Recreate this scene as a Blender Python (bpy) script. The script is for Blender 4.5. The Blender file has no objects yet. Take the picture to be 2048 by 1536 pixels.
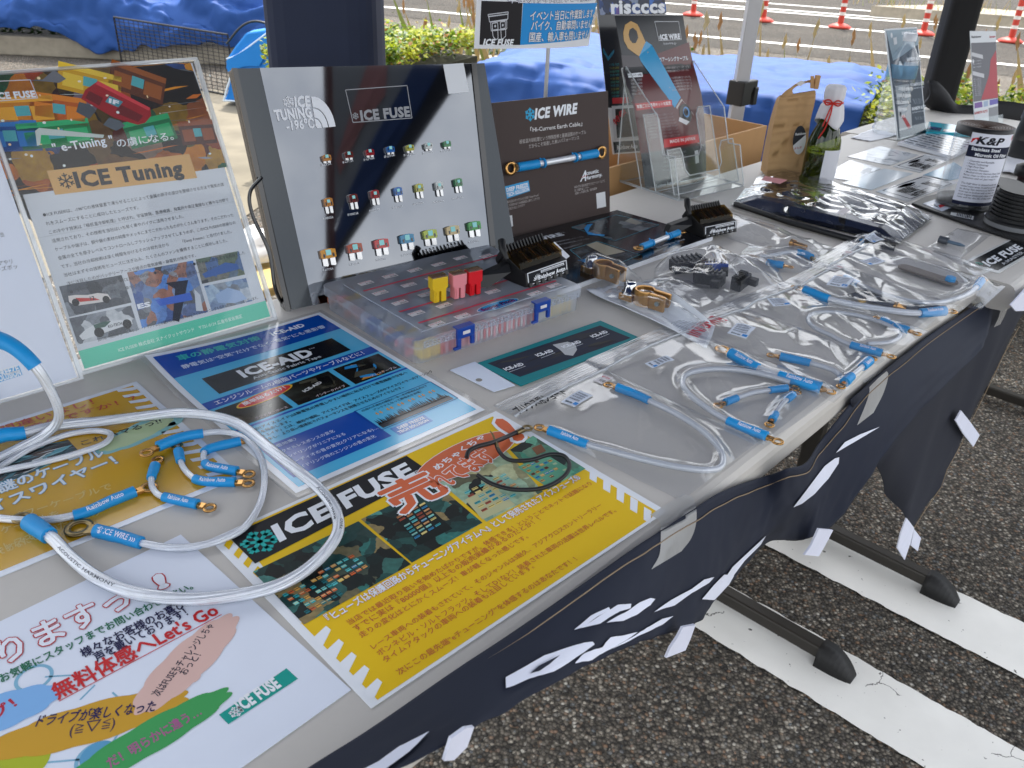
import bpy, bmesh, math, random
from mathutils import Vector, Matrix, noise
random.seed(7)
SC = bpy.context.scene
# ------------------------------------------------------------------ camera
T = 0.72                                   # table top height
F, CH, PIT, ROL = 1677.48, 0.42377, 0.506387, 0.0449454
_cp, _sp, _c, _s = math.cos(PIT), math.sin(PIT), math.cos(ROL), math.sin(ROL)
_up = Vector((0, _sp, _cp)); _rt = Vector((1, 0, 0)); FW = Vector((0, _cp, -_sp))
CR = _c * _rt + _s * _up; CU = -_s * _rt + _c * _up
CAM = Vector((0, 0, T + CH))
cd = bpy.data.cameras.new('camera'); cam = bpy.data.objects.new('camera', cd)
SC.collection.objects.link(cam); SC.camera = cam
cam.matrix_world = Matrix(((CR.x, CU.x, -FW.x, CAM.x), (CR.y, CU.y, -FW.y, CAM.y), (CR.z, CU.z, -FW.z, CAM.z), (0, 0, 0, 1)))
cd.sensor_width = 36; cd.lens = 36 * F / 2048; cd.clip_start = 0.02; cd.clip_end = 500
cd.dof.use_dof = True; cd.dof.focus_distance = 0.85; cd.dof.aperture_fstop = 20
# ------------------------------------------------------------------ light
SUN_EL, SUN_AZ = math.radians(60), math.radians(8)     # azimuth from +y towards +x
w = bpy.data.worlds.new('World'); SC.world = w; w.use_nodes = True
nt = w.node_tree; bg = nt.nodes['Background']
sky = nt.nodes.new('ShaderNodeTexSky'); sky.sky_type = 'NISHITA'; sky.sun_disc = False
sky.sun_elevation = SUN_EL; sky.sun_rotation = SUN_AZ; sky.air_density = 1.0; sky.dust_density = 2.5; sky.ozone_density = 1.0
tcw = nt.nodes.new('ShaderNodeTexCoord'); cn_w = nt.nodes.new('ShaderNodeTexNoise'); cn_w.inputs['Scale'].default_value = 2.3; cn_w.inputs['Detail'].default_value = 7; cn_w.inputs['Roughness'].default_value = .55
nt.links.new(tcw.outputs['Generated'], cn_w.inputs['Vector'])
cmw = nt.nodes.new('ShaderNodeMapRange'); cmw.inputs[1].default_value = .40; cmw.inputs[2].default_value = .60; cmw.inputs[3].default_value = .25; cmw.inputs[4].default_value = .95; nt.links.new(cn_w.outputs['Fac'], cmw.inputs[0])
mxw = nt.nodes.new('ShaderNodeMixRGB'); nt.links.new(cmw.outputs[0], mxw.inputs[0])
sdir = (math.sin(SUN_AZ) * math.cos(SUN_EL), math.cos(SUN_AZ) * math.cos(SUN_EL), math.sin(SUN_EL))   # clouds are brighter towards the sun
dtw = nt.nodes.new('ShaderNodeVectorMath'); dtw.operation = 'DOT_PRODUCT'; dtw.inputs[1].default_value = sdir; nt.links.new(tcw.outputs['Generated'], dtw.inputs[0])
glw = nt.nodes.new('ShaderNodeMapRange'); glw.interpolation_type = 'SMOOTHSTEP'; glw.inputs[1].default_value = .55; glw.inputs[2].default_value = 1; glw.inputs[3].default_value = 1; glw.inputs[4].default_value = 2.6; nt.links.new(dtw.outputs['Value'], glw.inputs[0])
clw = nt.nodes.new('ShaderNodeVectorMath'); clw.operation = 'SCALE'; clw.inputs[0].default_value = (9.4, 9.5, 9.6); nt.links.new(glw.outputs[0], clw.inputs['Scale']); nt.links.new(clw.outputs[0], mxw.inputs[2]); nt.links.new(sky.outputs[0], mxw.inputs[1])
nt.links.new(mxw.outputs[0], bg.inputs[0]); bg.inputs[1].default_value = 0.12
sl = bpy.data.lights.new('sun', 'SUN'); so = bpy.data.objects.new('sun', sl); SC.collection.objects.link(so)
sl.energy = 3.2; sl.angle = math.radians(0.6); sl.color = (1, .95, .87)
sd = Vector((math.sin(SUN_AZ) * math.cos(SUN_EL), math.cos(SUN_AZ) * math.cos(SUN_EL), math.sin(SUN_EL)))
so.rotation_euler = (-sd).to_track_quat('-Z', 'Y').to_euler(); so.location = (0, 0, 6)
SC.view_settings.view_transform = 'Standard'; SC.view_settings.look = 'None'
SC.view_settings.exposure = 1.08; SC.view_settings.gamma = 1
try:
    SC.cycles.transparent_max_bounces = 24; SC.cycles.max_bounces = 8; SC.cycles.caustics_reflective = False
except Exception: pass
# ------------------------------------------------------------------ frames
A = math.radians(48.3); U = Vector((math.cos(A), math.sin(A), 0)); V = Vector((-U.y, U.x, 0))
def ray(x, y): return CR * ((x - 1024) / F) + CU * ((768 - y) / F) + FW
def P(x, y, z=0.0):
    "the point of the horizontal plane z above the table top that shows at photograph pixel x, y"
    d = ray(x, y); return CAM + d * ((T + z - CAM.z) / d.z)
def G(x, y, z=0.0): return P(x, y, z - T)                # same for the ground
O = P(1343, 1040)
def W(u, v, z=0.0): return Vector((O.x, O.y, 0)) + U * u + V * v + Vector((0, 0, T + z))
def frame(o, ex, ey):
    ex = ex.normalized(); n = ex.cross(ey).normalized(); ey = n.cross(ex)
    return Matrix(((ex.x, ey.x, n.x, o.x), (ex.y, ey.y, n.y, o.y), (ex.z, ey.z, n.z, o.z), (0, 0, 0, 1)))
def onplane(x, y, M):
    n = Vector((M[0][2], M[1][2], M[2][2])); o = M.translation; d = ray(x, y)
    return CAM + d * ((o - CAM).dot(n) / d.dot(n))
# ------------------------------------------------------------------ materials
_m = {}
def lin(h):
    h = h.lstrip('#'); h = ''.join(x * 2 for x in h) if len(h) == 3 else h; r = []
    for i in (0, 2, 4):
        c = int(h[i:i + 2], 16) / 255; r.append(c / 12.92 if c <= .04045 else ((c + .055) / 1.055) ** 2.4)
    return r
def mat(name, col, rough=.5, metal=0, var=.06, scale=60, bump=0, spec=.5, coat=0, trans=0):
    key = name
    if key in _m: return _m[key]
    m = bpy.data.materials.new(name); m.use_nodes = True; t = m.node_tree; b = t.nodes['Principled BSDF']
    c = lin(col) if isinstance(col, str) else list(col)
    b.inputs['Roughness'].default_value = rough; b.inputs['Metallic'].default_value = metal
    b.inputs['Specular IOR Level'].default_value = spec; b.inputs['Coat Weight'].default_value = coat
    b.inputs['Coat Roughness'].default_value = .08
    tc = t.nodes.new('ShaderNodeTexCoord'); n = t.nodes.new('ShaderNodeTexNoise'); n.inputs['Scale'].default_value = scale
    n.inputs['Detail'].default_value = 4; t.links.new(tc.outputs['Object'], n.inputs['Vector'])
    mx = t.nodes.new('ShaderNodeMixRGB'); mx.inputs[1].default_value = [x * (1 - var) for x in c] + [1]
    mx.inputs[2].default_value = [min(1, x * (1 + var)) for x in c] + [1]
    t.links.new(n.outputs['Fac'], mx.inputs[0]); t.links.new(mx.outputs[0], b.inputs['Base Color'])
    if bump:
        bp = t.nodes.new('ShaderNodeBump'); bp.inputs['Strength'].default_value = bump; bp.inputs['Distance'].default_value = .002
        t.links.new(n.outputs['Fac'], bp.inputs['Height']); t.links.new(bp.outputs[0], b.inputs['Normal'])
    if trans:
        tr = t.nodes.new('ShaderNodeBsdfTranslucent'); tr.inputs[0].default_value = c + [1]
        ms = t.nodes.new('ShaderNodeMixShader'); ms.inputs[0].default_value = trans
        t.links.new(b.outputs[0], ms.inputs[1]); t.links.new(tr.outputs[0], ms.inputs[2])
        t.links.new(ms.outputs[0], t.nodes['Material Output'].inputs[0])
    _m[key] = m; return m
def ink(col, gloss=0):
    return mat('ink_%s_%d' % (col.lstrip('#'), gloss), col, .55 if not gloss else .16, 0, .035, 25, 0, .22 if not gloss else .4, .0 if not gloss else .25)
def clear(name, tint=(1, 1, 1), fres=1.45, milk=0.0, rough=.04, bump=0, bscale=30, base=0.0, milkcol=(.9, .93, .97)):
    "clear plastic or glass: see-through, with a surface sheen and a little milkiness"
    if name in _m: return _m[name]
    m = bpy.data.materials.new(name); m.use_nodes = True; t = m.node_tree; t.nodes.clear()
    out = t.nodes.new('ShaderNodeOutputMaterial'); tr = t.nodes.new('ShaderNodeBsdfTransparent'); tr.inputs[0].default_value = (*tint, 1)
    gl = t.nodes.new('ShaderNodeBsdfGlossy'); gl.inputs['Roughness'].default_value = rough
    fr = t.nodes.new('ShaderNodeFresnel'); ge = t.nodes.new('ShaderNodeNewGeometry'); im = t.nodes.new('ShaderNodeMapRange')
    im.inputs[3].default_value = fres; im.inputs[4].default_value = 1 / fres; t.links.new(ge.outputs['Backfacing'], im.inputs[0]); t.links.new(im.outputs[0], fr.inputs[0])
    ad = t.nodes.new('ShaderNodeMath'); ad.operation = 'ADD'; ad.inputs[1].default_value = base; t.links.new(fr.outputs[0], ad.inputs[0]); ad.use_clamp = True
    if milk:
        df = t.nodes.new('ShaderNodeBsdfDiffuse'); df.inputs[0].default_value = (*milkcol, 1)
        tl = t.nodes.new('ShaderNodeBsdfTranslucent'); tl.inputs[0].default_value = (*milkcol, 1)
        m1 = t.nodes.new('ShaderNodeMixShader'); m1.inputs[0].default_value = .5
        t.links.new(df.outputs[0], m1.inputs[1]); t.links.new(tl.outputs[0], m1.inputs[2])
        m2 = t.nodes.new('ShaderNodeMixShader'); m2.inputs[0].default_value = milk
        t.links.new(tr.outputs[0], m2.inputs[1]); t.links.new(m1.outputs[0], m2.inputs[2]); base_s = m2
    else: base_s = tr
    mx = t.nodes.new('ShaderNodeMixShader'); t.links.new(ad.outputs[0], mx.inputs[0])
    t.links.new(base_s.outputs[0], mx.inputs[1]); t.links.new(gl.outputs[0], mx.inputs[2]); t.links.new(mx.outputs[0], out.inputs[0])
    tc = t.nodes.new('ShaderNodeTexCoord'); n = t.nodes.new('ShaderNodeTexNoise'); n.inputs['Scale'].default_value = bscale; n.inputs['Detail'].default_value = 3
    t.links.new(tc.outputs['Object'], n.inputs['Vector'])
    bp = t.nodes.new('ShaderNodeBump'); bp.inputs['Strength'].default_value = bump; bp.inputs['Distance'].default_value = .003
    t.links.new(n.outputs['Fac'], bp.inputs['Height'])
    for s in (gl, fr): t.links.new(bp.outputs[0], s.inputs['Normal'])
    _m[name] = m; return m
# ------------------------------------------------------------------ objects
BASE = {}
def tag(o, label=None, cat=None, group=None, kind=None):
    for k, v in (('label', label), ('category', cat), ('group', group), ('kind', kind)):
        if v: o[k] = v
    return o
def E(name, label, cat, loc, group=None):
    o = bpy.data.objects.new(name, None); SC.collection.objects.link(o); o.location = loc; o.empty_display_size = .02
    BASE[o] = Vector(loc); return tag(o, label, cat, group)
I4 = Matrix.Identity(4)
class MB:
    def __init__(s, M=None): s.v = []; s.f = []; s.mi = []; s.ms = []; s.sm = []; s.M = M
    def add(s, vs, fs, m, M=None, smooth=False):
        M = M if M is not None else s.M
        if m not in s.ms: s.ms.append(m)
        k = s.ms.index(m); b = len(s.v)
        s.v += [(M @ Vector(p)) if M is not None else Vector(p) for p in vs]
        for f in fs: s.f.append([b + i for i in f]); s.mi.append(k); s.sm.append(smooth)
        return s
    def box(s, c, d, m, M=None):
        x, y, z = c; a, b, e = d[0] / 2, d[1] / 2, d[2] / 2
        vs = [(x + i * a, y + j * b, z + k * e) for k in (-1, 1) for j in (-1, 1) for i in (-1, 1)]
        return s.add(vs, [(0, 2, 3, 1), (4, 5, 7, 6), (0, 1, 5, 4), (2, 6, 7, 3), (0, 4, 6, 2), (1, 3, 7, 5)], m, M)
    def prism(s, poly, z0, z1, m, M=None, smooth=False):
        n = len(poly); vs = [(x, y, z0) for x, y in poly] + [(x, y, z1) for x, y in poly]
        fs = [tuple(range(n - 1, -1, -1)), tuple(range(n, 2 * n))] + [(i, (i + 1) % n, n + (i + 1) % n, n + i) for i in range(n)]
        return s.add(vs, fs, m, M)
    def tube(s, pts, r, m, n=10, caps=True, M=None, twist=0, lobes=0, lobe=.1, closed=False, smooth=True):
        pts = [Vector(p) for p in pts]; N = len(pts); vs = []; up = None; acc = 0
        for i, p in enumerate(pts):
            t = (pts[min(i + 1, N - 1)] - pts[max(i - 1, 0)])
            if t.length < 1e-9: t = Vector((0, 0, 1))
            t.normalize()
            if up is None: up = Vector((0, 0, 1)) if abs(t.z) < .9 else Vector((1, 0, 0))
            up = (up - t * up.dot(t)); up.normalize(); sd_ = t.cross(up)
            if i: acc += (p - pts[i - 1]).length
            rr = r(i / (N - 1)) if callable(r) else r
            for k in range(n):
                a = 2 * math.pi * k / n; q = rr * (1 + (lobe * math.cos(lobes * a + twist * acc) if lobes else 0))
                vs.append(p + up * (q * math.cos(a)) + sd_ * (q * math.sin(a)))
        fs = [(i * n + k, i * n + (k + 1) % n, (i + 1) * n + (k + 1) % n, (i + 1) * n + k) for i in range(N - 1) for k in range(n)]
        s.add(vs, fs, m, M, smooth)
        if caps: s.add(vs[:n], [tuple(range(n))], m, M); s.add(vs[-n:], [tuple(range(n - 1, -1, -1))], m, M)
        return s
    def lathe(s, prof, m, M, n=32, smooth=True):
        vs = [(r * math.cos(2 * math.pi * k / n), r * math.sin(2 * math.pi * k / n), z) for r, z in prof for k in range(n)]
        fs = [(i * n + k, i * n + (k + 1) % n, (i + 1) * n + (k + 1) % n, (i + 1) * n + k) for i in range(len(prof) - 1) for k in range(n)]
        s.add(vs, fs, m, M, smooth)
        return s
    def disc(s, r, z, m, M, n=32, down=False):
        vs = [(r * math.cos(2 * math.pi * k / n), r * math.sin(2 * math.pi * k / n), z) for k in range(n)]
        return s.add(vs, [tuple(range(n))[::-1] if down else tuple(range(n))], m, M)
    def grid(s, nu, nv, fn, m, M=None, smooth=True, back=False):
        vs = [fn(i / nu, j / nv) for j in range(nv + 1) for i in range(nu + 1)]; q = nu + 1
        fs = [(j * q + i, j * q + i + 1, (j + 1) * q + i + 1, (j + 1) * q + i) for j in range(nv) for i in range(nu)]
        return s.add(vs, fs, m, M, smooth)
    def build(s, name, parent=None, loc=None, bevel=0, solid=0, label=None):
        if parent is not None: loc = BASE[parent]
        elif loc is None:
            xs = [p.x for p in s.v]; ys = [p.y for p in s.v]; loc = Vector(((min(xs) + max(xs)) / 2, (min(ys) + max(ys)) / 2, min(p.z for p in s.v)))
        me = bpy.data.meshes.new(name); me.from_pydata([p - loc for p in s.v], [], s.f)
        for m in s.ms: me.materials.append(m)
        me.polygons.foreach_set('material_index', s.mi); me.polygons.foreach_set('use_smooth', s.sm); me.update()
        o = bpy.data.objects.new(name, me); SC.collection.objects.link(o); BASE[o] = Vector(loc)
        if parent is not None: o.parent = parent
        else: o.location = loc
        if bevel:
            b = o.modifiers.new('bevel', 'BEVEL'); b.width = bevel; b.segments = 2; b.limit_method = 'ANGLE'
        if solid:
            b = o.modifiers.new('solid', 'SOLIDIFY'); b.thickness = solid; b.offset = 0
        if label: o['label'] = label
        return o
def spline(pts, k=8):
    pts = [Vector(p) for p in pts]; q = [pts[0] * 2 - pts[1]] + pts + [pts[-1] * 2 - pts[-2]]; r = []
    for i in range(1, len(q) - 2):
        a, b, c, d = q[i - 1:i + 3]
        for j in range(k):
            t = j / k; r.append(.5 * ((2 * b) + (c - a) * t + (2 * a - 5 * b + 4 * c - d) * t * t + (3 * b - a - 3 * c + d) * t ** 3))
    return r + [pts[-1]]
# ------------------------------------------------------------------ lettering and printed sheets
_t = {}
def tmesh(s, bold=0):
    if (s, bold) in _t: return _t[(s, bold)]
    c = bpy.data.curves.new('lettering', 'FONT'); c.body = s; c.size = 1; c.resolution_u = 2; c.offset = bold
    c.space_character = 1 + bold * 1.7; o = bpy.data.objects.new('lettering', c); me = o.to_mesh()
    vs = [(p.co.x, p.co.y) for p in me.vertices]; fs = [tuple(p.vertices) for p in me.polygons]
    o.to_mesh_clear(); bpy.data.objects.remove(o); bpy.data.curves.remove(c)
    if not vs: vs = [(0, 0), (1, 0), (1, 1)]; fs = []
    x0 = min(p[0] for p in vs); x1 = max(p[0] for p in vs)
    r = ([(x - x0, y) for x, y in vs], fs, x1 - x0); _t[(s, bold)] = r; return r
def cjk(s): return any(ord(ch) > 0x2fff for ch in s)
def flake(c, r, w):
    "a six armed snow crystal, list of polygons"
    out = []
    for k in range(6):
        a = math.pi / 3 * k + math.pi / 6; e = Vector((math.cos(a), math.sin(a))); n = Vector((-e.y, e.x)); c = Vector(c)
        def bar(p, q):
            d = (q - p).normalized(); nn = Vector((-d.y, d.x)) * w / 2; out.append([p - nn, q - nn, q + nn, p + nn])
        bar(c, c + e * r)
        for b in (.56,):
            for sg in (1, -1):
                a2 = a + sg * math.radians(52); bar(c + e * r * b, c + e * r * b + Vector((math.cos(a2), math.sin(a2))) * r * .38)
    return out
class Sheet:
    "a printed sheet on a plane; shapes are given as photograph pixels and laid on the real plane"
    def __init__(s, M, gloss=0, deform=None, step=.00012):
        s.M = M; s.Mi = M.inverted(); s.g = gloss; s.mb = MB(M); s.df = deform; s.st = step
    def px(s, x, y): q = s.Mi @ onplane(x, y, s.M); return Vector((q.x, q.y))
    def q(s, pts): return [s.px(*p) for p in pts]
    def _z(s, x, y, l): return l * s.st + (s.df(x, y) if s.df else 0)
    def local(s, pts, col, l=1):
        m = ink(col, s.g) if isinstance(col, str) else col
        if s.df and len(pts) == 4:
            a, b, c, d = [Vector(p) for p in pts]; n = 14
            def fn(i, j):
                p = (a * (1 - i) + b * i) * (1 - j) + (d * (1 - i) + c * i) * j; return (p.x, p.y, s._z(p.x, p.y, l))
            s.mb.grid(n, n, fn, m)
        else: s.mb.add([(p[0], p[1], s._z(p[0], p[1], l)) for p in pts], [tuple(range(len(pts)))], m)
    def poly(s, pts, col, l=1): s.local(s.q(pts), col, l)
    def line(s, a, b, w, col, l=2, loc=False):
        if not loc: a, b = s.q([a, b])
        a = Vector(a); b = Vector(b); d = (b - a).normalized(); n = Vector((-d.y, d.x)) * w / 2; s.local([a - n, b - n, b + n, a + n], col, l)
    def box(s, pts, w, col, l=2):
        q = s.q(pts)
        for i in range(len(q)): s.line(q[i], q[(i + 1) % len(q)], w, col, l, True)
    def ell(s, c, rx, ry, ang, col, l=1, n=28, wob=0):
        c = s.px(*c); ca, sa = math.cos(ang), math.sin(ang); pts = []
        for k in range(n):
            a = 2 * math.pi * k / n; f = 1 + wob * math.sin(7 * a) * math.cos(3 * a + 1)
            x, y = rx * f * math.cos(a), ry * f * math.sin(a); pts.append((c.x + x * ca - y * sa, c.y + x * sa + y * ca))
        s.local(pts, col, l)
    def flk(s, c, r, w, col, l=2):
        for p in flake(s.px(*c), r, w): s.local(p, col, l)
    def text(s, t, a, b, col, c=None, h=None, bold=0, l=3, out=None, outw=.05, ital=0, loc=False):
        if not loc: a, b = s.q([a, b])
        a = Vector(a); b = Vector(b); d = b - a; L = d.length; e = d / L; n = Vector((-e.y, e.x))
        passes = [(bold, col, l)] if not out else [(bold + outw, out, l), (bold, col, l + 1)]
        jp = cjk(t); y0, y1 = (-.08, .86) if jp else (0, .72)
        for bo, co, ll in passes:
            tb = 0 if jp else bo; vs, fs, wd = tmesh(t, tb); _, _, w0 = tmesh(t, 0 if jp else bold)
            k = L / w0; dx = -(wd - w0) / 2
            if c is not None: up = (Vector(s.px(*c)) - a) / (y1 - y0)
            else: up = n * ((h / (y1 - y0)) if h else k)
            m = ink(co, s.g) if isinstance(co, str) else co
            if jp and bo > .004:
                nb = 4 if bo < .03 else 8; shifts = [(bo * .8 * math.cos(2 * math.pi * (q + .5) / nb), bo * .8 * math.sin(2 * math.pi * (q + .5) / nb), .05 * q) for q in range(nb)]
            else: shifts = [(0, 0, 0)]
            for sx, sy, sl_ in shifts:
                out_v = []
                for x, y in vs:
                    p = a + e * ((x + sx + dx) * k) + up * (y + sy - y0) + e * (ital * (y - y0) * k); out_v.append((p.x, p.y, s._z(p.x, p.y, ll + sl_)))
                s.mb.add(out_v, fs, m)
    def photo(s, pts, cols, n=60, seed=1, l=2, smin=.03, smax=.2, al=True, bg=None):
        "a small printed picture: many little shapes of the picture's colours inside a quad"
        R = random.Random(seed); q = s.q(pts); s.local(q, bg or cols[0], l)
        def bl(i, j): return (q[0] * (1 - i) + q[1] * i) * (1 - j) + (q[3] * (1 - i) + q[2] * i) * j
        for k in range(n):
            i, j = R.random(), R.random(); w_ = R.uniform(smin, smax); h_ = w_ * R.uniform(.3, 1.2)
            i0, i1, j0, j1 = max(0, i - w_), min(1, i + w_), max(0, j - h_), min(1, j + h_); sk = 0 if al else R.uniform(-.15, .15)
            cl = lambda z: min(1, max(0, z))
            s.local([bl(cl(i0 + sk), j0), bl(cl(i1 + sk), j0), bl(cl(i1 - sk), j1), bl(cl(i0 - sk), j1)], R.choice(cols), l + .3 + .004 * k)
    def base(s, pts, col, th=.0006, sub=False, loc=False):
        q = [Vector(p) for p in pts] if loc else s.q(pts); m = ink(col, s.g) if isinstance(col, str) else col
        if s.df:
            a, b, c, d = q; n = 18
            fn = lambda i, j: (lambda p: (p.x, p.y, s._z(p.x, p.y, 0)))((a * (1 - i) + b * i) * (1 - j) + (d * (1 - i) + c * i) * j)
            s.mb.grid(n, n, fn, m)
        else: s.mb.prism([(p.x, p.y) for p in q], -th, 0, m)
    def build(s, name, label=None, cat=None, group=None, parent=None):
        o = s.mb.build(name, parent)
        if parent is None: tag(o, label, cat, group)
        return o
def pm(cols, scale=60, seed=0, gloss=0, blur=.35):
    "printed picture: soft blots of the picture's colours"
    key = 'picture_%s_%d' % ('_'.join(c.lstrip('#') for c in cols[:3]), seed)
    if key in _m: return _m[key]
    m = bpy.data.materials.new(key); m.use_nodes = True; t = m.node_tree; b = t.nodes['Principled BSDF']; N = t.nodes.new; K = t.links.new
    tc = N('ShaderNodeTexCoord'); mp = N('ShaderNodeMapping'); mp.inputs['Location'].default_value = (seed * 1.7, seed * .9, 0); K(tc.outputs['Object'], mp.inputs[0])
    nz = N('ShaderNodeTexNoise'); nz.inputs['Scale'].default_value = scale * .7; nz.inputs['Detail'].default_value = 3; K(mp.outputs[0], nz.inputs['Vector'])
    ad = N('ShaderNodeVectorMath'); ad.operation = 'MULTIPLY_ADD'; ad.inputs[1].default_value = (1.3 / scale,) * 3; K(nz.outputs['Color'], ad.inputs[0]); K(mp.outputs[0], ad.inputs[2])
    v = N('ShaderNodeTexVoronoi'); v.feature = 'F1'; v.inputs['Scale'].default_value = scale; K(ad.outputs[0], v.inputs['Vector'])
    sp = N('ShaderNodeSeparateColor'); K(v.outputs['Color'], sp.inputs[0]); r = N('ShaderNodeValToRGB'); e = r.color_ramp.elements; n = len(cols)
    e[0].position = .12; e[0].color = lin(cols[0]) + [1]; e[1].position = .88; e[1].color = lin(cols[-1]) + [1]
    for i in range(1, n - 1): x = e.new(.12 + .76 * i / (n - 1)); x.color = lin(cols[i]) + [1]
    K(sp.outputs[0], r.inputs[0]); n2 = N('ShaderNodeTexNoise'); n2.inputs['Scale'].default_value = scale * 3; n2.inputs['Detail'].default_value = 4; K(mp.outputs[0], n2.inputs['Vector'])
    ov = N('ShaderNodeMixRGB'); ov.blend_type = 'OVERLAY'; ov.inputs[0].default_value = .55; K(r.outputs[0], ov.inputs[1]); K(n2.outputs['Fac'], ov.inputs[2]); K(ov.outputs[0], b.inputs['Base Color'])
    b.inputs['Specular IOR Level'].default_value = .25; b.inputs['Roughness'].default_value = .16 if gloss else .5; _m[key] = m; return m
def flat(z=.0008, yaw=0): return frame(W(0, 0, z), U, V)
def board(u0, v0, yaw, phi, z=0.0):
    ex = U * math.cos(yaw) + V * math.sin(yaw); nb = V * math.cos(yaw) - U * math.sin(yaw)
    ey = nb * math.sin(phi) + Vector((0, 0, 1)) * math.cos(phi); return frame(W(u0, v0, z), ex, ey)
# ================================================================== THE SETTING
def node_mat(name):
    m = bpy.data.materials.new(name); m.use_nodes = True; t = m.node_tree; _m[name] = m
    return m, t, t.nodes['Principled BSDF'], t.nodes.new('ShaderNodeTexCoord')
def asphalt(name, bright=1.0, sc=150):
    m, t, b, tc = node_mat(name); N = t.nodes.new; L = t.links.new
    v = N('ShaderNodeTexVoronoi'); v.inputs['Scale'].default_value = sc; L(tc.outputs['Object'], v.inputs['Vector'])
    nz = N('ShaderNodeTexNoise'); nz.inputs['Scale'].default_value = sc * .5; nz.inputs['Detail'].default_value = 5; L(tc.outputs['Object'], nz.inputs['Vector'])
    sp = N('ShaderNodeSeparateColor'); L(v.outputs['Color'], sp.inputs[0])
    r = N('ShaderNodeValToRGB'); e = r.color_ramp.elements
    e[0].position = 0; e[0].color = (.035, .033, .032, 1); e[1].position = 1; e[1].color = (.30, .29, .27, 1)
    for p, c in ((.3, (.060, .055, .049)), (.52, (.092, .083, .072)), (.70, (.125, .113, .098)), (.78, (.155, .10, .068)), (.83, (.085, .095, .105)), (.9, (.17, .155, .135)), (.97, (.25, .23, .20))):
        x = e.new(p); x.color = (*c, 1)
    L(sp.outputs[0], r.inputs[0])
    big = N('ShaderNodeTexNoise'); big.inputs['Scale'].default_value = 1.3; big.inputs['Detail'].default_value = 6; L(tc.outputs['Object'], big.inputs['Vector'])
    mr = N('ShaderNodeMapRange'); mr.inputs[1].default_value = .3; mr.inputs[2].default_value = .7; mr.inputs[3].default_value = .75 * bright; mr.inputs[4].default_value = 1.2 * bright; L(big.outputs[0], mr.inputs[0])
    gap = N('ShaderNodeMapRange'); gap.inputs[1].default_value = .35; gap.inputs[2].default_value = .62; gap.inputs[3].default_value = 1.0; gap.inputs[4].default_value = .4; L(v.outputs['Distance'], gap.inputs[0])
    mu = N('ShaderNodeMath'); mu.operation = 'MULTIPLY'; L(mr.outputs[0], mu.inputs[0]); L(gap.outputs[0], mu.inputs[1])
    mx = N('ShaderNodeMixRGB'); mx.blend_type = 'MULTIPLY'; mx.inputs[0].default_value = 1; L(r.outputs[0], mx.inputs[1]); L(mu.outputs[0], mx.inputs[2])
    m2 = N('ShaderNodeMixRGB'); m2.blend_type = 'OVERLAY'; m2.inputs[0].default_value = .35; L(mx.outputs[0], m2.inputs[1]); L(nz.outputs['Fac'], m2.inputs[2])
    wm = N('ShaderNodeMixRGB'); wm.blend_type = 'MULTIPLY'; wm.inputs[0].default_value = 1; wm.inputs[2].default_value = (1.02, 1.0, .95, 1); L(m2.outputs[0], wm.inputs[1]); L(wm.outputs[0], b.inputs['Base Color']); b.inputs['Roughness'].default_value = .9; b.inputs['Specular IOR Level'].default_value = .25
    bp = N('ShaderNodeBump'); bp.inputs['Strength'].default_value = 1; bp.inputs['Distance'].default_value = .006; bp.invert = True; L(v.outputs['Distance'], bp.inputs['Height']); L(bp.outputs[0], b.inputs['Normal'])
    return m
def cracked_paint(name, col, crack=5.0):
    m, t, b, tc = node_mat(name); N = t.nodes.new; L = t.links.new
    nz = N('ShaderNodeTexNoise'); nz.inputs['Scale'].default_value = 9; nz.inputs['Detail'].default_value = 8; L(tc.outputs['Object'], nz.inputs['Vector'])
    ad = N('ShaderNodeMixRGB'); ad.inputs[0].default_value = .12; L(tc.outputs['Object'], ad.inputs[1]); L(nz.outputs['Color'], ad.inputs[2])
    v = N('ShaderNodeTexVoronoi'); v.feature = 'DISTANCE_TO_EDGE'; v.inputs['Scale'].default_value = crack; L(ad.outputs[0], v.inputs['Vector'])
    lt = N('ShaderNodeMapRange'); lt.inputs[1].default_value = .001; lt.inputs[2].default_value = .006; L(v.outputs[0], lt.inputs[0])
    msk = N('ShaderNodeTexNoise'); msk.inputs['Scale'].default_value = 6; L(tc.outputs['Object'], msk.inputs['Vector'])
    mk = N('ShaderNodeMath'); mk.operation = 'GREATER_THAN'; mk.inputs[1].default_value = .44; L(msk.outputs[0], mk.inputs[0])
    mxx = N('ShaderNodeMath'); mxx.operation = 'MAXIMUM'; L(lt.outputs[0], mxx.inputs[0]); L(mk.outputs[0], mxx.inputs[1])
    chip = N('ShaderNodeTexNoise'); chip.inputs['Scale'].default_value = 75; chip.inputs['Detail'].default_value = 3; L(tc.outputs['Object'], chip.inputs['Vector'])
    ck = N('ShaderNodeMapRange'); ck.inputs[1].default_value = .27; ck.inputs[2].default_value = .31; L(chip.outputs[0], ck.inputs[0])
    mn = N('ShaderNodeMath'); mn.operation = 'MINIMUM'; L(mxx.outputs[0], mn.inputs[0]); L(ck.outputs[0], mn.inputs[1])
    c = lin(col); rp = N('ShaderNodeMixRGB'); rp.inputs[1].default_value = [x * .78 for x in c] + [1]; rp.inputs[2].default_value = [min(1, x * 1.05) for x in c] + [1]; L(nz.outputs[0], rp.inputs[0])
    mx = N('ShaderNodeMixRGB'); mx.inputs[1].default_value = (.07, .065, .06, 1); L(mn.outputs[0], mx.inputs[0]); L(rp.outputs[0], mx.inputs[2])
    L(mx.outputs[0], b.inputs['Base Color']); b.inputs['Roughness'].default_value = .7
    return m
ASPH = asphalt('car_park_asphalt', 1.75, 165); ROAD = asphalt('road_asphalt', .8, 120)
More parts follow.
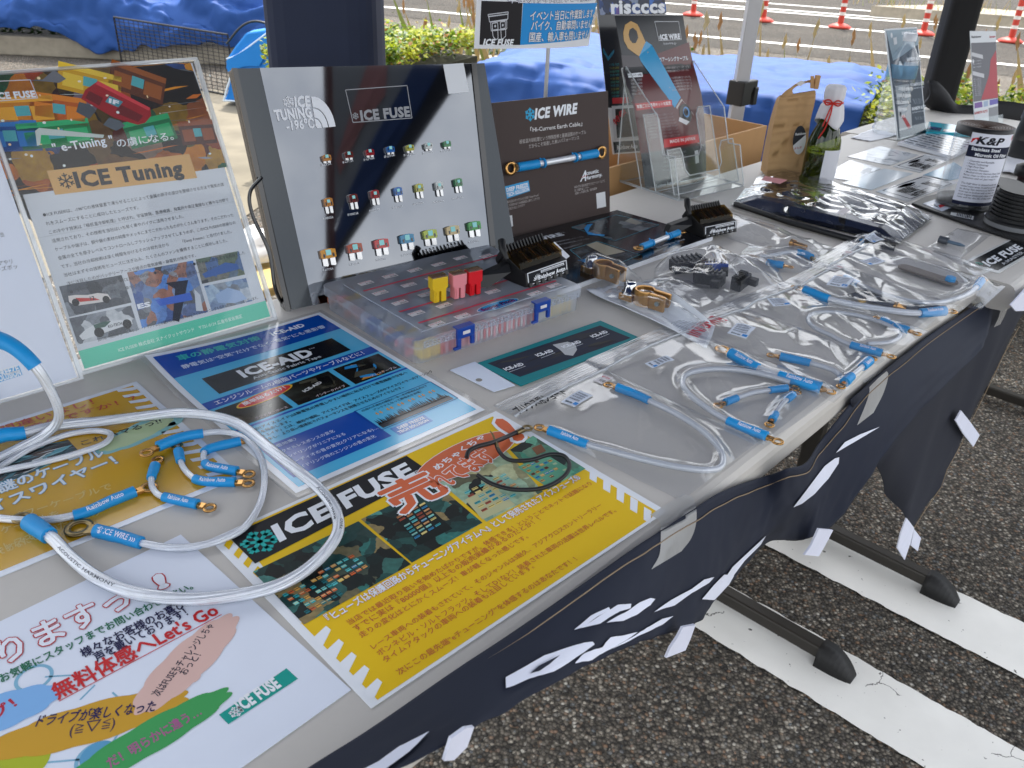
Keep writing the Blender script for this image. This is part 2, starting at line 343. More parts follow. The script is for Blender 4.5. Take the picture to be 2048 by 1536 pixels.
CONC = mat('concrete', '#6f6859', .9, 0, .55, 4, .6); KERB = mat('kerb_concrete', '#8f8778', .9, 0, .4, 12, .6)
STRIPE = cracked_paint('white_road_paint', '#eeede8'); WORN = cracked_paint('worn_road_paint', '#e8e6e0', 9)
def gz(x, y, z=0.0):                                    # table frame at ground level
    p = W(x, y); return Vector((p.x, p.y, z))
def guv(p): d = Vector((p.x, p.y, 0)) - Vector((O.x, O.y, 0)); return d.dot(U), d.dot(V)
g = MB(); g.add([(-60, -40, 0), (60, -40, 0), (60, 80, 0), (-60, 80, 0)], [(0, 1, 2, 3)], ASPH); tag(g.build('ground', loc=Vector((0, 0, 0))), kind='structure')
def strip(name, a, b, wd, z, m, rag=.004, step=.012):
    a = Vector((a.x, a.y, 0)); b = Vector((b.x, b.y, 0)); d = b - a; L = d.length; d.normalize(); n = Vector((-d.y, d.x, 0)); k = max(2, int(L / step)); mb = MB(); vs = []
    for i in range(k + 1):
        p = a + d * (L * i / k)
        for s_ in (-1, 1):
            r = rag * (noise.noise((i * step * 40, s_ * 7.3 + L, 1)) + .6 * noise.noise((i * step * 130, s_ * 3.1, L)))
            q = p + n * s_ * (wd / 2 + r); vs.append((q.x, q.y, z))
    mb.add(vs, [(2 * i, 2 * i + 2, 2 * i + 3, 2 * i + 1)[::-1] for i in range(k)], m)
    return tag(mb.build(name), kind='structure')
for e1, e2 in (((1700, 1446), (1700, 1309)), ((1811, 1237), (1848, 1152))):
    u1 = guv(G(*e1))[0]; u2 = guv(G(*e2))[0]; uc = (u1 + u2) / 2
    strip('parking_stripe', gz(uc - .004, -1.6), gz(uc + .004, 4.2), abs(u2 - u1), .004, STRIPE)
# pavement (concrete apron) behind the table on the left
pv = MB(); a = [G(-250, 190), G(440, 180), G(640, 330), G(440, 470), G(-250, 640)]
pv.add([(p.x, p.y, .004) for p in a], [(0, 1, 2, 3, 4)[::-1]], CONC); tag(pv.build('pavement'), kind='structure')
# the road beyond the hedge
rd = (G(2048, 88) - G(1536, 45)); rd.z = 0; rd.normalize(); rn = Vector((-rd.y, rd.x, 0))
L0 = G(1536, 45)
def rp(t, s, z=0.0): q = L0 + rd * t + rn * s; return Vector((q.x, q.y, z))
r_ = MB(); r_.add([rp(-40, -3.4, .003), rp(40, -3.4, .003), rp(40, 22, .003), rp(-40, 22, .003)], [(0, 1, 2, 3)], ROAD); tag(r_.build('road'), kind='structure')
strip('road_line', rp(-30, 0), rp(30, 0), .16, .007, STRIPE, .006, .06)
s2 = (G(1560, 88) - L0).dot(rn)
strip('road_line', rp(-30, s2), rp(30, s2), .15, .007, WORN, .02, .03)
for px in ((1560, 25), (1700, 31)):
    s3 = (G(*px) - L0).dot(rn); t3 = (G(*px) - L0).dot(rd); strip('road_line', rp(t3 - 2.5, s3), rp(t3 + 2.5, s3), .14, .007, STRIPE, .01, .06)
s4 = (G(1600, 12) - L0).dot(rn); strip('road_line', rp(-30, s4), rp(4, s4), .15, .007, STRIPE, .01, .06)
sm_, tm_ = (G(1800, 38) - L0).dot(rn), (G(1745, 28) - L0).dot(rd)
md = MB(); q = [rp(tm_, sm_), rp(tm_ + 26, sm_ - .15), rp(tm_ + 26, sm_ + 1.5), rp(tm_ + .9, sm_ + 1.3)]
M0 = Matrix.Identity(4); md.prism([(p.x, p.y) for p in q], 0, .16, KERB); tag(md.build('median_kerb'), kind='structure')
# ------------------------------------------------------------------ foliage
LEAF = [mat('leaf_yellow_green', '#93a01f', .45, 0, .35, 40, 0, .5, 0, .35), mat('leaf_green', '#5d7a1c', .45, 0, .35, 40, 0, .5, 0, .3),
        mat('leaf_dark_green', '#35511a', .5, 0, .35, 40, 0, .5, 0, .25), mat('leaf_lime', '#b3b53a', .45, 0, .3, 40, 0, .5, 0, .35), mat('leaf_bronze', '#9a6a35', .5, 0, .3, 40, 0, .5, 0, .25)]
CORE = mat('twigs', '#2b2a17', .9, 0, .4, 20)
def leaf(mb, c, s, R, m):
    a = R.uniform(0, 6.283); tl = R.uniform(-.9, .9); e = Vector((math.cos(a), math.sin(a), tl)).normalized(); n = Vector((R.uniform(-1, 1), R.uniform(-1, 1), 1.1)).normalized()
    sd_ = e.cross(n).normalized() * s * .32; mb.add([c, c + e * s * .45 + sd_, c + e * s, c + e * s * .45 - sd_], [(0, 1, 2, 3)], m)
hd = (G(1880, 158, .6) - G(760, 48, .6)); hd.z = 0; hd.normalize(); hn = Vector((-hd.y, hd.x, 0)); H0 = G(760, 48, .6); H0.z = 0
def hp(t, s, z=0.0): q = H0 + hd * t + hn * s; return Vector((q.x, q.y, z))          # t along the row, s<0 towards the table
def hedge(name, t0, t1, n, seed, label, s0=-.95, s1=0.0, h=.6, dens=None):
    R = random.Random(seed); root = E(name, label, 'hedge', hp((t0 + t1) / 2, (s0 + s1) / 2), 'clipped hedges along the road')
    c = MB(); q = [hp(t0, s0 + .1), hp(t1, s0 + .1), hp(t1, s1 - .08), hp(t0, s1 - .08)]; c.prism([(p.x, p.y) for p in q], .02, h - .1, CORE); c.build('twig_core', root)
    mb = MB()
    for k in range(n):
        t = R.uniform(t0, t1); f = R.random(); lump = .05 * noise.noise((t * 2.3, 1.2, seed)) + .035 * noise.noise((t * 6, 4, seed))
        if f < .55: s = R.uniform(s0, s1); z = h + lump + .04 * noise.noise((t * 5, s * 5, 2)) + R.gauss(-.02, .025)
        else: s = s0 + R.gauss(0.03, .03) + .06 * noise.noise((t * 4, R.random() * .3, 8)); z = R.uniform(.03, h + lump)
        hi = z > h - .1
        cl = noise.noise((t * 7, s * 7, z * 9)) + R.gauss(0, .35)
        m = LEAF[4] if (hi and R.random() < .06) else LEAF[3] if cl > .35 else LEAF[0] if cl > -.05 else LEAF[1] if cl > -.5 else LEAF[2]
        leaf(mb, hp(t, s, z), R.uniform(.018, .034), R, m)
    for k in range(int((t1 - t0) * 5)):
        t = R.uniform(t0, t1); s = R.uniform(s0, s1); z0 = h - .02
        for j in range(7):
            leaf(mb, hp(t + R.gauss(0, .006), s + R.gauss(0, .006), z0 + j * R.uniform(.010, .022)), .028, R, LEAF[3] if R.random() < .7 else LEAF[0])
    mb.build('foliage', root); return root
hedge('hedge', (G(735, 48, .6) - H0).dot(hd), (G(985, 60, .6) - H0).dot(hd) + .05, 15000, 3, 'low clipped yellow green hedge behind the navy post and mirror board', -.95)
tR = (G(1700, 200, .4) - H0).dot(hd)
hedge('hedge', (G(1770, 142, .6) - H0).dot(hd) - .06, tR + 3.2, 27000, 5, 'sunny yellow green hedge behind the water bottle and leaning price boards', -.95)
# dry grass between hedge and road
R = random.Random(11); DRY = [mat('straw', '#b39c6a', .8, 0, .3, 30), mat('grass_green', '#7d8740', .8, 0, .3, 30), mat('grass_seed', '#a0764a', .8, 0, .3, 30)]
gr = MB(); TG0 = (G(800, 45, .5) - H0).dot(hd)
for k in range(1300):
    t = R.uniform(TG0, 7.5); s = R.uniform(.05, 1.9); p = hp(t, s); hgt = R.uniform(.08, .3) if R.random() < .8 else R.uniform(.3, .75); a = R.uniform(0, 6.28)
    ln = Vector((math.cos(a), math.sin(a), 0)) * hgt * R.uniform(.05, .35); wd_ = Vector((math.sin(a), -math.cos(a), 0)) * .003; m = DRY[0] if R.random() < .7 else DRY[1]
    gr.add([p - wd_, p + wd_, p + ln * .4 + Vector((0, 0, hgt * .6)) + wd_ * .7, p + ln + Vector((0, 0, hgt)), p + ln * .4 + Vector((0, 0, hgt * .6)) - wd_ * .7], [(0, 1, 2, 3, 4)], m)
    if hgt > .33:
        q = p + ln + Vector((0, 0, hgt)); mm = DRY[2] if R.random() < .6 else DRY[0]
        for j in range(3): c_ = q + Vector((R.gauss(0, .004), R.gauss(0, .004), -.02 * j)); gr.add([c_, c_ + Vector((.009, 0, .025)), c_ + Vector((0, 0, .06)), c_ + Vector((-.009, .004, .025))], [(0, 1, 2, 3)], mm)
for k in range(500):
    q = rp(R.uniform(tm_ - .3, tm_ + 12), sm_ + R.uniform(0, 1.4), .15); hgt = R.uniform(.08, .3); a = R.uniform(0, 6.28); ln = Vector((math.cos(a), math.sin(a), 0)) * hgt * .4
    gr.add([q, q + Vector((.01, 0, 0)), q + ln + Vector((0, 0, hgt))], [(0, 1, 2)], DRY[0] if R.random() < .6 else DRY[1])
tag(gr.build('dry_grass', loc=Vector((0, 0, 0))), kind='stuff', label='dry roadside grass and seed heads between hedge and road', cat='grass')
# tree trunk at the right margin
tk = MB(); p0 = G(2062, 165, .0)
tp = hp((G(2062, 165, .2) - H0).dot(hd), .25); BARK = mat('bark', '#5f5446', .95, 0, .5, 30, 1)
tr = E('tree', 'rough trunk of a roadside tree at the right edge behind the hedge', 'tree', tp)
tk.tube([tp + Vector((.01 * math.sin(k), .012 * math.cos(k * 1.7), k * .17)) for k in range(14)], lambda x: .12 - .035 * x, BARK, 14, lobes=5, lobe=.12, twist=2); tk.build('trunk', tr)
cw = MB(); R = random.Random(9)
for k in range(9000):
    d = Vector((R.gauss(0, 1), R.gauss(0, 1), R.gauss(0, .7))).normalized() * R.uniform(.5, 1.15); leaf(cw, tp + Vector((0, .2, 3.2)) + d, .07, R, R.choice(LEAF[:3]))
cw.build('crown', tr)
# ------------------------------------------------------------------ delineator posts on the line
ORG = mat('delineator_orange', '#b5331f', .5, 0, .15, 12); WHT = mat('reflective_white', '#d9d4cc', .4, 0, .12, 30)
def delineator(p):
    t = E('delineator_post', 'faded orange and white flexible delineator post on the road line', 'delineator', p, 'delineator posts along the white road line')
    M = Matrix.Translation(p); b = MB(); b.lathe([(.0, .0), (.15, .0), (.15, .02), (.10, .045), (.05, .06), (.0, .06)], ORG, M, 20); b.build('base', t)
    q = MB(); q.lathe([(.038, .06), (.036, .8), (.03, .83), (0, .835)], ORG, M, 16); q.build('post', t)
    for z in (.16, .27, .38, .5, .62, .74): k = MB(); k.lathe([(.0395, z), (.0395, z + .04)], WHT, M, 16); k.build('reflective_band', t)
    return t
D0 = None
for k, px in enumerate([(1390, 31), (1530, 42), (1680, 56), (1846, 68), (2018, 82)]):
    p = G(*px); tt = (p - L0).dot(rd); p = rp(tt, 0, .008)
    if D0 is None: D0 = delineator(p)
    else:
        c = D0.copy(); SC.collection.objects.link(c); c.location = p
        for ch in D0.children:
            d = ch.copy(); SC.collection.objects.link(d); d.parent = c
    cur = D0 if k == 0 else c
    cur['label'] = ['leftmost orange and white delineator post, just right of the wire leaflet holder', 'orange and white delineator post partly behind the white canopy leg', 'orange and white delineator post standing right of the canopy leg', 'orange and white delineator post left of the black post', 'rightmost orange and white delineator post, right of the black post'][k]
# ------------------------------------------------------------------ tarps
TARP = mat('tarp_blue', '#2c5294', .62, 0, .14, 9, .3, .25, 0, .05)
def cloth_grid(name, nu, nv, fn, m, solid=.0025, parent=None): mb = MB(); mb.grid(nu, nv, fn, m); return mb.build(name, parent, solid=solid)
def fold(x, y, z=0, a=.03):
    n1 = noise.noise((x * 1.6, y * 1.6, z)); n2 = noise.noise((x * 4.1 + 3, y * 2.9, z + 5)); n3 = 1 - abs(noise.noise((x * 2.7 + y, y * 5.3 - x * 1.4, z + 9))) * 2.2
    n4 = 1 - abs(noise.noise((x * 7.7 + y * 2, y * 9.3 - x * 3.4, z + 2))) * 2.2; n5 = 1 - abs(noise.noise((x * 15 - y * 6, y * 17 + x * 7, z + 4))) * 2.2
    m1 = abs(noise.noise((x * 1.15 + 1, y * 2.0 - x * .5, z + 20))); m2 = abs(noise.noise((x * 3.1 - y * 1.2, y * 3.4 + x, z + 23))); m3 = abs(noise.noise((x * 7.3 + y * 3, y * 6.1 - x * 2, z + 29)))
    return a * (1.5 * m1 + 1.3 * m2 + .55 * m3 - .6) + a * .55 * (n1 + .5 * n2 + .5 * n3 + .22 * n4 + .05 * n5)
th = lambda x, y, z: (G(x, y, z) - H0).dot(hd)
tb0, tf0, tb1, tf1 = th(948, 94, .64), th(893, 128, .64), th(1775, 145, .64), th(1745, 185, .6)
def tarp1(i, j):
    k_ = min(1, j / .55); a_ = tb0 + (tf0 - tb0) * k_ - .06 * max(0, j - .55); c_ = tb1 + (tf1 - tb1) * k_ - .14 * max(0, j - .55); t = a_ + (c_ - a_) * i
    if j < .55: s = -.02 + (-1.0) * (j / .55); z = .64
    else: s = -1.04 - .16 * ((j - .55) / .45) ** .8; z = .64 - .6 * ((j - .55) / .45)
    ed = min(1, min(i, 1 - i) * 12); f = fold(t, s * 1.5 + z * .8, 2, .05)
    z += .5 * f - .035 * (1 - ed) + .03 * math.sin(t * 1.9 + 1) * (1 if j < .6 else .3); s -= (.9 * f if j > .5 else .1 * f)
    return hp(t, s + .02 * noise.noise((t * 3, 0, 4)), max(.01, z))
tag(cloth_grid('tarp', 260, 90, tarp1, TARP), 'crumpled blue tarp draped over the middle of the hedge', 'tarp')
wa = G(-120, 104); wb = G(470, 132); wd = (wb - wa); wd.z = 0; wd.normalize(); wn = Vector((-wd.y, wd.x, 0))
def wp(t, s, z=0.0): q = wa + wd * t + wn * s; return Vector((q.x, q.y, z))
wl = MB(); q = [wp(-1.5, 0), wp(6.4, 0), wp(6.4, .2), wp(-1.5, .2)]; wl.prism([(p.x, p.y) for p in q], 0, .15, KERB)
so_ = MB(); q_ = [wp(-1.5, .2), wp(6.4, .2), wp(6.4, 1.6), wp(-1.5, 1.6)]; so_.prism([(p.x, p.y) for p in q_], .0, .11, mat('shaded_planter_soil', '#1d1811', .95, 0, .5, 25, .6)); tag(so_.build('shaded_planter_soil'), kind='structure')  # soil bed added near-black to stand for the dark hole under the tarp
tag(wl.build('low_wall', bevel=.012), 'low weathered concrete planter wall under the tarp at upper left', 'wall')
TE = (G(548, 60, .35) - wa).dot(wd)
def tarp2(i, j):
    t = -1.2 + (TE + 1.2) * i; hang = max(0, .5 - abs(i - .18) * 7) if i < .3 else 0
    edge = .165 - .13 * min(1, max(0, (t - 1.0) / 3.0)) + .05 * math.sin(t * 3)
    if j < .35: k = j / .35; s = -.04 - .05 * math.sin(k * 3.14) + .06 * k; z = (edge - .30 * (1 if t < .45 else 0) * max(0, 1 - abs(t) / .8)) * (1 - k) + .46 * k
    else: k = (j - .35) / .65; s = .02 + 2.4 * k; z = .46 + .62 * math.sin(min(1, k * 1.3) * 1.57)
    f = fold(t * .9, s * .9 + z, 7, .11)
    return wp(t, s - .5 * abs(f) * (1 if j < .4 else .3), max(.012, z + f * .8))
tag(cloth_grid('tarp', 240, 110, tarp2, TARP), 'big folded blue tarp over the planter behind the low wall', 'tarp')
sh = MB(); R = random.Random(4)
for k in range(2600): leaf(sh, wp(R.uniform(-1.4, 6.2), R.uniform(.24, .6), R.uniform(.1, .26)), .05, R, LEAF[2])
tag(sh.build('planter_plant'), 'dark leafy ground plant in the planter behind the low wall', 'plant')
# wire mesh panel standing in front of the wall
WIRE = mat('black_wire', '#1c1b1d', .45, .4, .2, 30); pa = G(248, 150); pb = G(470, 196); pd = pb - pa; PL = pd.length; Mx = frame(Vector((pa.x, pa.y, .01)), pd, Vector((0, 0, 1)))
ht = (Mx.inverted() @ onplane(265, 40, Mx)).y; pt = E('mesh_panel', 'black wire mesh panel leaning in front of the low wall', 'mesh panel', pa)
fr_ = MB(Mx); fr_.tube([(0, 0, 0), (0, ht, 0), (PL, ht, 0), (PL, 0, 0), (0, 0, 0)], .007, WIRE, 8, smooth=False); fr_.build('frame', pt)
ms = MB(Mx)
for k in range(1, 22): ms.tube([(PL * k / 22, 0, 0), (PL * k / 22, ht, 0)], .0025, WIRE, 5, False)
for k in range(1, 16): ms.tube([(0, ht * k / 16, .003), (PL, ht * k / 16, .003)], .0025, WIRE, 5, False)
ms.build('wires', pt)
# ------------------------------------------------------------------ canopy tent over the stall and its neighbours' posts
NAVY = mat('navy_canvas', '#1d2740', .75, 0, .15, 20, .1); ALU = mat('painted_pole', '#b7b8bb', .35, .3, .06, 20); BLK = mat('black_plastic', '#111214', .45, 0, .2, 40)
NAVY_T = mat('navy_roof_canvas', '#1b2848', .75, 0, .15, 20, .1, .4, 0, .25)
ct = E('canopy_tent', 'navy pop-up canopy tent over the stall on grey metal legs with black clamps', 'tent', gz(.4, 0))
cu0, cu1, cv0, cv1 = -1.6, 2.9, -.75, 1.42; zr, zp = 2.1, 2.75
rf = MB(); cc = gz((cu0 + cu1) / 2, (cv0 + cv1) / 2, zp); cs = [gz(cu0, cv0, zr), gz(cu1, cv0, zr), gz(cu1, cv1, zr), gz(cu0, cv1, zr)]
rf.add(cs + [cc], [(0, 1, 4), (1, 2, 4), (2, 3, 4), (3, 0, 4)], NAVY_T); dn = Vector((0, 0, -.2)); rf.add(cs + [p + dn for p in cs], [(0, 1, 5, 4), (1, 2, 6, 5), (2, 3, 7, 6), (3, 0, 4, 7)], NAVY_T); rf.build('roof', ct)
lg = P(1465, 270, -.05); lx = 0
def leg(p, w_=.028):
    b = MB(); b.box((p.x, p.y, zr / 2), (w_, w_, zr), ALU); o = b.build('leg', ct, bevel=.003); return o
l1 = leg(lg, .034)
b = MB(frame(lg, U, V)); zc = (onplane(1482, 185, frame(lg, CR, Vector((0, 0, 1))))).z
b.box((0, 0, zc - lg.z), (.046, .046, .06), BLK); b.box((.04, -.005, zc - lg.z + .012), (.05, .02, .03), BLK); b.box((.055, -.005, zc - lg.z - .012), (.02, .03, .045), BLK); b.build('clamp', l1, bevel=.003)
b = MB(); o1 = lg - CR * .033; b.box((o1.x, o1.y, 1.6), (.012, .004, 1.15), BLK); b.build('strap', l1)
for u_, v_ in ((cu0 + .05, cv0 + .05), (cu1 - .05, cv0 + .05)): leg(gz(u_, v_))
# a neighbouring tent's slanted banner behind the photographer; it shows in the mirror board
def mirror_at(px, dist):
    M_ = board(.0026, .5555, -.2302, .3448); p = onplane(*px, M_); d = (p - CAM).normalized(); n_ = M_.col[2].xyz.normalized(); return p + (d - n_ * 2 * d.dot(n_)) * dist
nb = E('tent_banner', 'slanted navy and pale banner of a neighbouring tent, mirrored in the fuse board', 'banner', Vector((0, 0, 0)))
def nbp(L, m, dist, nm): b = MB(); b.add([mirror_at(p, dist) for p in L], [tuple(range(len(L)))], m); return b.build(nm, nb, solid=.004)
nbp([(884, 128), (960, 120), (950, 140), (897, 192), (765, 386), (700, 482), (640, 590), (600, 700), (660, 520), (747, 384), (782, 310), (840, 218)], mat('banner_deep_navy', '#0c1426', .7), 2.6, 'dark_hem')
nbp([(830, 125), (884, 128), (840, 218), (782, 310), (747, 384), (660, 520), (640, 560), (690, 400), (740, 290), (790, 200)], mat('banner_blue', '#27406f', .7), 2.62, 'blue_field')
nbp([(664, 125), (830, 125), (790, 200), (740, 290), (690, 400), (655, 500), (655, 300)], mat('banner_pale', '#8a8f94', .7, 0, .1, 6), 2.64, 'pale_field')
nbp([(735, 128), (775, 128), (770, 190), (720, 260), (680, 350), (672, 320), (710, 200)], mat('banner_rose', '#a87878', .7), 2.63, 'rose_stripe')
nbp([(646, 120), (664, 120), (668, 300), (672, 620), (652, 620), (650, 300)], mat('dark_red_pole', '#4a1519', .6), 2.55, 'red_pole')
# two tent legs in fabric covers
def cover(name, pxl, pxr, base, m, label, h=2.0, rnd=.02):
    M_ = frame(base, CR, Vector((0, 0, 1))); a_ = onplane(pxl, 40, M_); b_ = onplane(pxr, 40, M_); w_ = (b_ - a_).length; c_ = (a_ + b_) / 2
    mb = MB(Matrix.Translation((c_.x, c_.y, 0))); k = 24
    prof = []
    for i in range(k):
        t = 2 * math.pi * i / k; ct_, st = math.cos(t), math.sin(t); prof.append((w_ / 2 * math.copysign(abs(ct_) ** .45, ct_), w_ / 2 * .8 * math.copysign(abs(st) ** .45, st)))
    mb.prism(prof, .0, h, m); q = c_.copy(); q.z = 0
    mb2 = MB(Matrix.Translation((c_.x, c_.y, 0))); mb2.prism([(x * 1.02, y * 1.02) for x, y in prof], .0, .05, BLK)
    t = E(name, label, 'tent post', q); mb.build('fabric_cover', t, bevel=.004); mb2.build('foot', t)
pb0 = W(.30, .78, -T); 
cover('covered_post', 541, 763, P(650, 250, .1), NAVY, 'thick tent post in a smooth navy cover rising behind the mirror board')
cover('covered_post', 1886, 1949, P(1888, 200, -.05), mat('black_canvas', '#0b0b0e', .8, 0, .2, 30, .1), 'tent post in a black cover standing between the two price boards')
# ================================================================== TABLES AND CLOTHS
TOP = mat('table_plastic', '#c2beb8', .5, 0, .03, 90, .12); DARKM = mat('dark_steel', '#3a3733', .42, .5, .15, 20); RUB = mat('black_rubber', '#0d0d0e', .6, 0, .2, 30)
LIP = [(.012, 0), (.006, -.0006), (.001, -.003), (-.003, -.008), (-.0045, -.014), (-.0045, -.03), (-.003, -.034), (.001, -.036), (.001, -.040), (.02, -.042)]
def table(label, u0, u1, v0, v1, yaw, cut0=0, cut1=0, feet=()):
    "top with rolled front and rear lips between u0 and u1; cut shears an end"
    M = frame(W(u0, v0), U * math.cos(yaw) + V * math.sin(yaw), V * math.cos(yaw) - U * math.sin(yaw)); L = u1 - u0; D = v1 - v0
    base = M @ Vector((L / 2, D / 2, -T)); t = E('folding_table', label, 'table', base, 'folding tables of the stall')
    b = MB(M); ends = lambda y: (cut0 * y / D, L + cut1 * y / D)
    prof = [(y, z) for y, z in LIP][::-1] + [(D - y, z) for y, z in LIP]
    vs = []
    for y, z in prof:
        a, c = ends(y); vs += [(a, y, z), (c, y, z)]
    n = len(prof); b.add(vs, [(2 * i, 2 * i + 1, 2 * i + 3, 2 * i + 2) for i in range(n - 1)], TOP, None, False)
    b.add(vs, [tuple(2 * i for i in range(n)), tuple(2 * i + 1 for i in range(n))[::-1], (0, 2 * n - 2, 2 * n - 1, 1)], TOP); b.build('tabletop', t)
    for fx, dy in feet:
        lg_ = MB(M); lg_.box((fx, D / 2, (-T + .05 - .042) / 2), (.03, .035, T - .05 - .042), DARKM); lg_.box((fx, D / 2, -T + .030), (.027, .55 + dy, .026), DARKM); o = lg_.build('leg', t, bevel=.004)
        for y_ in (D / 2 - .275 - dy / 2, D / 2 + .275 + dy / 2):
            c = MB(M @ Matrix.Translation((fx, y_, -T))); sg = -1 if y_ < D / 2 else 1
            pr = []
            for i in range(9):
                x = i / 8; pr.append((sg * (-.02 + .066 * x), .034 * (1 - x ** 2.6) + .010))
            for i in range(8):
                (a, h0), (a2, h1) = pr[i], pr[i + 1]; w0 = .021 * (1 - .35 * (i / 8) ** 3); w1 = .021 * (1 - .35 * ((i + 1) / 8) ** 3)
                c.add([(-w0, a, .001), (w0, a, .001), (w1, a2, .001), (-w1, a2, .001), (-w0 * .8, a, h0), (w0 * .8, a, h0), (w1 * .8, a2, h1), (-w1 * .8, a2, h1)],
                      [(4, 5, 6, 7), (0, 4, 7, 3), (1, 2, 6, 5), (0, 3, 2, 1)] + ([(0, 1, 5, 4)] if i == 0 else []) + ([(3, 7, 6, 2)] if i == 7 else []), RUB, None, True)
            c.build('rubber_foot', o)
    return t
f1 = guv(G(1617, 1312)); f2 = guv(G(1782, 1148))
table('nearest grey plastic folding table, carrying the flyers and mirror board', -1.02, .793, 0, .60, 0, 0, 0, ((-.02 + .15, 0), (1.02 + f1[0], .02)))
table('middle grey plastic folding table, carrying the paper bag and oil filter can', .80, 1.66, -.045, .555, math.radians(-1.0), 0, -.08, ((f2[0] - .80, .06),))
s3a, s3b = guv(P(1680, 272)), guv(P(1896, 313))
table('far grey plastic folding table at the right edge under the water bottle', 1.668, 2.14, -.06, .56, math.radians(-1.0), -.08, 0, ((.30, 0),))
# navy banner cloth along the table front
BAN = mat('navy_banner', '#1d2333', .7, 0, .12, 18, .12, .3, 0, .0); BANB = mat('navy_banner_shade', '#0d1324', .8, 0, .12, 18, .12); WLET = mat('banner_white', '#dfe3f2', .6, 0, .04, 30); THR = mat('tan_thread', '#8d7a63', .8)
pairs = [((480, 1640), (500, 1760), -.02), ((600, 1548), (600, 1660), -.02), ((742, 1458), (745, 1565), -.025), ((905, 1345), (900, 1482), -.03), ((1024, 1266), (1016, 1425), -.03), ((1160, 1172), (1150, 1347), -.03), ((1262, 1100), (1245, 1296), -.03), ((1320, 1062), (1300, 1279), -.03), ((1390, 1017), (1368, 1256), -.02),
         ((1437, 987), (1408, 1236), -.01), ((1485, 967), (1440, 1190), .0), ((1530, 953), (1490, 1128), .01), ((1575, 938), (1536, 1082), .02), ((1612, 926), (1585, 1080), .02), ((1640, 884), (1620, 1076), .0), ((1676, 838), (1664, 1055), -.01), ((1733, 770), (1729, 965), -.02), ((1800, 715), (1795, 885), -.03), ((1880, 655), (1875, 790), -.03), ((1985, 588), (1965, 695), -.03)]
def vp(x, y, v):                                        # point of the upright plane v = const
    return onplane(x, y, frame(W(0, v), U, Vector((0, 0, 1))))
tp_ = spline([vp(*a, -.010 if k not in (12, 13) else -.03) for k, (a, b, o) in enumerate(pairs)], 8); bp_ = spline([vp(*b, -.02 + o) for a, b, o in pairs], 8)
NB = len(tp_) - 1
def ban(i, j, off=0):
    k = i * NB; a = int(min(NB - 1, k)); f = k - a; p = tp_[a].lerp(tp_[a + 1], f); q = bp_[a].lerp(bp_[a + 1], f); r = p.lerp(q, j)
    w_ = .005 * noise.noise((i * 16, j * 1.6, 3)) + .0018 * noise.noise((i * 50, j * 6, 5)); return r - V * (w_ * j ** .5 + off + .004 * (1 - (2 * j - 1) ** 2))
bt = E('banner_cloth', 'navy banner cloth with white lettering taped along the front of the near table', 'banner', W(.4, -.02, -.3))
bm = MB(); bm.grid(220, 26, lambda i, j: ban(i, j), BAN); cloth = bm.build('cloth', bt, solid=.0012)
st = MB(); pts = [ban(i / 300, .085 + .01 * math.sin(i * .4) * .2, .0016) for i in range(301)]; st.tube(pts, .0006, THR, 5); st.build('seam', bt)
from mathutils.bvhtree import BVHTree
def on_cloth(polys, bvh, m, name, parent, off=.0022):
    mb = MB()
    for pl in polys:
        b = bmesh.new(); vs = [b.verts.new((x, y, 0)) for x, y in pl]; b.faces.new(vs); bmesh.ops.triangulate(b, faces=b.faces[:]); bmesh.ops.subdivide_edges(b, edges=b.edges[:], cuts=4, use_grid_fill=True)
        b.verts.index_update(); out = []
        for v in b.verts:
            d = ray(v.co.x, v.co.y).normalized(); h, hn_ = bvh.ray_cast(CAM, d)[:2]
            if h is None: h = vp(v.co.x, v.co.y, -.03); hn_ = -V
            out.append(h + (hn_ if hn_.dot(d) < 0 else -hn_) * off)
        mb.add(out, [tuple(v.index for v in f.verts) for f in b.faces], m); b.free()
    return mb.build(name, parent)
bvh = BVHTree.FromPolygons([Vector(p) for p in bm.v], bm.f)
c3 = lambda L: [(1024 + x / 4, 1152 + y / 4) for x, y in L]; c4 = lambda L: [(1536 + x / 4, 768 + y / 4) for x, y in L]; c5 = lambda L: [(1300 + x / 4.096, 880 + y / 4.096) for x, y in L]
on_cloth([c3(L) for L in ([(485, 445), (620, 330), (760, 258), (770, 280), (660, 345), (560, 425)], [(548, 430), (720, 310), (830, 240), (935, 228), (930, 262), (850, 290), (760, 345), (690, 395)], [(740, 385), (880, 300), (1010, 215), (1090, 182), (1125, 188), (1090, 235), (980, 310), (870, 365)],
     [(-60, 830), (60, 760), (250, 650), (420, 590), (560, 545), (630, 535), (645, 555), (560, 620), (440, 700), (320, 770), (120, 840), (0, 895), (-60, 915)], [(485, 705), (560, 630), (700, 570), (770, 495), (985, 450), (900, 510), (760, 590), (620, 660)], [(780, 580), (960, 480), (1080, 400), (1180, 335), (1270, 315), (1180, 385), (1040, 450), (900, 530)],
     [(1115, 282), (1250, 190), (1420, 95), (1520, 20), (1600, 0), (1560, 45), (1420, 130), (1280, 230)], [(1500, 180), (1600, 60), (1680, -20), (1760, -10), (1720, 60), (1600, 185)])]
   + [c5(L) for L in ([(660, 1030), (800, 900), (935, 775), (890, 850), (760, 980), (640, 1140), (560, 1180)],)]
   + [c4(L) for L in ([(190, 975), (300, 830), (440, 650), (520, 590), (555, 580), (550, 630), (470, 750), (360, 870), (260, 945)], [(530, 545), (600, 460), (720, 400), (880, 340), (780, 400), (640, 480)])]
   + [[(650, 1500 + 90), (700, 1560), (760, 1530), (800, 1500), (860, 1470), (820, 1510), (740, 1570), (690, 1600)]], bvh, WLET, 'lettering', bt)
hole = [c3([(125, 805), (200, 740), (365, 655), (300, 715), (200, 785)])]
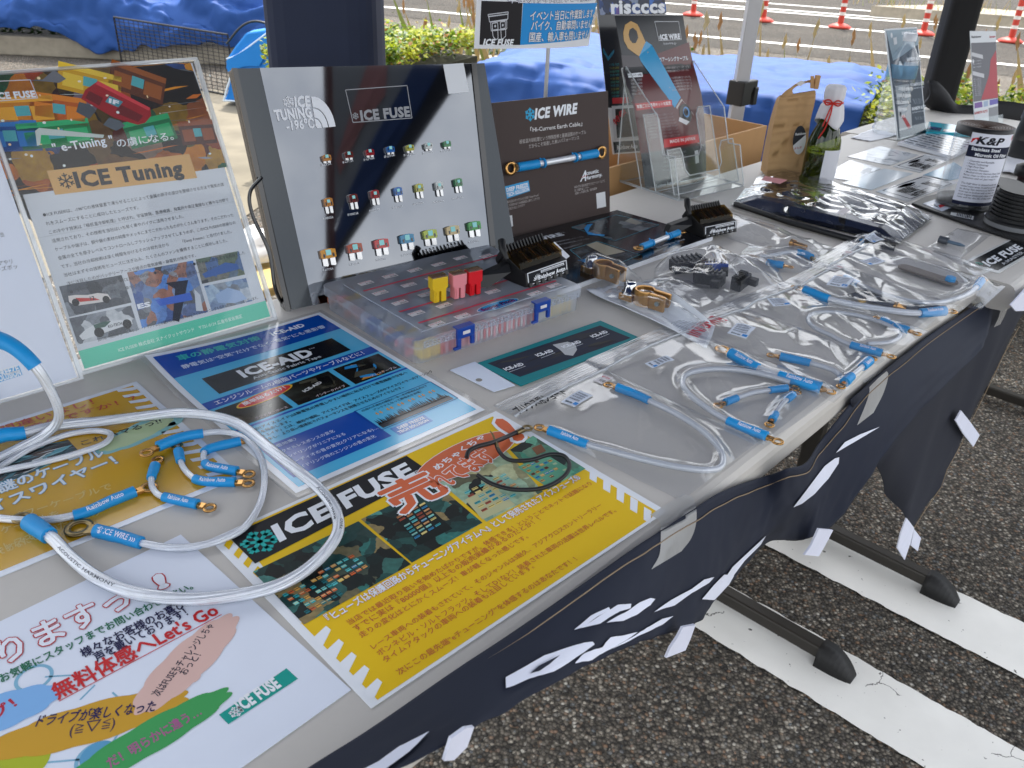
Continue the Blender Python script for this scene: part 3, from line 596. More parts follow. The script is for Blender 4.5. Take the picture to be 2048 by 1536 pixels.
on_cloth(hole, bvh, BAN, 'lettering_counter', bt, .0034)
def loop(px, v, parent, m):
    "a folded white hanging strap of the banner"
    M = frame(W(0, v), U, Vector((0, 0, 1))); q = [M.inverted() @ onplane(*p, M) for p in px]
    b = MB(M); b.prism([(p.x, p.y) for p in q], -.001, .001, m); o = b.build('strap_loop', parent); return o
WST = mat('white_strap', '#d9dcec', .7, 0, .06, 60)
loop([(900, 1475), (928, 1455), (946, 1452), (932, 1492), (906, 1518), (886, 1520)], -.055, bt, WST)
loop(c3([(1360, 405), (1460, 385), (1420, 500), (1380, 590), (1225, 650), (1260, 570), (1320, 480)]), -.055, bt, WST)
loop(c4([(400, 1155), (515, 1165), (450, 1290), (400, 1375), (285, 1365), (340, 1290)]), -.055, bt, WST)
# tape
TAPE = clear('packing_tape', (.93, .93, .92), 1.45, .80, .25, .3, 120, .0, (.74, .74, .73))
tb_o = [o for o in SC.objects if o.name == 'tabletop'][0]; tv = [v.co + BASE[tb_o] for v in tb_o.data.vertices]; tf_ = [tuple(p.vertices) for p in tb_o.data.polygons]
tbvh = BVHTree.FromPolygons(tv + [Vector(p) for p in bm.v], tf_ + [tuple(len(tv) + k for k in f) for f in bm.f])
def tape(left, right):
    a = spline([Vector((x, y, 0)) for x, y in left], 6); c = spline([Vector((x, y, 0)) for x, y in right], 6); n = len(a) - 1; mb = MB()
    def fn(i, j):
        q = a[int(i * n + .5)].lerp(c[int(i * n + .5)], j); d = ray(q.x, q.y).normalized(); h, hn_ = tbvh.ray_cast(CAM, d)[:2]
        if h is None: h = vp(q.x, q.y, -.02); hn_ = -V
        return h + (hn_ if hn_.dot(d) < 0 else -hn_) * .0014
    mb.grid(n, 10, fn, TAPE); return mb.build('tape', bt)
tape([(1300, 1032), (1318, 1046), (1319, 1075), (1316, 1110), (1300, 1140)], [(1366, 990), (1386, 1000), (1390, 1040), (1380, 1075), (1360, 1102)])
tape([(1722, 762), (1736, 774), (1732, 800), (1712, 850)], [(1760, 738), (1774, 748), (1765, 785), (1745, 825)])
tape([(1985, 600), (2000, 610), (1996, 632), (1986, 654)], [(2005, 580), (2018, 590), (2012, 620), (1999, 648)])
# second banner on the middle table, its shadow put into a darker navy
b2 = E('banner_cloth', 'navy banner painted shade-dark hanging from the middle table with white straps on its hem', 'banner', W(1.0, -.02, -.3))
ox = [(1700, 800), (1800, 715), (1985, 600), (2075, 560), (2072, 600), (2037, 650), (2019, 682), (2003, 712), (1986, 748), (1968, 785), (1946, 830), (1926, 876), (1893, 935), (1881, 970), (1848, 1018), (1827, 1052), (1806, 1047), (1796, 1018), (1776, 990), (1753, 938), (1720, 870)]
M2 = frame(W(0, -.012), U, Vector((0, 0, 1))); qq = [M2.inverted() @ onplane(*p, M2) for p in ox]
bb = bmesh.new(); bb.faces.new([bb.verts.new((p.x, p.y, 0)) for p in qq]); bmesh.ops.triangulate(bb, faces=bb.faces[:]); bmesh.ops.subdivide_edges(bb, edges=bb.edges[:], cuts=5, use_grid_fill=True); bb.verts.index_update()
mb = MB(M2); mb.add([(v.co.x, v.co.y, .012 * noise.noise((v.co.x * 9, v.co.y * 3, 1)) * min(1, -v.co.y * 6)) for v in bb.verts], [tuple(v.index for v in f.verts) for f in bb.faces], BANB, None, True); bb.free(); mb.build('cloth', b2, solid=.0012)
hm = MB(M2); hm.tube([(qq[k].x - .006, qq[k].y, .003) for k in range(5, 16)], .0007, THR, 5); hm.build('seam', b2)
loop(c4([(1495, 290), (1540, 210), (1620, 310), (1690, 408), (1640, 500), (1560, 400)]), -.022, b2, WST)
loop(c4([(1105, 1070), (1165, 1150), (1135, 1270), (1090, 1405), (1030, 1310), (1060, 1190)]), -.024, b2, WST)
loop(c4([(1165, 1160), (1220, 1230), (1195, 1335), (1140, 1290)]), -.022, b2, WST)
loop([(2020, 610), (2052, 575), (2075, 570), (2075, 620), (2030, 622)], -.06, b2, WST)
# cardboard carton on the ground behind the table
CARD = mat('cardboard', '#b98f5f', .8, 0, .08, 30, .1)
cb = E('cardboard_box', 'open brown cardboard carton standing behind the table', 'box', gz(1.05, .80))
bx = MB(frame(gz(1.05, .80), U, V)); zt = T + .03
for c_, d_ in (((0, -.155, zt / 2), (.62, .006, zt)), ((0, .155, zt / 2), (.62, .006, zt)), ((-.307, 0, zt / 2), (.006, .304, zt)), ((.307, 0, zt / 2), (.006, .304, zt)), ((0, 0, .02), (.6, .3, .006))): bx.box(c_, d_, CARD)
bx.build('carton', cb)
# ================================================================== FLYERS ON THE TABLE
YEL, WHI, BLK_, RED = '#e6be16', '#e9edf3', '#15171c', '#cf2a2f'
def k1(L): return [(x / 4, 1152 + y / 4) for x, y in L]          # crops of the photograph, four to one
def k2(L): return [(512 + x / 4, 768 + y / 4) for x, y in L]
def k3(L): return [(512 + x / 4, 1152 + y / 4) for x, y in L]
def k4(L): return [(1024 + x / 4, 768 + y / 4) for x, y in L]
# ---- yellow fuse flyer
S = Sheet(flat(.0010)); S.base([(742, 1416), (1334, 1022), (991.8, 822), (419.4, 1078.7)], WHI)
S.poly([(764, 1394), (1303, 1036), (1312, 1022), (1004, 842), (985, 833), (468, 1063), (480, 1075), (610, 1240), (602, 1246), (755, 1400)], YEL, 1)
for k in range(5):
    x, y = 638 + 25.6 * k, 1279 + 26.2 * k; S.poly([(x - 13, y - 2), (x + 14, y - 27), (x + 24, y - 19), (x + 9, y + 11), (x - 1, y + 16)], WHI, 2)
for k in range(5):
    x, y = 1180 + 27 * k, 942 + 20.4 * k; S.poly([(x, y - 10), (x + 15, y - 1), (x + 13, y + 24), (x - 1, y + 16)], WHI, 2)
for k in range(4):
    x, y = 456 + 19.2 * k, 1073 + 18.4 * k; S.poly([(x - 8, y + 18), (x + 2, y + 27), (x + 11, y + 12), (x + 2, y + 4)], YEL, 2)
S.poly([(1002, 838), (1010, 843), (1006, 848), (998, 843)], YEL, 2); S.poly([(1018, 849), (1029, 855), (1024, 862), (1014, 856)], YEL, 2)
S.poly([(456.2, 1073.2), (510.4, 1128), (862, 945.5), (813, 912)], BLK_, 3)
S.flk((520, 1084), .0145, .0034, '#19a8a4', 4)
S.text('ICE FUSE', (558.5, 1084), (832, 949), WHI, c=(541, 1054), bold=.045, l=5)
S.text('®', (833, 952), (848, 945), WHI, h=.006, l=5)
TEALP = ['#0b1a1c', '#12393b', '#1d5a57', '#2f8078', '#0a0f10', '#54a394', '#b8875a', '#2aa0b0', '#0d2223', '#c9a24a', '#082a2d']
TE = ['#07100f', '#0d2423', '#17403e', '#0a1413', '#2d6f68', '#0b1a1a', '#57a094', '#123a3a', '#8a7a52']
S.poly([(506, 1144), (717, 1043), (822, 1129), (608, 1250)], pm(TE, 75, 1), 3)
S.poly([(722, 1039), (872, 968), (965, 1046), (824, 1126)], pm(TE, 80, 2), 3)
S.poly([(880, 965), (1012, 902), (1086, 984), (973, 1044)], pm(['#0d1414', '#a9b894', '#8fb5a0', '#c2be90', '#101817', '#7fa894', '#b9b68a'], 55, 3), 3)
S.poly([(1020, 900), (1066, 872), (1171, 938), (1096, 980)], pm(['#10201f', '#3f8a72', '#66a98c', '#1d4a44', '#7fb795', '#0e1a18'], 60, 4), 3)
S.poly([(930, 1000), (985, 972), (1030, 1010), (965, 1040)], '#b9b98f', 3.6); S.poly([(790, 1040), (850, 1008), (905, 1058), (840, 1090)], '#0c1615', 3.6); S.poly([(1035, 935), (1090, 908), (1150, 945), (1090, 972)], '#63a88a', 3.6); S.poly([(1063, 897), (1082, 889), (1092, 903), (1074, 911)], '#7a5238', 4.4)
Rr = random.Random(5)
def fusegrid(q, nx, ny, cols, l):
    a, b, c, d = [Vector(p) for p in S.q(q)]
    for i in range(nx):
        for j in range(ny):
            if Rr.random() < .15: continue
            f = lambda x, y: (a * (1 - x) + b * x) * (1 - y) + (d * (1 - x) + c * x) * y; x0, y0 = (i + .12) / nx, (j + .2) / ny; x1, y1 = (i + .88) / nx, (j + .72) / ny
            S.local([f(x0, y0), f(x1, y0), f(x1, y1), f(x0, y1)], Rr.choice(cols), l); S.local([f(x0, y0 + .3 * (y1 - y0)), f(x1, y0 + .3 * (y1 - y0)), f(x1, y0 + .5 * (y1 - y0)), f(x0, y0 + .5 * (y1 - y0))], Rr.choice(['#d9cf9a', '#14302f']), l + .4)
FC = ['#2f86b8', '#d9c77a', '#3b9fa8', '#c0814e', '#a34a34', '#5fc0c4']
fusegrid([(632, 1145), (705, 1108), (740, 1135), (668, 1176)], 6, 4, ['#d8a05a', '#5fc6c9', '#d96a35', '#e3c768', '#2f86b8'], 4.6); fusegrid([(560, 1190), (640, 1150), (690, 1190), (615, 1232)], 7, 5, ['#36a7ad', '#7fd0c8', '#d9a24a', '#1f6f77', '#c9653a'], 4.6)
fusegrid([(790, 1035), (850, 1003), (885, 1050), (830, 1082)], 4, 8, FC, 4.6); fusegrid([(925, 985), (1010, 945), (1050, 985), (965, 1028)], 6, 6, FC, 4.6); fusegrid([(1040, 935), (1090, 912), (1140, 942), (1085, 968)], 6, 5, ['#2f86b8', '#7a3f2c', '#8fc4a4', '#c9a05a'], 4.6)
S.ell((936, 912), .058, .021, math.radians(-2), WHI, 5); S.ell((936, 912), .0572, .0203, math.radians(-2), '#cf6a45', 5.5)
S.text('めちゃくちゃ', (877, 942), (972, 876), WHI, h=.0085, bold=.03, l=6)
S.text('売', (806, 1030), (900, 985), '#d46a44', h=.041, bold=.04, l=6.2, out=WHI, outw=.05); S.text('れてます', (888, 985), (1000, 918), '#d46a44', h=.026, bold=.035, l=6.2, out=WHI, outw=.045)
S.text('!', (1030, 884), (1050, 873), '#d46a44', c=(985, 846), bold=.05, l=6.2, out=WHI, outw=.06)
for t_, a_, b_, o_ in (('『ヒューズは保護回路からチューニングアイテムへ』として発売されたアイスフューズ®', (660, 1245), (1164, 958), 1), ('当店では最近取り扱いを始めたばかりですが、体感できる！ということでネットで話題になり', (700, 1251), (1186, 969), 0), ('すでに実は『80000個』以上もの販売実績があるのだとか！！', (713, 1264), (1083, 1041), 0), ('走りの変化はとにかくスムーズ！車が軽くなった感じです。', (724, 1277), (1058, 1076), 0),
        ('レース車両への装着もされていて、そのジャンルはS耐久、アジアクロスカントリーラリー', (748, 1300), (1206, 1013), 0), ('ボンネビル・ソルトフラッツ。そしてD1など！装着された車両の活躍は世界レベルです。', (760, 1313), (1234, 1024), 0), ('タイムアタックの車両への装着も注目しています。', (772, 1327), (1070, 1136), 0), ('次にこの最先端“eチューニング”を体感するのはあなたです！！', (800, 1352), (1156, 1121), 0)):
    if o_: S.text(t_, a_, b_, WHI, bold=.03, l=3, out='#c4553a', outw=.028, h=.0085)
    else: S.text(t_, a_, b_, '#c0673a', bold=.012, l=3)
S.build('flyer', 'yellow fuse flyer with black title banner and engine bay pictures at the table front edge', 'flyer')
# ---- blue static-tape sheet, laminated, its far edge curling up
bo = P(592.2, 989.4); bx_ = P(970.8, 822) - bo; Mb = frame(bo + Vector((0, 0, .0010)), bx_, Vector((-bx_.y, bx_.x, 0)))
def curl(x, y): d = max(0, (y - .17) / .13) * max(0, 1 - x / .16); return .010 * d * d + .0004
S = Sheet(Mb, 1, curl, .00014); S.base([(-.006, -.006), (.216, -.006), (.216, .303), (-.006, .303)], clear('laminate', (1, 1, 1), 1.5, .12, .06), loc=True)
S.local([(0, 0), (.21, 0), (.21, .297), (0, .297)], '#e6ebf2', 1); S.local([(.006, .006), (.204, .006), (.204, .291), (.006, .291)], '#4fb4e0', 2)
S.local([(.006, .243), (.204, .243), (.204, .291), (.006, .291)], '#0b4aa8', 3)
S.local([(.028, .190), (.182, .190), (.182, .228), (.028, .228)], '#14161b', 3)
S.local([(.006, .168), (.204, .168), (.204, .183), (.006, .183)], '#0d49ab', 3)
T_ = lambda t, x0, x1, y, c, h, b=.02, **k: S.text(t, (x0, y), (x1, y), c, h=h, bold=b, loc=True, l=5, **k)
T_('車の静電気対策', .026, .120, .272, '#3fb7b4', .012, .03); T_('ICE-AID', .134, .176, .273, '#dfe9f7', .009, .05)
T_('静電気は“空気”だけでなく“電気”にも悪影響', .022, .192, .255, '#cfe0f5', .0085, .02)
T_('ICE-AID', .062, .146, .205, '#e8edf4', .017, .05); T_('Anti-Static Fabric Tape', .068, .148, .195, '#c8ced6', .0055, .02); T_('™', .147, .154, .217, '#c8ced6', .003, 0)
T_('エンジンルームの樹脂パーツやケーブルなどに！', .016, .188, .1715, '#e4ecf8', .0088, .02)
DK = ['#15140f', '#221f17', '#0d0d0c', '#3a382e', '#1a1a14', '#4a483c', '#262a24']
def ph(x0, x1, y0, y1, seed, cap, cols=DK):
    a = [(x0, y1), (x1, y1), (x1, y0), (x0, y0)]; S.local(a, cols[0], 3); R = random.Random(seed)
    for k in range(26):
        w_ = R.uniform(.004, .016); h_ = R.uniform(.003, .012); x = R.uniform(x0 + w_, x1 - w_); y = R.uniform(y0 + h_, y1 - h_); S.local([(x - w_, y - h_ * .4), (x + w_ * .6, y - h_), (x + w_, y + h_ * .5), (x - w_ * .5, y + h_)], R.choice(cols), 3.3 + k * .01)
    S.text(cap, (x0 + .022, y0 + .002), (x1 - .004, y0 + .002), '#e7d7df', h=.0045, bold=.01, loc=True, l=5)
ph(.010, .070, .122, .164, 1, 'ラジエターホース'); ph(.076, .136, .122, .164, 2, 'インテークパイプ'); ph(.142, .200, .122, .164, 3, 'アースケーブル', DK + ['#c98a2f', '#2a8fd0'])
S.text('ICE-AID', (.094, .140), (.118, .146), '#d5d8da', h=.0045, bold=.04, loc=True, l=5)
el = [(.060 + .032 * math.cos(a) , .158 + .009 * math.sin(a) + .10 * .032 * math.cos(a)) for a in [2 * math.pi * k / 28 for k in range(28)]]
S.local(el, '#e3b52c', 4.6); S.local([((x - .060) * .93 + .060, (y - .158) * .86 + .158) for x, y in el], '#c8202a', 4.8); S.text('簡単貼るだけ！', (.036, .1535), (.084, .1585), '#f2eef0', h=.007, bold=.03, loc=True, l=5.2)
S.local([(.006, .116), (.204, .116), (.204, .119), (.006, .119)], '#0d49ab', 3)
for k, t_ in enumerate(('ICE-AID(アイスエイド)は静電気の帯電しやすい場所に貼るだけで導電繊維で空気へ', '静電気を除去します。', '「アイスエイド」とは、補佐や補助。アイスエイドは、アイスフューズ®やアイスワイヤーのアーシング', 'の補助をし、より良い環境化でパフォーマンスを発揮させるためのアイテムです。')):
    T_(t_, .010, .010 + .0046 * len(t_) * .97, .107 - .0075 * k, '#14222f', .0050, .02)
S.local([(.010, .020), (.112, .020), (.112, .078), (.010, .078)], '#0a47a6', 3)
for k, t_ in enumerate(('〈体感効果〉', '・アクセルレスポンスの変化', '・ハンドリングがリニアになる', '・オーディオの音の変化(クリアになる)…', '・アイドリング時のエンジンの音の変化')): T_(t_, .014, .014 + .0048 * len(t_), .069 - .0105 * k, '#cfe0f5', .0052, .01)
for a_, b_ in (((.110, .034), (.204, .034)), ((.204, .034), (.204, .078)), ((.204, .078), (.110, .078)), ((.110, .078), (.110, .034))): S.line(a_, b_, .0009, '#0d3f8a', 4, True)
S.local([(.114, .036), (.200, .036), (.200, .044), (.114, .044)], '#121a26', 4); R = random.Random(3)
for k in range(44): x = .116 + .0019 * k; S.local([(x - .0012, .043), (x + .0012, .043), (x + R.uniform(-.0016, .0016), .043 + R.uniform(.006, .013))], '#121a26', 4)
for k in range(6):
    x = .124 + .013 * k; y = .060
    for dx in (0, .0045): S.local([(x + dx, y + .003), (x + dx + .002, y + .003), (x + dx + .001, y + .0008), (x + dx + .0025, y + .0008), (x + dx, y - .003), (x + dx + .0006, y - .0005), (x + dx - .0008, y - .0005)], '#d8a24a', 4.2)
T_('(仕組み)不織布の繊維の一本一本が静電気を飛ばす', .116, .196, .072, '#10243f', .0036, .01); T_('アンテナとなって静電気を放電！', .126, .184, .0665, '#10243f', .0036, .01)
S.local([(.118, .016), (.158, .016), (.158, .031), (.118, .031)], '#1a6fc0', 3); T_('DEEP FREEZE', .124, .155, .0242, '#e8f0f8', .0045, .045); T_('TECH SOLUSION', .120, .155, .0182, '#e8f0f8', .0042, .045)
S.build('laminated_sheet', 'glossy laminated blue sheet about anti-static tape with its far edge curling up', 'flyer')
# ---- white sheet with speech bubbles, front left
w1, w2 = P(702, 1380.7), P(360, 1069); yv = w2 - w1; Mw = frame(w1 + Vector((0, 0, .0008)), Vector((yv.y, -yv.x, 0)), yv); S = Sheet(Mw)
S.base([(-.297, 0), (0, 0), (0, .210), (-.297, .210)], '#dfe6f4', loc=True)
for t_, a_, b_, c_, h_, bo_ in (('お気軽にスタッフまでお問い合わせ下さい。', (4, 1367), (388, 1178), '#1f6f52', .0085, .03), ('様々なお客様のお喜びの', (168, 1317), (392, 1205), '#1e1f49', .0095, .03), ('声を戴いております！', (195, 1325), (378, 1231), '#1e1f49', .0095, .03), ("無料体感へLet's Go", (117, 1401), (441, 1229), '#c4272c', .0155, .035)): S.text(t_, a_, b_, c_, h=h_, bold=bo_, l=3)
S.line((118, 1403), (443, 1229.5), .0007, '#c4272c')
S.text('ありますっ', (-75, 1372), (268, 1212), '#e6ebf6', h=.026, bold=.03, l=3, out='#b8303c', outw=.045); S.text('!', (318, 1180), (340, 1171), '#e6ebf6', h=.016, bold=.05, l=3, out='#b8303c', outw=.03)
def cloud(c, rx, ry, ang, col, lv=2):
    R = random.Random(c[0]); cc_ = S.px(*c); pts = []; ca, sa = math.cos(ang), math.sin(ang)
    for k in range(72):
        a = 2 * math.pi * k / 72; f = .92 + .08 * abs(math.sin(a * 5.5 + R.random() * .05)); x, y = rx * f * math.cos(a), ry * f * math.sin(a); pts.append((cc_.x + x * ca - y * sa, cc_.y + x * sa + y * ca))
    S.local(pts, col, lv)
def ring(c, r, w_, col, lv=1):
    cc_ = S.px(*c); n = 30
    for k in range(n):
        a, b = 2 * math.pi * k / n, 2 * math.pi * (k + 1) / n; S.local([(cc_.x + r * math.cos(a), cc_.y + r * math.sin(a)), (cc_.x + r * math.cos(b), cc_.y + r * math.sin(b)), (cc_.x + (r - w_) * math.cos(b), cc_.y + (r - w_) * math.sin(b)), (cc_.x + (r - w_) * math.cos(a), cc_.y + (r - w_) * math.sin(a))], col, lv)
MOL = '#7fb3cf'
for c_, r_ in (((68, 1356), .011), ((195, 1518), .012), ((262, 1420), .012), ((20, 1505), .015)): ring(c_, r_, .0022, MOL)
for a_, b_ in (((40, 1380), (-20, 1410)), ((90, 1354), (150, 1350)), ((160, 1400), (190, 1370)), ((225, 1385), (250, 1408)), ((215, 1500), (255, 1440)), ((60, 1528), (175, 1518)), ((280, 1425), (420, 1422)), ((-5, 1490), (10, 1510))): S.line(a_, b_, .0012, MOL, 1)
S.ell((35, 1525), .017, .016, 0, '#a9b52a', 1.5); S.ell((198, 1512), .010, .010, 0, '#5a9cc4', 1.5)
cloud((182, 1446), .056, .0155, math.radians(-24), '#c99a2c', 2); cloud((378, 1322), .046, .0155, math.radians(20), '#d9b6ad', 2.2); cloud((300, 1475), .052, .0125, math.radians(-3), '#3f9c57', 2.4); cloud((-8, 1428), .036, .015, math.radians(-15), '#7fb2e6', 2.6)
S.poly(k1([(450, 1310), (500, 1320), (480, 1350), (430, 1375), (395, 1402), (400, 1380)]), '#c99a2c', 1.8); S.ell((390, 1356), .0042, .003, .4, '#d9b6ad', 2.7)
S.text('ドライブが楽しくなった', (70, 1455), (308, 1424), '#2b2352', h=.0088, bold=.03, l=3, ital=.15); S.text('(≧▽≦)', (138, 1471), (229, 1456), '#3b2b4c', h=.0078, bold=.0, l=3)
S.text('次はFUSEもチャレンジしちゃ', (319, 1394), (430, 1252), '#22233a', h=.0066, bold=.02, l=3); S.text('おっと！', (373, 1351), (404, 1311), '#22233a', h=.0066, bold=.02, l=3)
S.text('だ！明らかに違う…', (222, 1538), (405, 1430), '#a85a8f', h=.0085, bold=.03, l=3); S.text('プ！', (-6, 1440), (36, 1412), '#b5243a', h=.0095, bold=.04, l=3)
S.poly([(438, 1430), (573, 1337), (596, 1358), (457, 1449)], '#12988c', 2); S.flk((472, 1424), .0042, .0009, WHI, 3); S.text('ICE FUSE', (483, 1424), (563, 1372), WHI, h=.0095, bold=.05, l=3)
S.build('flyer', 'white flyer with coloured speech bubbles and a teal logo strip at the near corner', 'flyer')
# ---- yellow wire flyer, left
r1, r2 = P(486, 954), P(273, 764); yv = r2 - r1; Ml = frame(r1 + Vector((0, 0, .0008)), Vector((yv.y, -yv.x, 0)), yv); S = Sheet(Ml, 1); H_ = yv.length
S.base([(-.297, 0), (0, 0), (0, H_), (-.297, H_)], '#d8dfea', loc=True); S.local([(-.291, .006), (-.006, .006), (-.006, H_ - .006), (-.291, H_ - .006)], '#c79a1e', 1)
for k in range(14):
    y = .012 + .0145 * k
    S.local([(-.022, y + .006), (-.010, y + .0005), (-.005, y + .0005), (-.005, y + .0065), (-.008, y + .0065), (-.022, y + .0115)], '#d8dfea', 2)
S.text('間違いなし！', (0, 866), (190, 808), '#b6463a', h=.012, bold=.02, l=3); S.text('この音何ですか！？', (-10, 882), (275, 800), '#b6463a', h=.011, bold=.02, l=3)
cloud((285, 864), .047, .017, math.radians(10), '#82bcc0'); cloud((275, 868), .037, .012, math.radians(10), '#b3c79b', 2.4); S.ell((205, 880), .008, .005, 0, '#c79a1e', 2.6); S.text('これハマるっ!!', (165, 892), (325, 846), '#20242a', h=.009, bold=.015, l=4)
S.photo([(-60, 925), (136, 880), (160, 905), (-30, 985)], ['#2c2a2c', '#3f6f7c', '#5fa0ae', '#7fb9c4', '#4a3a34', '#d8dde0', '#29474f'], 70, 8, 3, .02, .12, False)
S.text('謎のケーブル', (2, 988), (212, 912), '#dfe8f0', h=.017, bold=.03, l=4, out='#3a97c9', outw=.035); S.text('アイスワイヤー！', (-60, 1046), (238, 928), '#dfe8f0', h=.017, bold=.03, l=4, out='#3a97c9', outw=.035)
for t_, a_, b_ in (('パワーケーブルで', (22, 1044), (226, 978)), ('アイスケーブルを', (-70, 1092), (120, 1034)), ('ノイズレスであなたの車の', (-60, 1128), (202, 1030)), ('何であなたも体感！', (-20, 1120), (120, 1062))): S.text(t_, a_, b_, '#d9c27c', h=.0105, bold=.015, l=3)
S.build('laminated_sheet', 'laminated yellow cable flyer lying under the tangle of clear cables at left', 'flyer')
# ================================================================== UPRIGHT POSTER IN A CLEAR CASE, FUSE BOARD, BROWN PANEL
CASE = clear('clear_case', (.98, .985, .99), 1.4, .03, .04, .06, 14, -.01); CEDGE = clear('clear_case_edge', (.92, .95, .97), 1.6, .45, .15, 0, 10, .05); ACR = clear('acrylic', (.97, .985, .98), 1.49, .03, .02, .05, 8); AED = clear('acrylic_edge', (.95, .97, .97), 1.4, .5, .15, 0, 10, .04)
MP = board(-.2333, .5623, -.0709, .4225); pr_ = E('poster_stand', 'poster with colourful glass fuses in a clear hard case leaning at the left rear', 'poster stand', MP.translation)
S = Sheet(MP, 0); PW, PH = .215, .297
S.base([(.003, .003), (PW - .002, .003), (PW - .002, PH - .002), (.003, PH - .002)], '#d3d8de', .0008, loc=True)
S.local([(.003, .003), (PW - .002, .003), (PW - .002, .022), (.003, .022)], '#5fcfae', 1)
top = [(12, 396), (452, 335), (379, 126), (-70, 150), (-130, 160)]
FUSE = ['#c96a14', '#e0901c', '#8a2a12', '#d8b01f', '#0f7a45', '#14509a', '#a8141c', '#20120c', '#e8a02c', '#5a2410', '#101418']
S.poly([(-160, 150), (381, 126), (455, 334), (-120, 412)], pm(['#120a08', '#8a2a12', '#c96a14', '#e0a02c', '#b5400c', '#0f6a40', '#3a1a10', '#14509a', '#c99a1f', '#1a0e0a'], 36, 5), 2)
S.photo([(-160, 150), (381, 126), (455, 334), (-120, 412)], FUSE[:2] + ['#5f6670', '#8d949c', '#e8c87a', '#d9e0da'], 46, 21, 2, .008, .03, False, pm(['#120a08', '#8a2a12', '#c96a14', '#e0a02c', '#b5400c', '#0f6a40', '#3a1a10', '#14509a', '#c99a1f', '#1a0e0a'], 36, 5))
def facet(c, w_, h_, ang, col, hi, lv):
    c = S.px(*c); ca, sa = math.cos(ang), math.sin(ang); rot = lambda x, y: (c.x + x * ca - y * sa, c.y + x * sa + y * ca)
    S.local([rot(-w_, -h_), rot(w_, -h_), rot(w_, h_), rot(-w_, h_)], col, lv); S.local([rot(-w_, h_ * .6), rot(w_, h_ * .6), rot(w_, h_), rot(-w_, h_)], hi, lv + .1); S.local([rot(-w_ * .85, -h_ * .7), rot(-w_ * .2, -h_ * .7), rot(-w_ * .2, h_ * .3), rot(-w_ * .85, h_ * .3)], hi, lv + .1); S.local([rot(w_ * .25, -h_ * .7), rot(w_ * .9, -h_ * .7), rot(w_ * .9, h_ * .3), rot(w_ * .25, h_ * .3)], hi, lv + .1)
    S.local([rot(-w_ * .22, -h_ * .35), rot(w_ * .22, -h_ * .35), rot(w_ * .22, h_ * .35), rot(-w_ * .22, h_ * .35)], '#4fa8b0', lv + .2)
facet((45, 222), .030, .014, -.05, '#c47a12', '#e6a52e', 3.9); facet((118, 218), .026, .014, -.25, '#b8560e', '#d97e1e', 3.9); facet((112, 268), .034, .013, -.02, '#0d7a44', '#2fb070', 3.9); facet((20, 272), .026, .015, -.1, '#12488c', '#2f78c0', 3.9); facet((180, 165), .030, .014, -.35, '#c8980f', '#e2bf3c', 3.9); facet((275, 165), .028, .015, -.45, '#5a2a10', '#94501c', 3.9); facet((300, 262), .026, .014, .1, '#0c6b40', '#27a466', 3.9); facet((395, 265), .020, .013, -.05, '#4a1d0d', '#8c441a', 3.9)
S.poly([(108, 140), (132, 158), (118, 166), (82, 162)], '#6e7078', 4.4); S.poly([(158, 204), (180, 210), (192, 222), (178, 238), (152, 224)], '#4c535c', 5); S.poly([(218, 235), (240, 242), (250, 252), (232, 262), (206, 250)], '#59616a', 5)
S.poly([(196, 162), (300, 216), (302, 232), (290, 246), (275, 250), (228, 236), (162, 198), (170, 180)], '#9c0f1c', 4.6); S.poly([(196, 162), (300, 216), (298, 222), (190, 168)], '#d33a44', 4.8); S.poly([(178, 182), (206, 196), (198, 212), (170, 196)], '#6a0a14', 4.8); S.poly([(238, 208), (286, 232), (276, 244), (230, 226)], '#6a0a14', 4.8)
S.poly([(219, 192), (246, 204), (236, 215), (210, 204)], '#3f8fa0', 5); S.text('IF', (217, 205), (237, 211), WHI, h=.0045, bold=.05, l=6)
S.poly([(70, 262), (78, 256), (208, 270), (206, 276), (82, 270), (80, 290), (74, 292)], '#c9d4cf', 4.4)
for k in range(26): S.ell((Rr.uniform(5, 430), Rr.uniform(150, 345)), Rr.uniform(.0006, .0018), Rr.uniform(.0006, .0016), 0, Rr.choice(['#f2e6d0', '#e9f2f0', '#f5d8a0']), 4.9, 10)
S.box([(-30, 164), (60, 160), (75, 196), (-20, 204)], .0008, '#d5d5d8', 6); S.text('ICE FUSE', (-8, 199), (72, 194), WHI, h=.0062, bold=.05, l=6)
S.text('" e-Tuning "', (108, 305), (228, 287), WHI, h=.0085, bold=.02, l=6); S.text('の虜になる。', (236, 296), (348, 280), WHI, h=.0095, bold=.01, l=6)
S.poly([(93, 342), (378, 308), (394, 356), (110, 390)], '#d4a665', 6); S.flk((132, 362), .0080, .0012, '#22242a', 7); S.text('ICE Tuning', (153, 375), (368, 349), '#22242a', h=.0155, bold=.045, l=7)
S.local([(.003, .139), (.02, .139), (PW - .002, .139), (PW - .002, .14), (.003, .14)], '#c9ced4', 2)
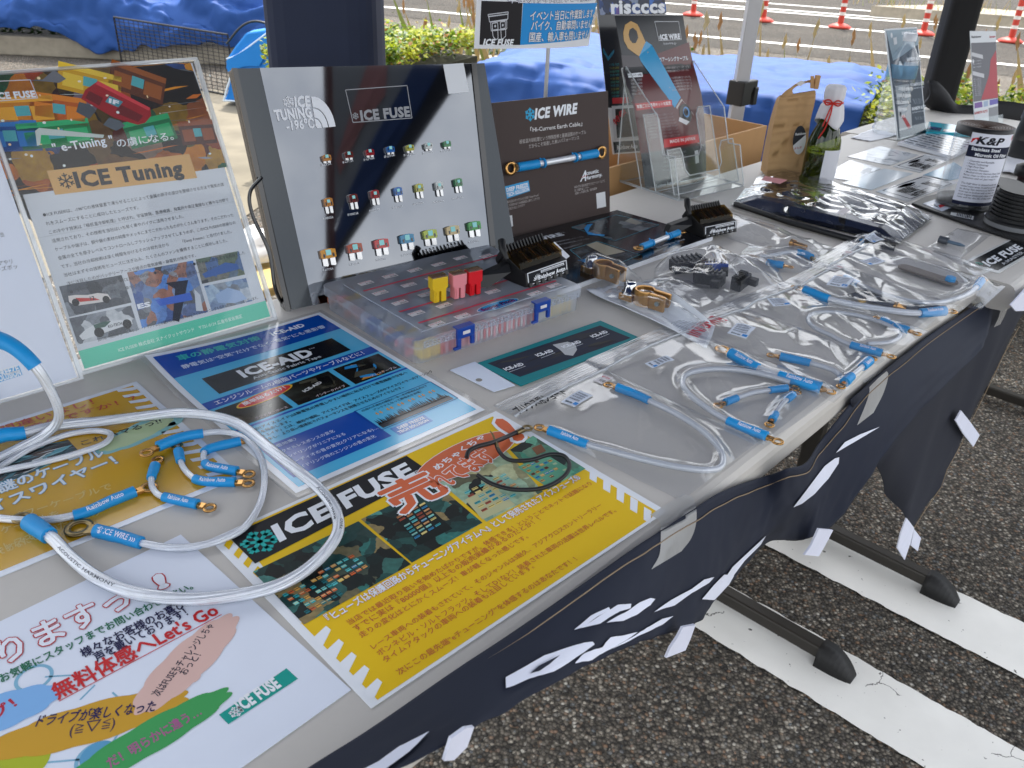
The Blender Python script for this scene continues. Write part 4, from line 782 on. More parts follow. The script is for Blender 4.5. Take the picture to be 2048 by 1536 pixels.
body = ['●ICE FUSE®は、-196℃の液体窒素で凍らせることによって金属の原子の並びを整頓させる方法で電気の流', 'れをスムーズにすることに成功したヒューズです。', '　この冷やす技術は『極低温冷却処理』と呼ばれ、宇宙開発、医療機器、発電所や高圧電線など様々な分野で', '活用されており、その技術を当社はいち早く車やバイクに活用させました。', 'ケーブルや端子は、銅や銀の素材の純度やメッキにまでこだわったものがたくさんあります。そのこだわった', '金属の全てを原子レベルでコントロールしブラッシュアップさせてしまうのが、このICE FUSE®の技術なの', 'です。当社の冷却技術は深く時間をかけるその冷却方法から　　　『Deep Freeze』と名付けました。', '　当社はまずその技術をヒューズに注ぎ込み、たくさんのファンを獲得することに成功しました。', '次に注目したのがバッテリーアースや接点の電気装備・静電気の除去です。', '●ICE WIRE、●ICE BOLT、●ICE EXTENSION、●ICE CONTACT そして●ICE Key と極低温冷却処理をした', '製品ラインナップを増やし、車やバイクの走行フィーリングの変化を楽しんでいただいています。']
for k, t_ in enumerate(body):
    y = .1585 - .0088 * k; wd_ = sum(1 if ord(ch) > 0x2000 else .55 for ch in t_); S.text(t_, (.014, y), (.014 + min(.192, wd_ * .0040), y), '#3a3d43', h=.0040, bold=.004, l=3, loc=True)
CARS = ['#5b6068', '#454a52', '#7a7f86', '#8d949c', '#3a3f46', '#a7adb5', '#c2c6ca']
for q_, cs_, sd__ in (([(118, 573), (243, 550), (263, 605), (138, 634)], CARS[:5], 1), ([(138, 637), (262, 611), (278, 660), (156, 689)], CARS, 2), ([(254, 545), (386, 521), (416, 624), (284, 656)], ['#5b6068', '#454a52', '#3f5fa0', '#7a7f86', '#4f86d0', '#8d949c', '#9a6a58'], 3), ([(391, 519), (477, 502), (490, 549), (404, 568)], ['#5f7060', '#77806c', '#4f6fa8', '#3a3f46', '#8a8a80'], 4), ([(408, 572), (492, 556), (505, 602), (423, 622)], ['#7a90a8', '#a8bccf', '#4f6f9f', '#c7d2dc', '#5b6068'], 5)): S.poly(q_, pm(cs_, 70, sd__ + 40), 2)
def car(pts, col, lv=4.5):
    S.poly(pts, col, lv)
car([(136, 592), (150, 590), (175, 590), (195, 586), (215, 588), (222, 598), (205, 604), (150, 612), (138, 604)], '#dcd6d2'); S.poly([(150, 596), (190, 596), (200, 600), (160, 604)], '#c2322c', 4.8); S.ell((151, 605), .0035, .0038, 0, '#1c1d20', 5); S.ell((212, 599), .0035, .0038, 0, '#1c1d20', 5); S.text('12', (181, 601), (190, 599), '#23262c', h=.004, bold=.03, l=5.2)
car([(158, 672), (170, 660), (190, 648), (215, 642), (245, 640), (262, 636), (265, 648), (240, 655), (190, 672), (165, 680)], '#d9dcde'); S.poly([(186, 650), (208, 643), (222, 642), (210, 654), (190, 658)], '#3f5f55', 4.8); S.ell((198, 665), .0048, .005, 0, '#1c1d20', 5); S.ell((254, 648), .0045, .005, 0, '#1c1d20', 5); S.text('KU-TECH', (217, 656), (244, 649), '#2a2d33', h=.003, bold=.03, l=5.2)
S.poly([(330, 566), (350, 578), (345, 640), (358, 644), (368, 600), (376, 560)], '#1a2234', 4.5); S.poly([(310, 600), (380, 585), (385, 600), (320, 612)], '#3f68c8', 4.6); S.poly([(388, 578), (400, 590), (406, 622), (392, 622)], '#c9d0d8', 4.6); S.text('ES', (276, 618), (302, 612), WHI, h=.005, bold=.05, l=5)
S.poly([(404, 548), (425, 538), (450, 525), (474, 528), (478, 538), (450, 546), (410, 556)], '#4a6aa8', 4.5); S.poly([(430, 590), (455, 575), (480, 582), (494, 598), (470, 606), (436, 606)], '#9fb6d6', 4.5)
S.text('2017年～2021年 レース・ラリー・ドリフトなどの闘いの場で●ICE Tuning アイスチューニングを採用したマシンが活躍しています。', (.024, .026), (.205, .026), '#3a3d44', h=.0038, bold=.01, l=3, loc=True)
S.text('ICE FUSE® 株式会社 スナイクットサウンド　〒731-0124 広島市安佐南区', (.040, .010), (.180, .010), '#d9f4ea', h=.0045, bold=.02, l=3, loc=True)
S.build('poster', parent=pr_)
cs_ = MB(MP); cs_.box((PW / 2, PH / 2, .0035), (PW + .004, PH + .004, .0012), CASE)
cs_.build('clear_cover', pr_)
ce = MB(MP)
for c_, d_ in (((PW / 2, -.001, .0015), (PW + .008, .005, .007)), ((PW / 2, PH + .0015, .0015), (PW + .008, .003, .006)), ((PW + .0025, PH / 2, .0015), (.004, PH, .007)), ((-.0025, PH / 2, .0015), (.004, PH, .007))): ce.box(c_, d_, CEDGE)
ce.build('case_rim', pr_, bevel=.001)
st_ = MB(frame(MP @ Vector((PW / 2, .24, -.004)), Vector((MP[0][0], MP[1][0], 0)), Vector((0, 0, 1)))); zt = (MP @ Vector((PW / 2, .24, -.004))).z - T
st_.add([(-.04, 0, 0), (.04, 0, 0), (.04, -zt, -.11), (-.04, -zt, -.11)], [(0, 1, 2, 3)], CASE); st_.build('rear_leg', pr_, solid=.002)
# ---- plain white sheet stand further left
MQ = board(-.455, .565, -.06, .40); wq = E('poster_stand', 'white sheet in a clear case with a small blue label, cut by the left edge', 'poster stand', MQ.translation); S = Sheet(MQ, 0)
S.base([(.001, .002), (.213, .002), (.213, .298), (.001, .298)], '#dfe5f3', .0012, loc=True)
S.poly([(-40, 755), (38, 731), (45, 750), (-40, 777)], '#4aa5dc', 2); S.text('DEEP FREEZE', (-36, 763), (39, 742), WHI, h=.0062, bold=.045, l=3); S.text('TECH SOLUSION', (-36, 773), (43, 750), WHI, h=.0058, bold=.045, l=3)
S.text('ヒューズボックスから取り出', (-95, 497), (9, 473), '#4a4d55', h=.0048, bold=.0, l=3); S.text('フューズは、純正ドアやリ', (-95, 548), (26, 527), '#4a4d55', h=.0048, bold=.0, l=3); S.text('アモールのヒューズボッ', (-90, 560), (36, 537), '#4a4d55', h=.0048, bold=.0, l=3); S.build('paper', parent=wq)
b = MB(MQ); b.box((.107, .15, .002), (.219, .302, .001), CASE); b.build('clear_cover', wq); b = MB(MQ); b.box((.107, -.001, .0), (.222, .004, .007), CEDGE); b.box((.2165, .15, 0), (.003, .3, .006), CEDGE); b.box((.107, .302, 0), (.222, .003, .006), CEDGE); b.build('case_rim', wq)
# ---- mirror display board
MIR = mat('mirror_grey_panel', '#75787d', .035, 1.0, .02, 3); MIRS = mat('smoked_side_panel', '#3d4043', .12, .85, .03, 5); GLB = mat('gloss_black', '#08080a', .12, 0, .1, 20, 0, .5, .6)
MF = board(.0026, .5555, -.2302, .3448); MFi = MF.inverted(); db = E('display_board', 'tilted mirror grey board with rows of blade fuses and a white mountain logo', 'display board', MF.translation)
def q2(px): return [(lambda r: (r.x, r.y))(MFi @ onplane(x, y, MF)) for x, y in px]
b = MB(MF); b.prism(q2([(463, 137), (571, 624), (1036, 520), (971, 125)])[::1], -.016, -.002, GLB); b.build('back_panel', db, bevel=.0015)
for L_ in ([(474, 137), (584, 622), (625, 612), (519, 136)], [(948, 127), (992, 530), (1034, 519), (969, 126)]): b = MB(MF); b.prism(q2(L_), -.002, .0, MIRS); b.build('side_panel', db)
b = MB(MF); b.prism(q2([(519, 136), (625, 612), (992, 530), (948, 127)]), -.002, .0006, MIR); b.build('mirror_face', db)
for L_, z0_, z1_ in (([(463, 137), (571, 624), (580, 622), (473, 137)], -.002, .003), ([(941, 126), (984, 533), (994, 529), (951, 126)], .0008, .0022)): b = MB(MF); b.prism(q2(L_), z0_, z1_, GLB); b.build('trim', db)
WL = mat('white_vinyl', '#dfe3ea', .4, 0, .03, 20); S = Sheet(MF, 0); S.M = MF @ Matrix.Translation((0, 0, .0012)); S.Mi = S.M.inverted(); S.mb = MB(S.M)
S.flk((577, 204), .0068, .0013, WL, 1); S.text('ICE', (590, 214), (621, 212), WL, c=(588, 193), bold=.05, l=1); S.text('TUNING', (551, 241), (625, 234), WL, c=(546, 220), bold=.05, l=1); S.text('-196℃', (574, 261), (630, 255), WL, c=(571, 242), bold=.03, l=1)
def arc(px0, pxc, pxe, r0, r1):
    "quarter ring of the dome, centre at its lower left corner"
    o = S.px(*px0); a = S.px(*pxc) - o; b_ = S.px(*pxe) - o; n = 16; out = [o + (a * math.cos(t) + b_ * math.sin(t)) * r1 for t in [math.pi / 2 * k / n for k in range(n + 1)]]; inn = [o + (a * math.cos(t) + b_ * math.sin(t)) * r0 for t in [math.pi / 2 * (n - k) / n for k in range(n + 1)]]
    S.local(out + inn, WL, 1)
for r0, r1 in ((.06, .30), (.34, .62), (.66, 1.0)): arc((632, 257), (671, 253), (622, 193), r0, r1)
S.mb.v = [p for p in S.mb.v]; S.build('logo', parent=db)
GRY = mat('etched_grey', '#8b8e94', .5, 0, .03, 20); S = Sheet(MF, 0); S.M = MF @ Matrix.Translation((0, 0, .0010)); S.Mi = S.M.inverted(); S.mb = MB(S.M)
S.box([(691, 180), (814, 171), (824, 236), (706, 245)], .0011, GRY, 1); S.flk((711, 232), .0042, .001, GRY, 1); S.text('ICE FUSE', (722, 241), (821, 232), GRY, c=(719, 221), bold=.05, l=1)
rows = [[(651, 318), (695, 312), (737, 307), (778, 301), (817, 298), (854, 294), (891, 290)], [(655, 411), (705, 403), (748, 395), (794, 389), (836, 382), (876, 378), (914, 371)], [(655, 514), (708, 503), (761, 494), (812, 484), (858, 475), (903, 467), (946, 458)]]
names = [['IF-LP5A', 'IF-LP7.5A', 'IF-LP10A', 'IF-LP15A', 'IF-LP20A', 'IF-LP25A', 'IF-LP30A'], ['IF-MINI5A', 'IF-MINI7.5A', 'IF-MINI10A', 'IF-MINI15A', 'IF-MINI20A', 'IF-MINI25A', 'IF-MINI30A'], ['IF-ATO5A', 'IF-ATO7.5A', 'IF-ATO10A', 'IF-ATO15A', 'IF-ATO20A', 'IF-ATO25A', 'IF-ATO30A']]
for r in range(3):
    for k, (x, y) in enumerate(rows[r]):
        dy = (16, 30, 30)[r]; S.text(names[r][k], (x - 9, y + dy - 1), (x + 12, y + dy - 5), WL, h=.0028, bold=.0, l=1)
S.poly([(886, 129), (927, 126), (938, 184), (897, 188)], '#d9dde2', 1)
S.build('markings', parent=db)
FCOL = ['#c07a12', '#6e1d14', '#a3121c', '#1668b8', '#b7b53a', '#cfd4d2', '#12833f']; FC3 = ['#e09a10', '#b5400c', '#d01018', '#128ab8', '#b9c92c', '#d9c188', '#18a028']; PLATE = mat('tin_plate', '#c9c9c9', .25, .9, .05, 40); BADGE = mat('aqua_badge', '#8fd6d6', .4, 0, .05, 20)
def cplastic(h): return mat('fuse_plastic_' + h.lstrip('#'), h, .12, 0, .05, 60, 0, .5, .7, .25)
shape = {0: (.0095, .0095), 1: (.0098, .0178), 2: (.0172, .0200)}
for r in range(3):
    for k, (x, y) in enumerate(rows[r]):
        c = MFi @ onplane(x, y, MF); w_, h_ = shape[r]; w_ *= 1.12; col = (FC3 if r == 2 else FCOL)[k]; M = MF @ Matrix.Translation((c.x, c.y, .003)); cp = cplastic(col)
        b = MB(M); hw = w_ / 2; top_, mid = h_ * .5, -h_ * (.08 if r else .3)
        b.prism([(-hw, mid * .3), (-hw * .86, mid), (hw * .86, mid), (hw, mid * .3), (hw, top_ - .0012), (hw * .35, top_), (-hw * .35, top_), (-hw, top_ - .0012)], -.002, .003, cp)
        b.box((0, top_ * .55, .0033), (w_ * .34, w_ * .34, .0006), BADGE); b.box((-hw * .62, top_ * .2, .0031), (w_ * .12, h_ * .22, .0006), GLB); b.box((hw * .62, top_ * .2, .0031), (w_ * .12, h_ * .22, .0006), GLB)
        f = b.build('fuse', db)
        for sg in (-1, 1):
            p_ = MB(M); p_.prism([(sg * hw * .52 - w_ * .17, mid + .0004), (sg * hw * .52 - w_ * .17, -h_ * .5), (sg * hw * .52 + w_ * .1, -h_ * .56), (sg * hw * .52 + w_ * .17, -h_ * .5), (sg * hw * .52 + w_ * .17, mid + .0004)], -.0006, .0006, PLATE); p_.build('blade', f)
wr = MB(); wr.tube(spline([onplane(512, 350, MF) - V * .012, onplane(500, 385, MF), onplane(505, 430, MF), onplane(532, 500, MF) - V * .006, P(550, 575, .03), P(565, 606, .006), P(577, 607, .004)], 8), .0022, GLB, 8); wr.build('power_lead', db)
# stand prop
pp = MB(); a_ = MF @ Vector((.18, .22, -.016)); pp.add([a_ - U * .06, a_ + U * .06, W(guv(a_)[0] + .06, .70 if .70 < .6 else .598, .001), W(guv(a_)[0] - .06, .598, .001)], [(0, 1, 2, 3)], GLB); 
# ---- brown panel standing behind
BRN = '#473c3a'; MBp = board(.3894, .5623, -.1723, .1633); bp_t = E('product_display', 'dark brown upright panel with a real earth cable strapped across it', 'display panel', MBp.translation)
S = Sheet(MBp, 0); S.base([(0, -.0), (.2238, -.0), (.2238, .1957), (0, .1957)], BRN, .004, loc=True)
S.flk((1060, 229), .0095, .0021, '#3fb0dc', 2); S.text('ICE WIRE', (1069, 238), (1153, 226), WHI, c=(1071, 217), bold=.05, l=2, ital=.0); S.text('「Hi-Current Earth Ceble」', (1061, 265), (1164, 252), '#dcdcde', h=.0078, bold=.02, l=2)
S.text('極低温冷却処理という特殊技術と最高品質のケーブル', (1039, 288), (1172, 268), '#b9b4b2', h=.0062, bold=.005, l=2); S.text('だからこそ到達した高いパフォーマンス', (1058, 297), (1158, 279), '#b9b4b2', h=.0062, bold=.005, l=2)
S.poly([(1009, 373), (1057, 361), (1060, 382), (1012, 398)], '#3f9fd8', 2); S.text('DEEP FREEZE', (1013, 384), (1056, 373), WHI, h=.0058, bold=.045, l=3); S.text('TECH SOLUSION', (1014, 394), (1058, 381), WHI, h=.0055, bold=.045, l=3)
S.text('A', (1160, 363), (1172, 361), WHI, c=(1165, 341), bold=.02, l=3); S.text('coustic', (1172, 350), (1197, 345), WHI, h=.0062, bold=.02, l=3); S.text('Harmony.', (1171, 360), (1204, 352), WHI, h=.0062, bold=.02, l=3); S.line((1163, 355), (1173, 351), .0012, '#c0302c', 3)
for t_, a_, b_ in (('最高の素材と極低温処理で作られたアースケーブルです。', (1149, 377), (1210, 364)), ('高い音響性能とパワー', (1149, 384), (1178, 377)), ('純銀メッキ線材仕様。特許出願中', (1150, 390), (1194, 379)), ('極低温冷却で作られた技術 "Deep Freeze"', (1015, 407), (1078, 392)), ('この技術は全ての金属部品に施すことができ', (1015, 414), (1079, 399)), ('性能を向上させます', (1016, 421), (1050, 412))): S.text(t_, a_, b_, '#b3adab', h=.0042, bold=.0, l=2)
S.poly([(1192, 387), (1210, 383), (1212, 413), (1194, 417)], '#d5d7da', 2); S.poly([(1016, 432), (1024, 430), (1026, 452), (1018, 456)], '#d5d7da', 2)
S.build('panel', parent=bp_t)
# ---- black lying board
MK = frame(P(1232, 540, .006), P(1415, 478, .006) - P(1232, 540, .006), P(1222, 432, .006) - P(1415, 478, .006) + (P(1415, 478, .006) - P(1232, 540, .006)) * 0); S = Sheet(MK, 1); q_ = S.q([(1040, 610), (1232, 540), (1425, 474), (1234, 420), (1010, 478)])
lb = E('product_display', 'black lying board with cable pictures, white front edge and a strapped blue ended cable', 'display panel', MK.translation)
S.mb.prism([(p.x, p.y) for p in (q_[0], q_[2], q_[3], q_[4])], -.005, 0, ink('#16171b', 1)); S.mb.prism([(p.x, p.y - .0008) for p in (q_[0], q_[2])] + [(p.x, p.y + .0012) for p in (q_[2], q_[0])], -.0055, .0006, ink('#dfe2e8', 0))
S.text('ICE WIRE', (1040, 491), (1129, 470), WHI, h=.012, bold=.05, l=2)
for a_, b_ in (((1050, 486), (1131, 465)), ((1090, 490), (1168, 474)), ((1100, 494), (1180, 478)), ((1130, 498), (1165, 488))): S.text('純銀線と極低温処理を施したケーブル', a_, b_, '#a9adb3', h=.004, bold=0, l=2)
S.poly([(1143, 455), (1232, 430), (1318, 450), (1230, 482)], pm(['#23272a', '#3a4144', '#566066', '#1c2022', '#6a7074'], 40, 6, 1), 2); S.poly([(1140, 500), (1195, 483), (1280, 510), (1195, 545)], pm(['#14161a', '#1c1f22', '#2a2f33', '#3a4248'], 40, 7, 1), 2)
S.box([(1143, 455), (1232, 430), (1318, 450), (1230, 482)], .001, '#4f9fb4', 4); S.box([(1140, 500), (1195, 483), (1280, 510), (1195, 545)], .001, '#4f9fb4', 4); S.poly([(1172, 490), (1193, 484), (1250, 504), (1212, 512)], '#a9a28e', 4); S.poly([(1250, 443), (1262, 436), (1285, 447), (1272, 450)], '#8f8f86', 4)
for q__ in ([(1168, 458), (1174, 450), (1186, 448), (1180, 454), (1176, 464), (1190, 468), (1210, 470), (1208, 473), (1176, 470)], [(1155, 521), (1175, 517), (1190, 521), (1200, 514), (1212, 518), (1196, 524), (1170, 526)]): S.poly(q__, '#2f9be0', 5)
S.text('ICE WIRE for Driver', (1316, 497), (1372, 479), '#c9ccd2', h=.0052, bold=.03, l=2); S.text('エンジンルームのノイズを除去して本来の性能を引き出します', (1312, 517), (1395, 490), '#8f8a78', h=.0042, l=2); S.text('オプションケーブル各種', (1180, 546), (1260, 520), '#7f8288', h=.004, l=2)
S.build('board', parent=lb)
# ================================================================== CABLES
SILV = mat('silver_strand', '#e6e9ee', .3, .35, .10, 160); CLR = clear('clear_sheath', (.97, .98, 1), 1.42, .05, .05, .05, 40, .03); WCAB = mat('pearly_cable', '#cfd4dc', .22, .15, .06, 200, 0, .6, .6, .1)
BSLV = mat('blue_heatshrink', '#0f8fd2', .5, 0, .10, 90, .25); GOLD = mat('gold_lug', '#c99a5e', .26, .95, .12, 60); BRNZ = mat('aged_lug', '#8c7a55', .32, .9, .25, 120); PRT = mat('print_grey', '#5a5e66', .5); BLKW = mat('black_wire_jacket', '#17181b', .4, 0, .1, 60)
def ring_lug(b, c, d, R_, m, n_=Vector((0, 0, 1)), th=.0012, hole=.56, barrel=.010, br=.0026):
    d = (d - n_ * d.dot(n_)).normalized(); s_ = n_.cross(d); N = 26; vs = []
    for z in (th / 2, -th / 2):
        for rr in (R_, R_ * hole): vs += [c + d * rr * math.cos(2 * math.pi * k / N) + s_ * rr * math.sin(2 * math.pi * k / N) + n_ * z for k in range(N)]
    fs = []
    for k in range(N):
        j = (k + 1) % N; fs += [(k, j, N + j, N + k), (2 * N + j, 2 * N + k, 3 * N + k, 3 * N + j), (j, k, 2 * N + k, 2 * N + j), (N + k, N + j, 3 * N + j, 3 * N + k)]
    b.add(vs, fs, m, None, True)
    b.add([c - d * R_ * .8 + s_ * R_ * .55 + n_ * th, c - d * R_ * .8 - s_ * R_ * .55 + n_ * th, c - d * (R_ + barrel * .5) - s_ * br + n_ * th, c - d * (R_ + barrel * .5) + s_ * br + n_ * th, c - d * R_ * .8 + s_ * R_ * .55 - n_ * th * .4, c - d * R_ * .8 - s_ * R_ * .55 - n_ * th * .4, c - d * (R_ + barrel * .5) - s_ * br - n_ * th, c - d * (R_ + barrel * .5) + s_ * br - n_ * th],
          [(0, 1, 2, 3), (7, 6, 5, 4), (0, 3, 7, 4), (1, 5, 6, 2)], m)
    b.tube([c - d * (R_ + barrel * .4), c - d * (R_ + barrel * 1.4)], br, m, 12)
def sub(path, a, b_):
    "part of a polyline between two arc lengths"
    out = []; acc = 0
    for p, q in zip(path, path[1:]):
        L = (q - p).length
        for tt in (a, b_):
            pass
        if acc + L >= a and acc <= b_:
            f0 = max(0, (a - acc) / L) if L else 0; f1 = min(1, (b_ - acc) / L) if L else 1
            if not out: out.append(p.lerp(q, f0))
            out.append(p.lerp(q, f1))
        acc += L
    return out
def plen(path): return sum((q - p).length for p, q in zip(path, path[1:]))
def sleeve_text(t, path, r, m, parent, frac=(.15, .85), hgt=.0042, side=0.5, flip=False):
    "lettering wrapped along the upper camera side of a sleeve"
    vs, fs, wd = tmesh(t, .02); L = plen(path); a0, a1 = L * frac[0], L * frac[1]; k = (a1 - a0) / wd; mb = MB(); out = []
    cum = [0]
    for p, q in zip(path, path[1:]): cum.append(cum[-1] + (q - p).length)
    dd = path[-1] - path[0]; flip = dd.dot(CR) < 0
    for x, y in vs:
        s_ = a1 - x * k if flip else a0 + x * k; i = 0
        while i < len(path) - 2 and cum[i + 1] < s_: i += 1
        f = (s_ - cum[i]) / max(1e-9, cum[i + 1] - cum[i]); p = path[i].lerp(path[i + 1], f); d = (path[i + 1] - path[i]).normalized(); s2_ = Vector((0, 0, 1)).cross(d).normalized(); up_ = d.cross(s2_)
        sg = 1 if s2_.dot(CAM - p) > 0 else -1; yy = (y - .36) * hgt * .78 / .72; a = sg * (abs(side) - yy / r); out.append(p + (up_ * math.cos(a) + s2_ * math.sin(a)) * (r * 1.05 + .00025))
    mb.add(out, fs, m); return mb.build('lettering', parent)
def cable(name, label, cat, pts, r, ends, kind='clear', group=None, z0=0.0, text=None, smp=8):
    pts3 = [P(p[0], p[1], (p[2] if len(p) > 2 else z0 + r + .001)) for p in pts]; path = spline(pts3, smp); t = E(name, label, cat, pts3[len(pts3) // 2] - Vector((0, 0, r)), group); L = plen(path)
    if kind == 'clear':
        b = MB(); b.tube(path, r * .80, SILV, 54, True, None, 95 if r > .004 else 150, 9, .13); b.build('conductor', t); b = MB(); b.tube(path, r, CLR, 14, False); b.build('sheath', t)
    elif kind == 'pearl': b = MB(); b.tube(path, r, WCAB, 12); b.build('conductor', t)
    else: b = MB(); b.tube(path, r, BLKW, 10); b.build('conductor', t)
    for k, e in enumerate(ends):
        if not e: continue
        sl_, R_, m = e[:3]; sr = e[3] if len(e) > 3 else r * 1.32; rev = path if k == 0 else path[::-1]
        sp = sub(rev, 0, sl_); b = MB(); 
        if sl_ > 0:
            sp = [sp[0] + (sp[0] - sp[1]).normalized() * .001] + sp
            b.tube(sp, lambda f: sr * (1.04 - .10 * f + .05 * math.exp(-((f - .35) / .08) ** 2)), BSLV, 18); so_ = b.build('sleeve', t)
            if text and k in text: tt = text[k]; sleeve_text(tt[0], sp, sr, WLET, so_, tt[2] if len(tt) > 2 else (.15, .85), sr * 1.0, tt[3] if len(tt) > 3 else .5, tt[1])
        if R_:
            d = rev[0] - rev[2]; dv = Vector((d.x, d.y, 0)).normalized(); c = rev[0] + dv * (R_ + .006); nrm = Vector((dv.x * -.12, dv.y * -.12, 1)).normalized()
            c.z = max(c.z - r * .35, T + z0 + .0012); b = MB(); ring_lug(b, c, dv, R_, m, Vector((0, 0, 1)), .0014, .55, .008, min(r * .95, .004)); b.build('ring_terminal', t)
    return t, path
LG = 'clear earth cables with blue ends on the left flyers'
_bg = cable('earth_cable', 'thickest clear braided cable looping in a big oval over the flyers', 'cable', [(-90, 905), (0, 872, .012), (47, 866, .011), (120, 850, .010), (200, 843, .009), (290, 832, .010), (360, 826, .013), (425, 832, .018), (480, 850, .022), (535, 893, .022), (590, 937, .020), (637, 976, .017), (670, 1020, .013), (676, 1062, .011), (650, 1105, .009), (600, 1148, .0075), (540, 1176, .007), (460, 1192, .0065), (370, 1198, .0065), (270, 1186, .0065), (195, 1156, .0065), (142, 1115, .0065), (104, 1076, .0065), (60, 1045, .0065)], .0049, [(.055, None, GOLD), (.026, .0068, BRNZ, .0068)], 'clear', LG)
bigp = _bg[1]
for i0, i1 in ((84, 112), (150, 178)): sleeve_text('ACOUSTIC HARMONY', bigp[i0:i1], .0049, PRT, _bg[0], (.2, .8), .0026, .5)
cable('earth_cable', 'medium clear cable curving round inside the big loop with a lettered blue sleeve', 'cable', [(194, 1062), (240, 1073), (288, 1087), (340, 1095), (390, 1093), (440, 1080), (485, 1058), (513, 1022), (527, 980), (527, 935), (512, 898), (480, 872), (445, 864), (412, 866, .006), (365, 874, .007), (318, 892, .008)], .0031, [(.040, .0105, BRNZ, .0052), (.040, .006, GOLD, .0046)], 'clear', LG, text={0: ('❄ICE WIRE ›››', False, (.1, .95))})
cable('earth_cable', 'thin clear cable with a lettered blue end and gold ring at mid flyer', 'cable', [(267, 984), (220, 1003), (172, 1024), (110, 1038), (40, 1040), (-60, 1030)], .0032, [(.047, .0068, GOLD, .0046), None], 'clear', LG, text={0: ('Rainbow Auto', True, (.2, .8))})
cable('earth_cable', 'clear cable rising at the left edge with a thick blue sleeve', 'cable', [(-30, 668, .10), (25, 692, .092), (66, 728, .078), (95, 770, .058), (117, 820, .034), (112, 848, .020), (85, 872, .010), (40, 895, .006), (0, 915, .005), (-70, 950)], .0044, [(.050, None, GOLD, .0066), None], 'clear', LG)
cable('earth_cable', 'thin clear cable folded in a narrow hairpin over the left flyer', 'cable', [(-80, 985), (0, 934), (60, 898), (125, 872), (180, 862), (212, 864), (222, 872), (205, 889), (150, 908), (80, 926), (0, 942), (-80, 960)], .0029, [None, None], 'clear', LG)
for lb_, pts, (ta, tb) in (('short clear jumper cable bowed downward with a gold ring at its lower right', [(310, 932), (303, 955), (305, 975), (318, 990), (342, 997), (393, 1008)], (.018, .030)), ('short clear jumper cable lying above the bowed one, its ring below the third jumper', [(357, 903), (364, 930), (380, 950), (405, 962), (468, 964)], (.016, .034)), ('short clear jumper cable bent into a tight bow at the bottom of the blue sheet', [(478, 883), (420, 897), (407, 910), (412, 928), (430, 935), (472, 942)], (.032, .032))):
    cable('jumper_cable', lb_, 'cable', pts, .0028, [(ta, .0052, GOLD, .0042), (tb, .0056, GOLD, .0042)], 'clear', 'short jumper cables on the left flyers', text={1: ('Rainbow Auto', False, (.2, .8))})
# black fuse harness on the yellow flyer
hz = E('fuse_harness', 'black in-line fuse holder harness with a ring terminal on the yellow flyer', 'wire harness', P(950, 960))
hp1 = spline([P(1046, 858, .004), P(1015, 873, .005), (P(985, 885, .010)), P(955, 893, .012), P(938, 902, .012), P(933, 915, .010)], 8); hp2 = spline([P(955, 950, .007), P(985, 968, .006), P(1030, 979, .005), P(1085, 976, .005), P(1125, 955, .006), P(1139, 932, .007), P(1128, 912, .008), P(1100, 909, .008), P(1060, 920, .007), P(1020, 920, .006), P(1000, 905, .007), P(990, 882, .008)], 8)
b = MB(); b.tube(hp1, .0021, BLKW, 10); b.tube(hp2, .0019, BLKW, 10); b.build('wire', hz); b = MB(); b.tube([P(1000, 905, .007), P(992, 886, .009), P(985, 868, .012), P(980, 862, .014)], lambda f: .0016 * (1 - .6 * f), BRNZ, 8); b.build('bare_end', hz)
b = MB(); ring_lug(b, P(1055, 856, .004), P(1055, 856) - P(1015, 873), .0052, BRNZ, barrel=.006); b.build('ring_terminal', hz)
Mh = frame(P(940, 935, .001), P(925, 905) - P(955, 965), Vector((1, .2, 0))); b = MB(Mh); b.box((0, 0, .009), (.030, .014, .016), BLK); b.box((.010, 0, .011), (.013, .019, .012), BLK); b.box((-.012, .006, .008), (.010, .008, .012), BLK); b.box((0, -.009, .012), (.012, .006, .008), BLK); b.box((-.006, 0, .0185), (.012, .008, .004), BLK); b.build('fuse_holder', hz, bevel=.0012)
# ================================================================== ORGANISER BOX WITH FUSES
PP = clear('milky_polypropylene', (.95, .97, 1), 1.45, .34, .22, .08, 60, .03, (.82, .88, .97)); BLU = mat('blue_latch', '#123f96', .35, 0, .05, 50); REDT = mat('red_tape', '#b81f3c', .5, 0, .06, 40); PAP = mat('label_paper', '#d9d4d6', .5, 0, .03, 30)
MO = frame(W(.026, .342), U * math.cos(-.10) + V * math.sin(-.10), V * math.cos(-.10) - U * math.sin(-.10)); ob = E('organiser_box', 'translucent compartment box of fuses with blue latches, red strips and price labels', 'organiser box', MO @ Vector((.122, .094, 0)))
BW, BD, BH = .248, .188, .031
def shell(b, x0, y0, x1, y1, z0, z1, m, top, bot, r=.009):
    def rr(z, ins=0):
        out = []
        for cx_, cy_, a0 in ((x1 - r, y0 + r, -90), (x1 - r, y1 - r, 0), (x0 + r, y1 - r, 90), (x0 + r, y0 + r, 180)):
            for k in range(5): a = math.radians(a0 + 22.5 * k); out.append((cx_ + (r - ins) * math.cos(a), cy_ + (r - ins) * math.sin(a), z))
        return out
    n = 20; b.add(rr(z0) + rr(z1), [(k, (k + 1) % n, n + (k + 1) % n, n + k) for k in range(n)], m, None, True)
    if top: b.add(rr(z1), [tuple(range(n))], m)
    if bot: b.add(rr(z0), [tuple(range(n))[::-1]], m)
b = MB(MO); shell(b, 0, 0, BW, BD, .001, .020, PP, False, True)
for k in range(1, 6): b.box((BW * k / 6, BD / 2, .0105), (.0012, BD - .004, .018), PP)
for k in range(1, 5): b.box((BW / 2, BD * k / 5, .0105), (BW - .004, .0012, .018), PP)
b.build('tray', ob)
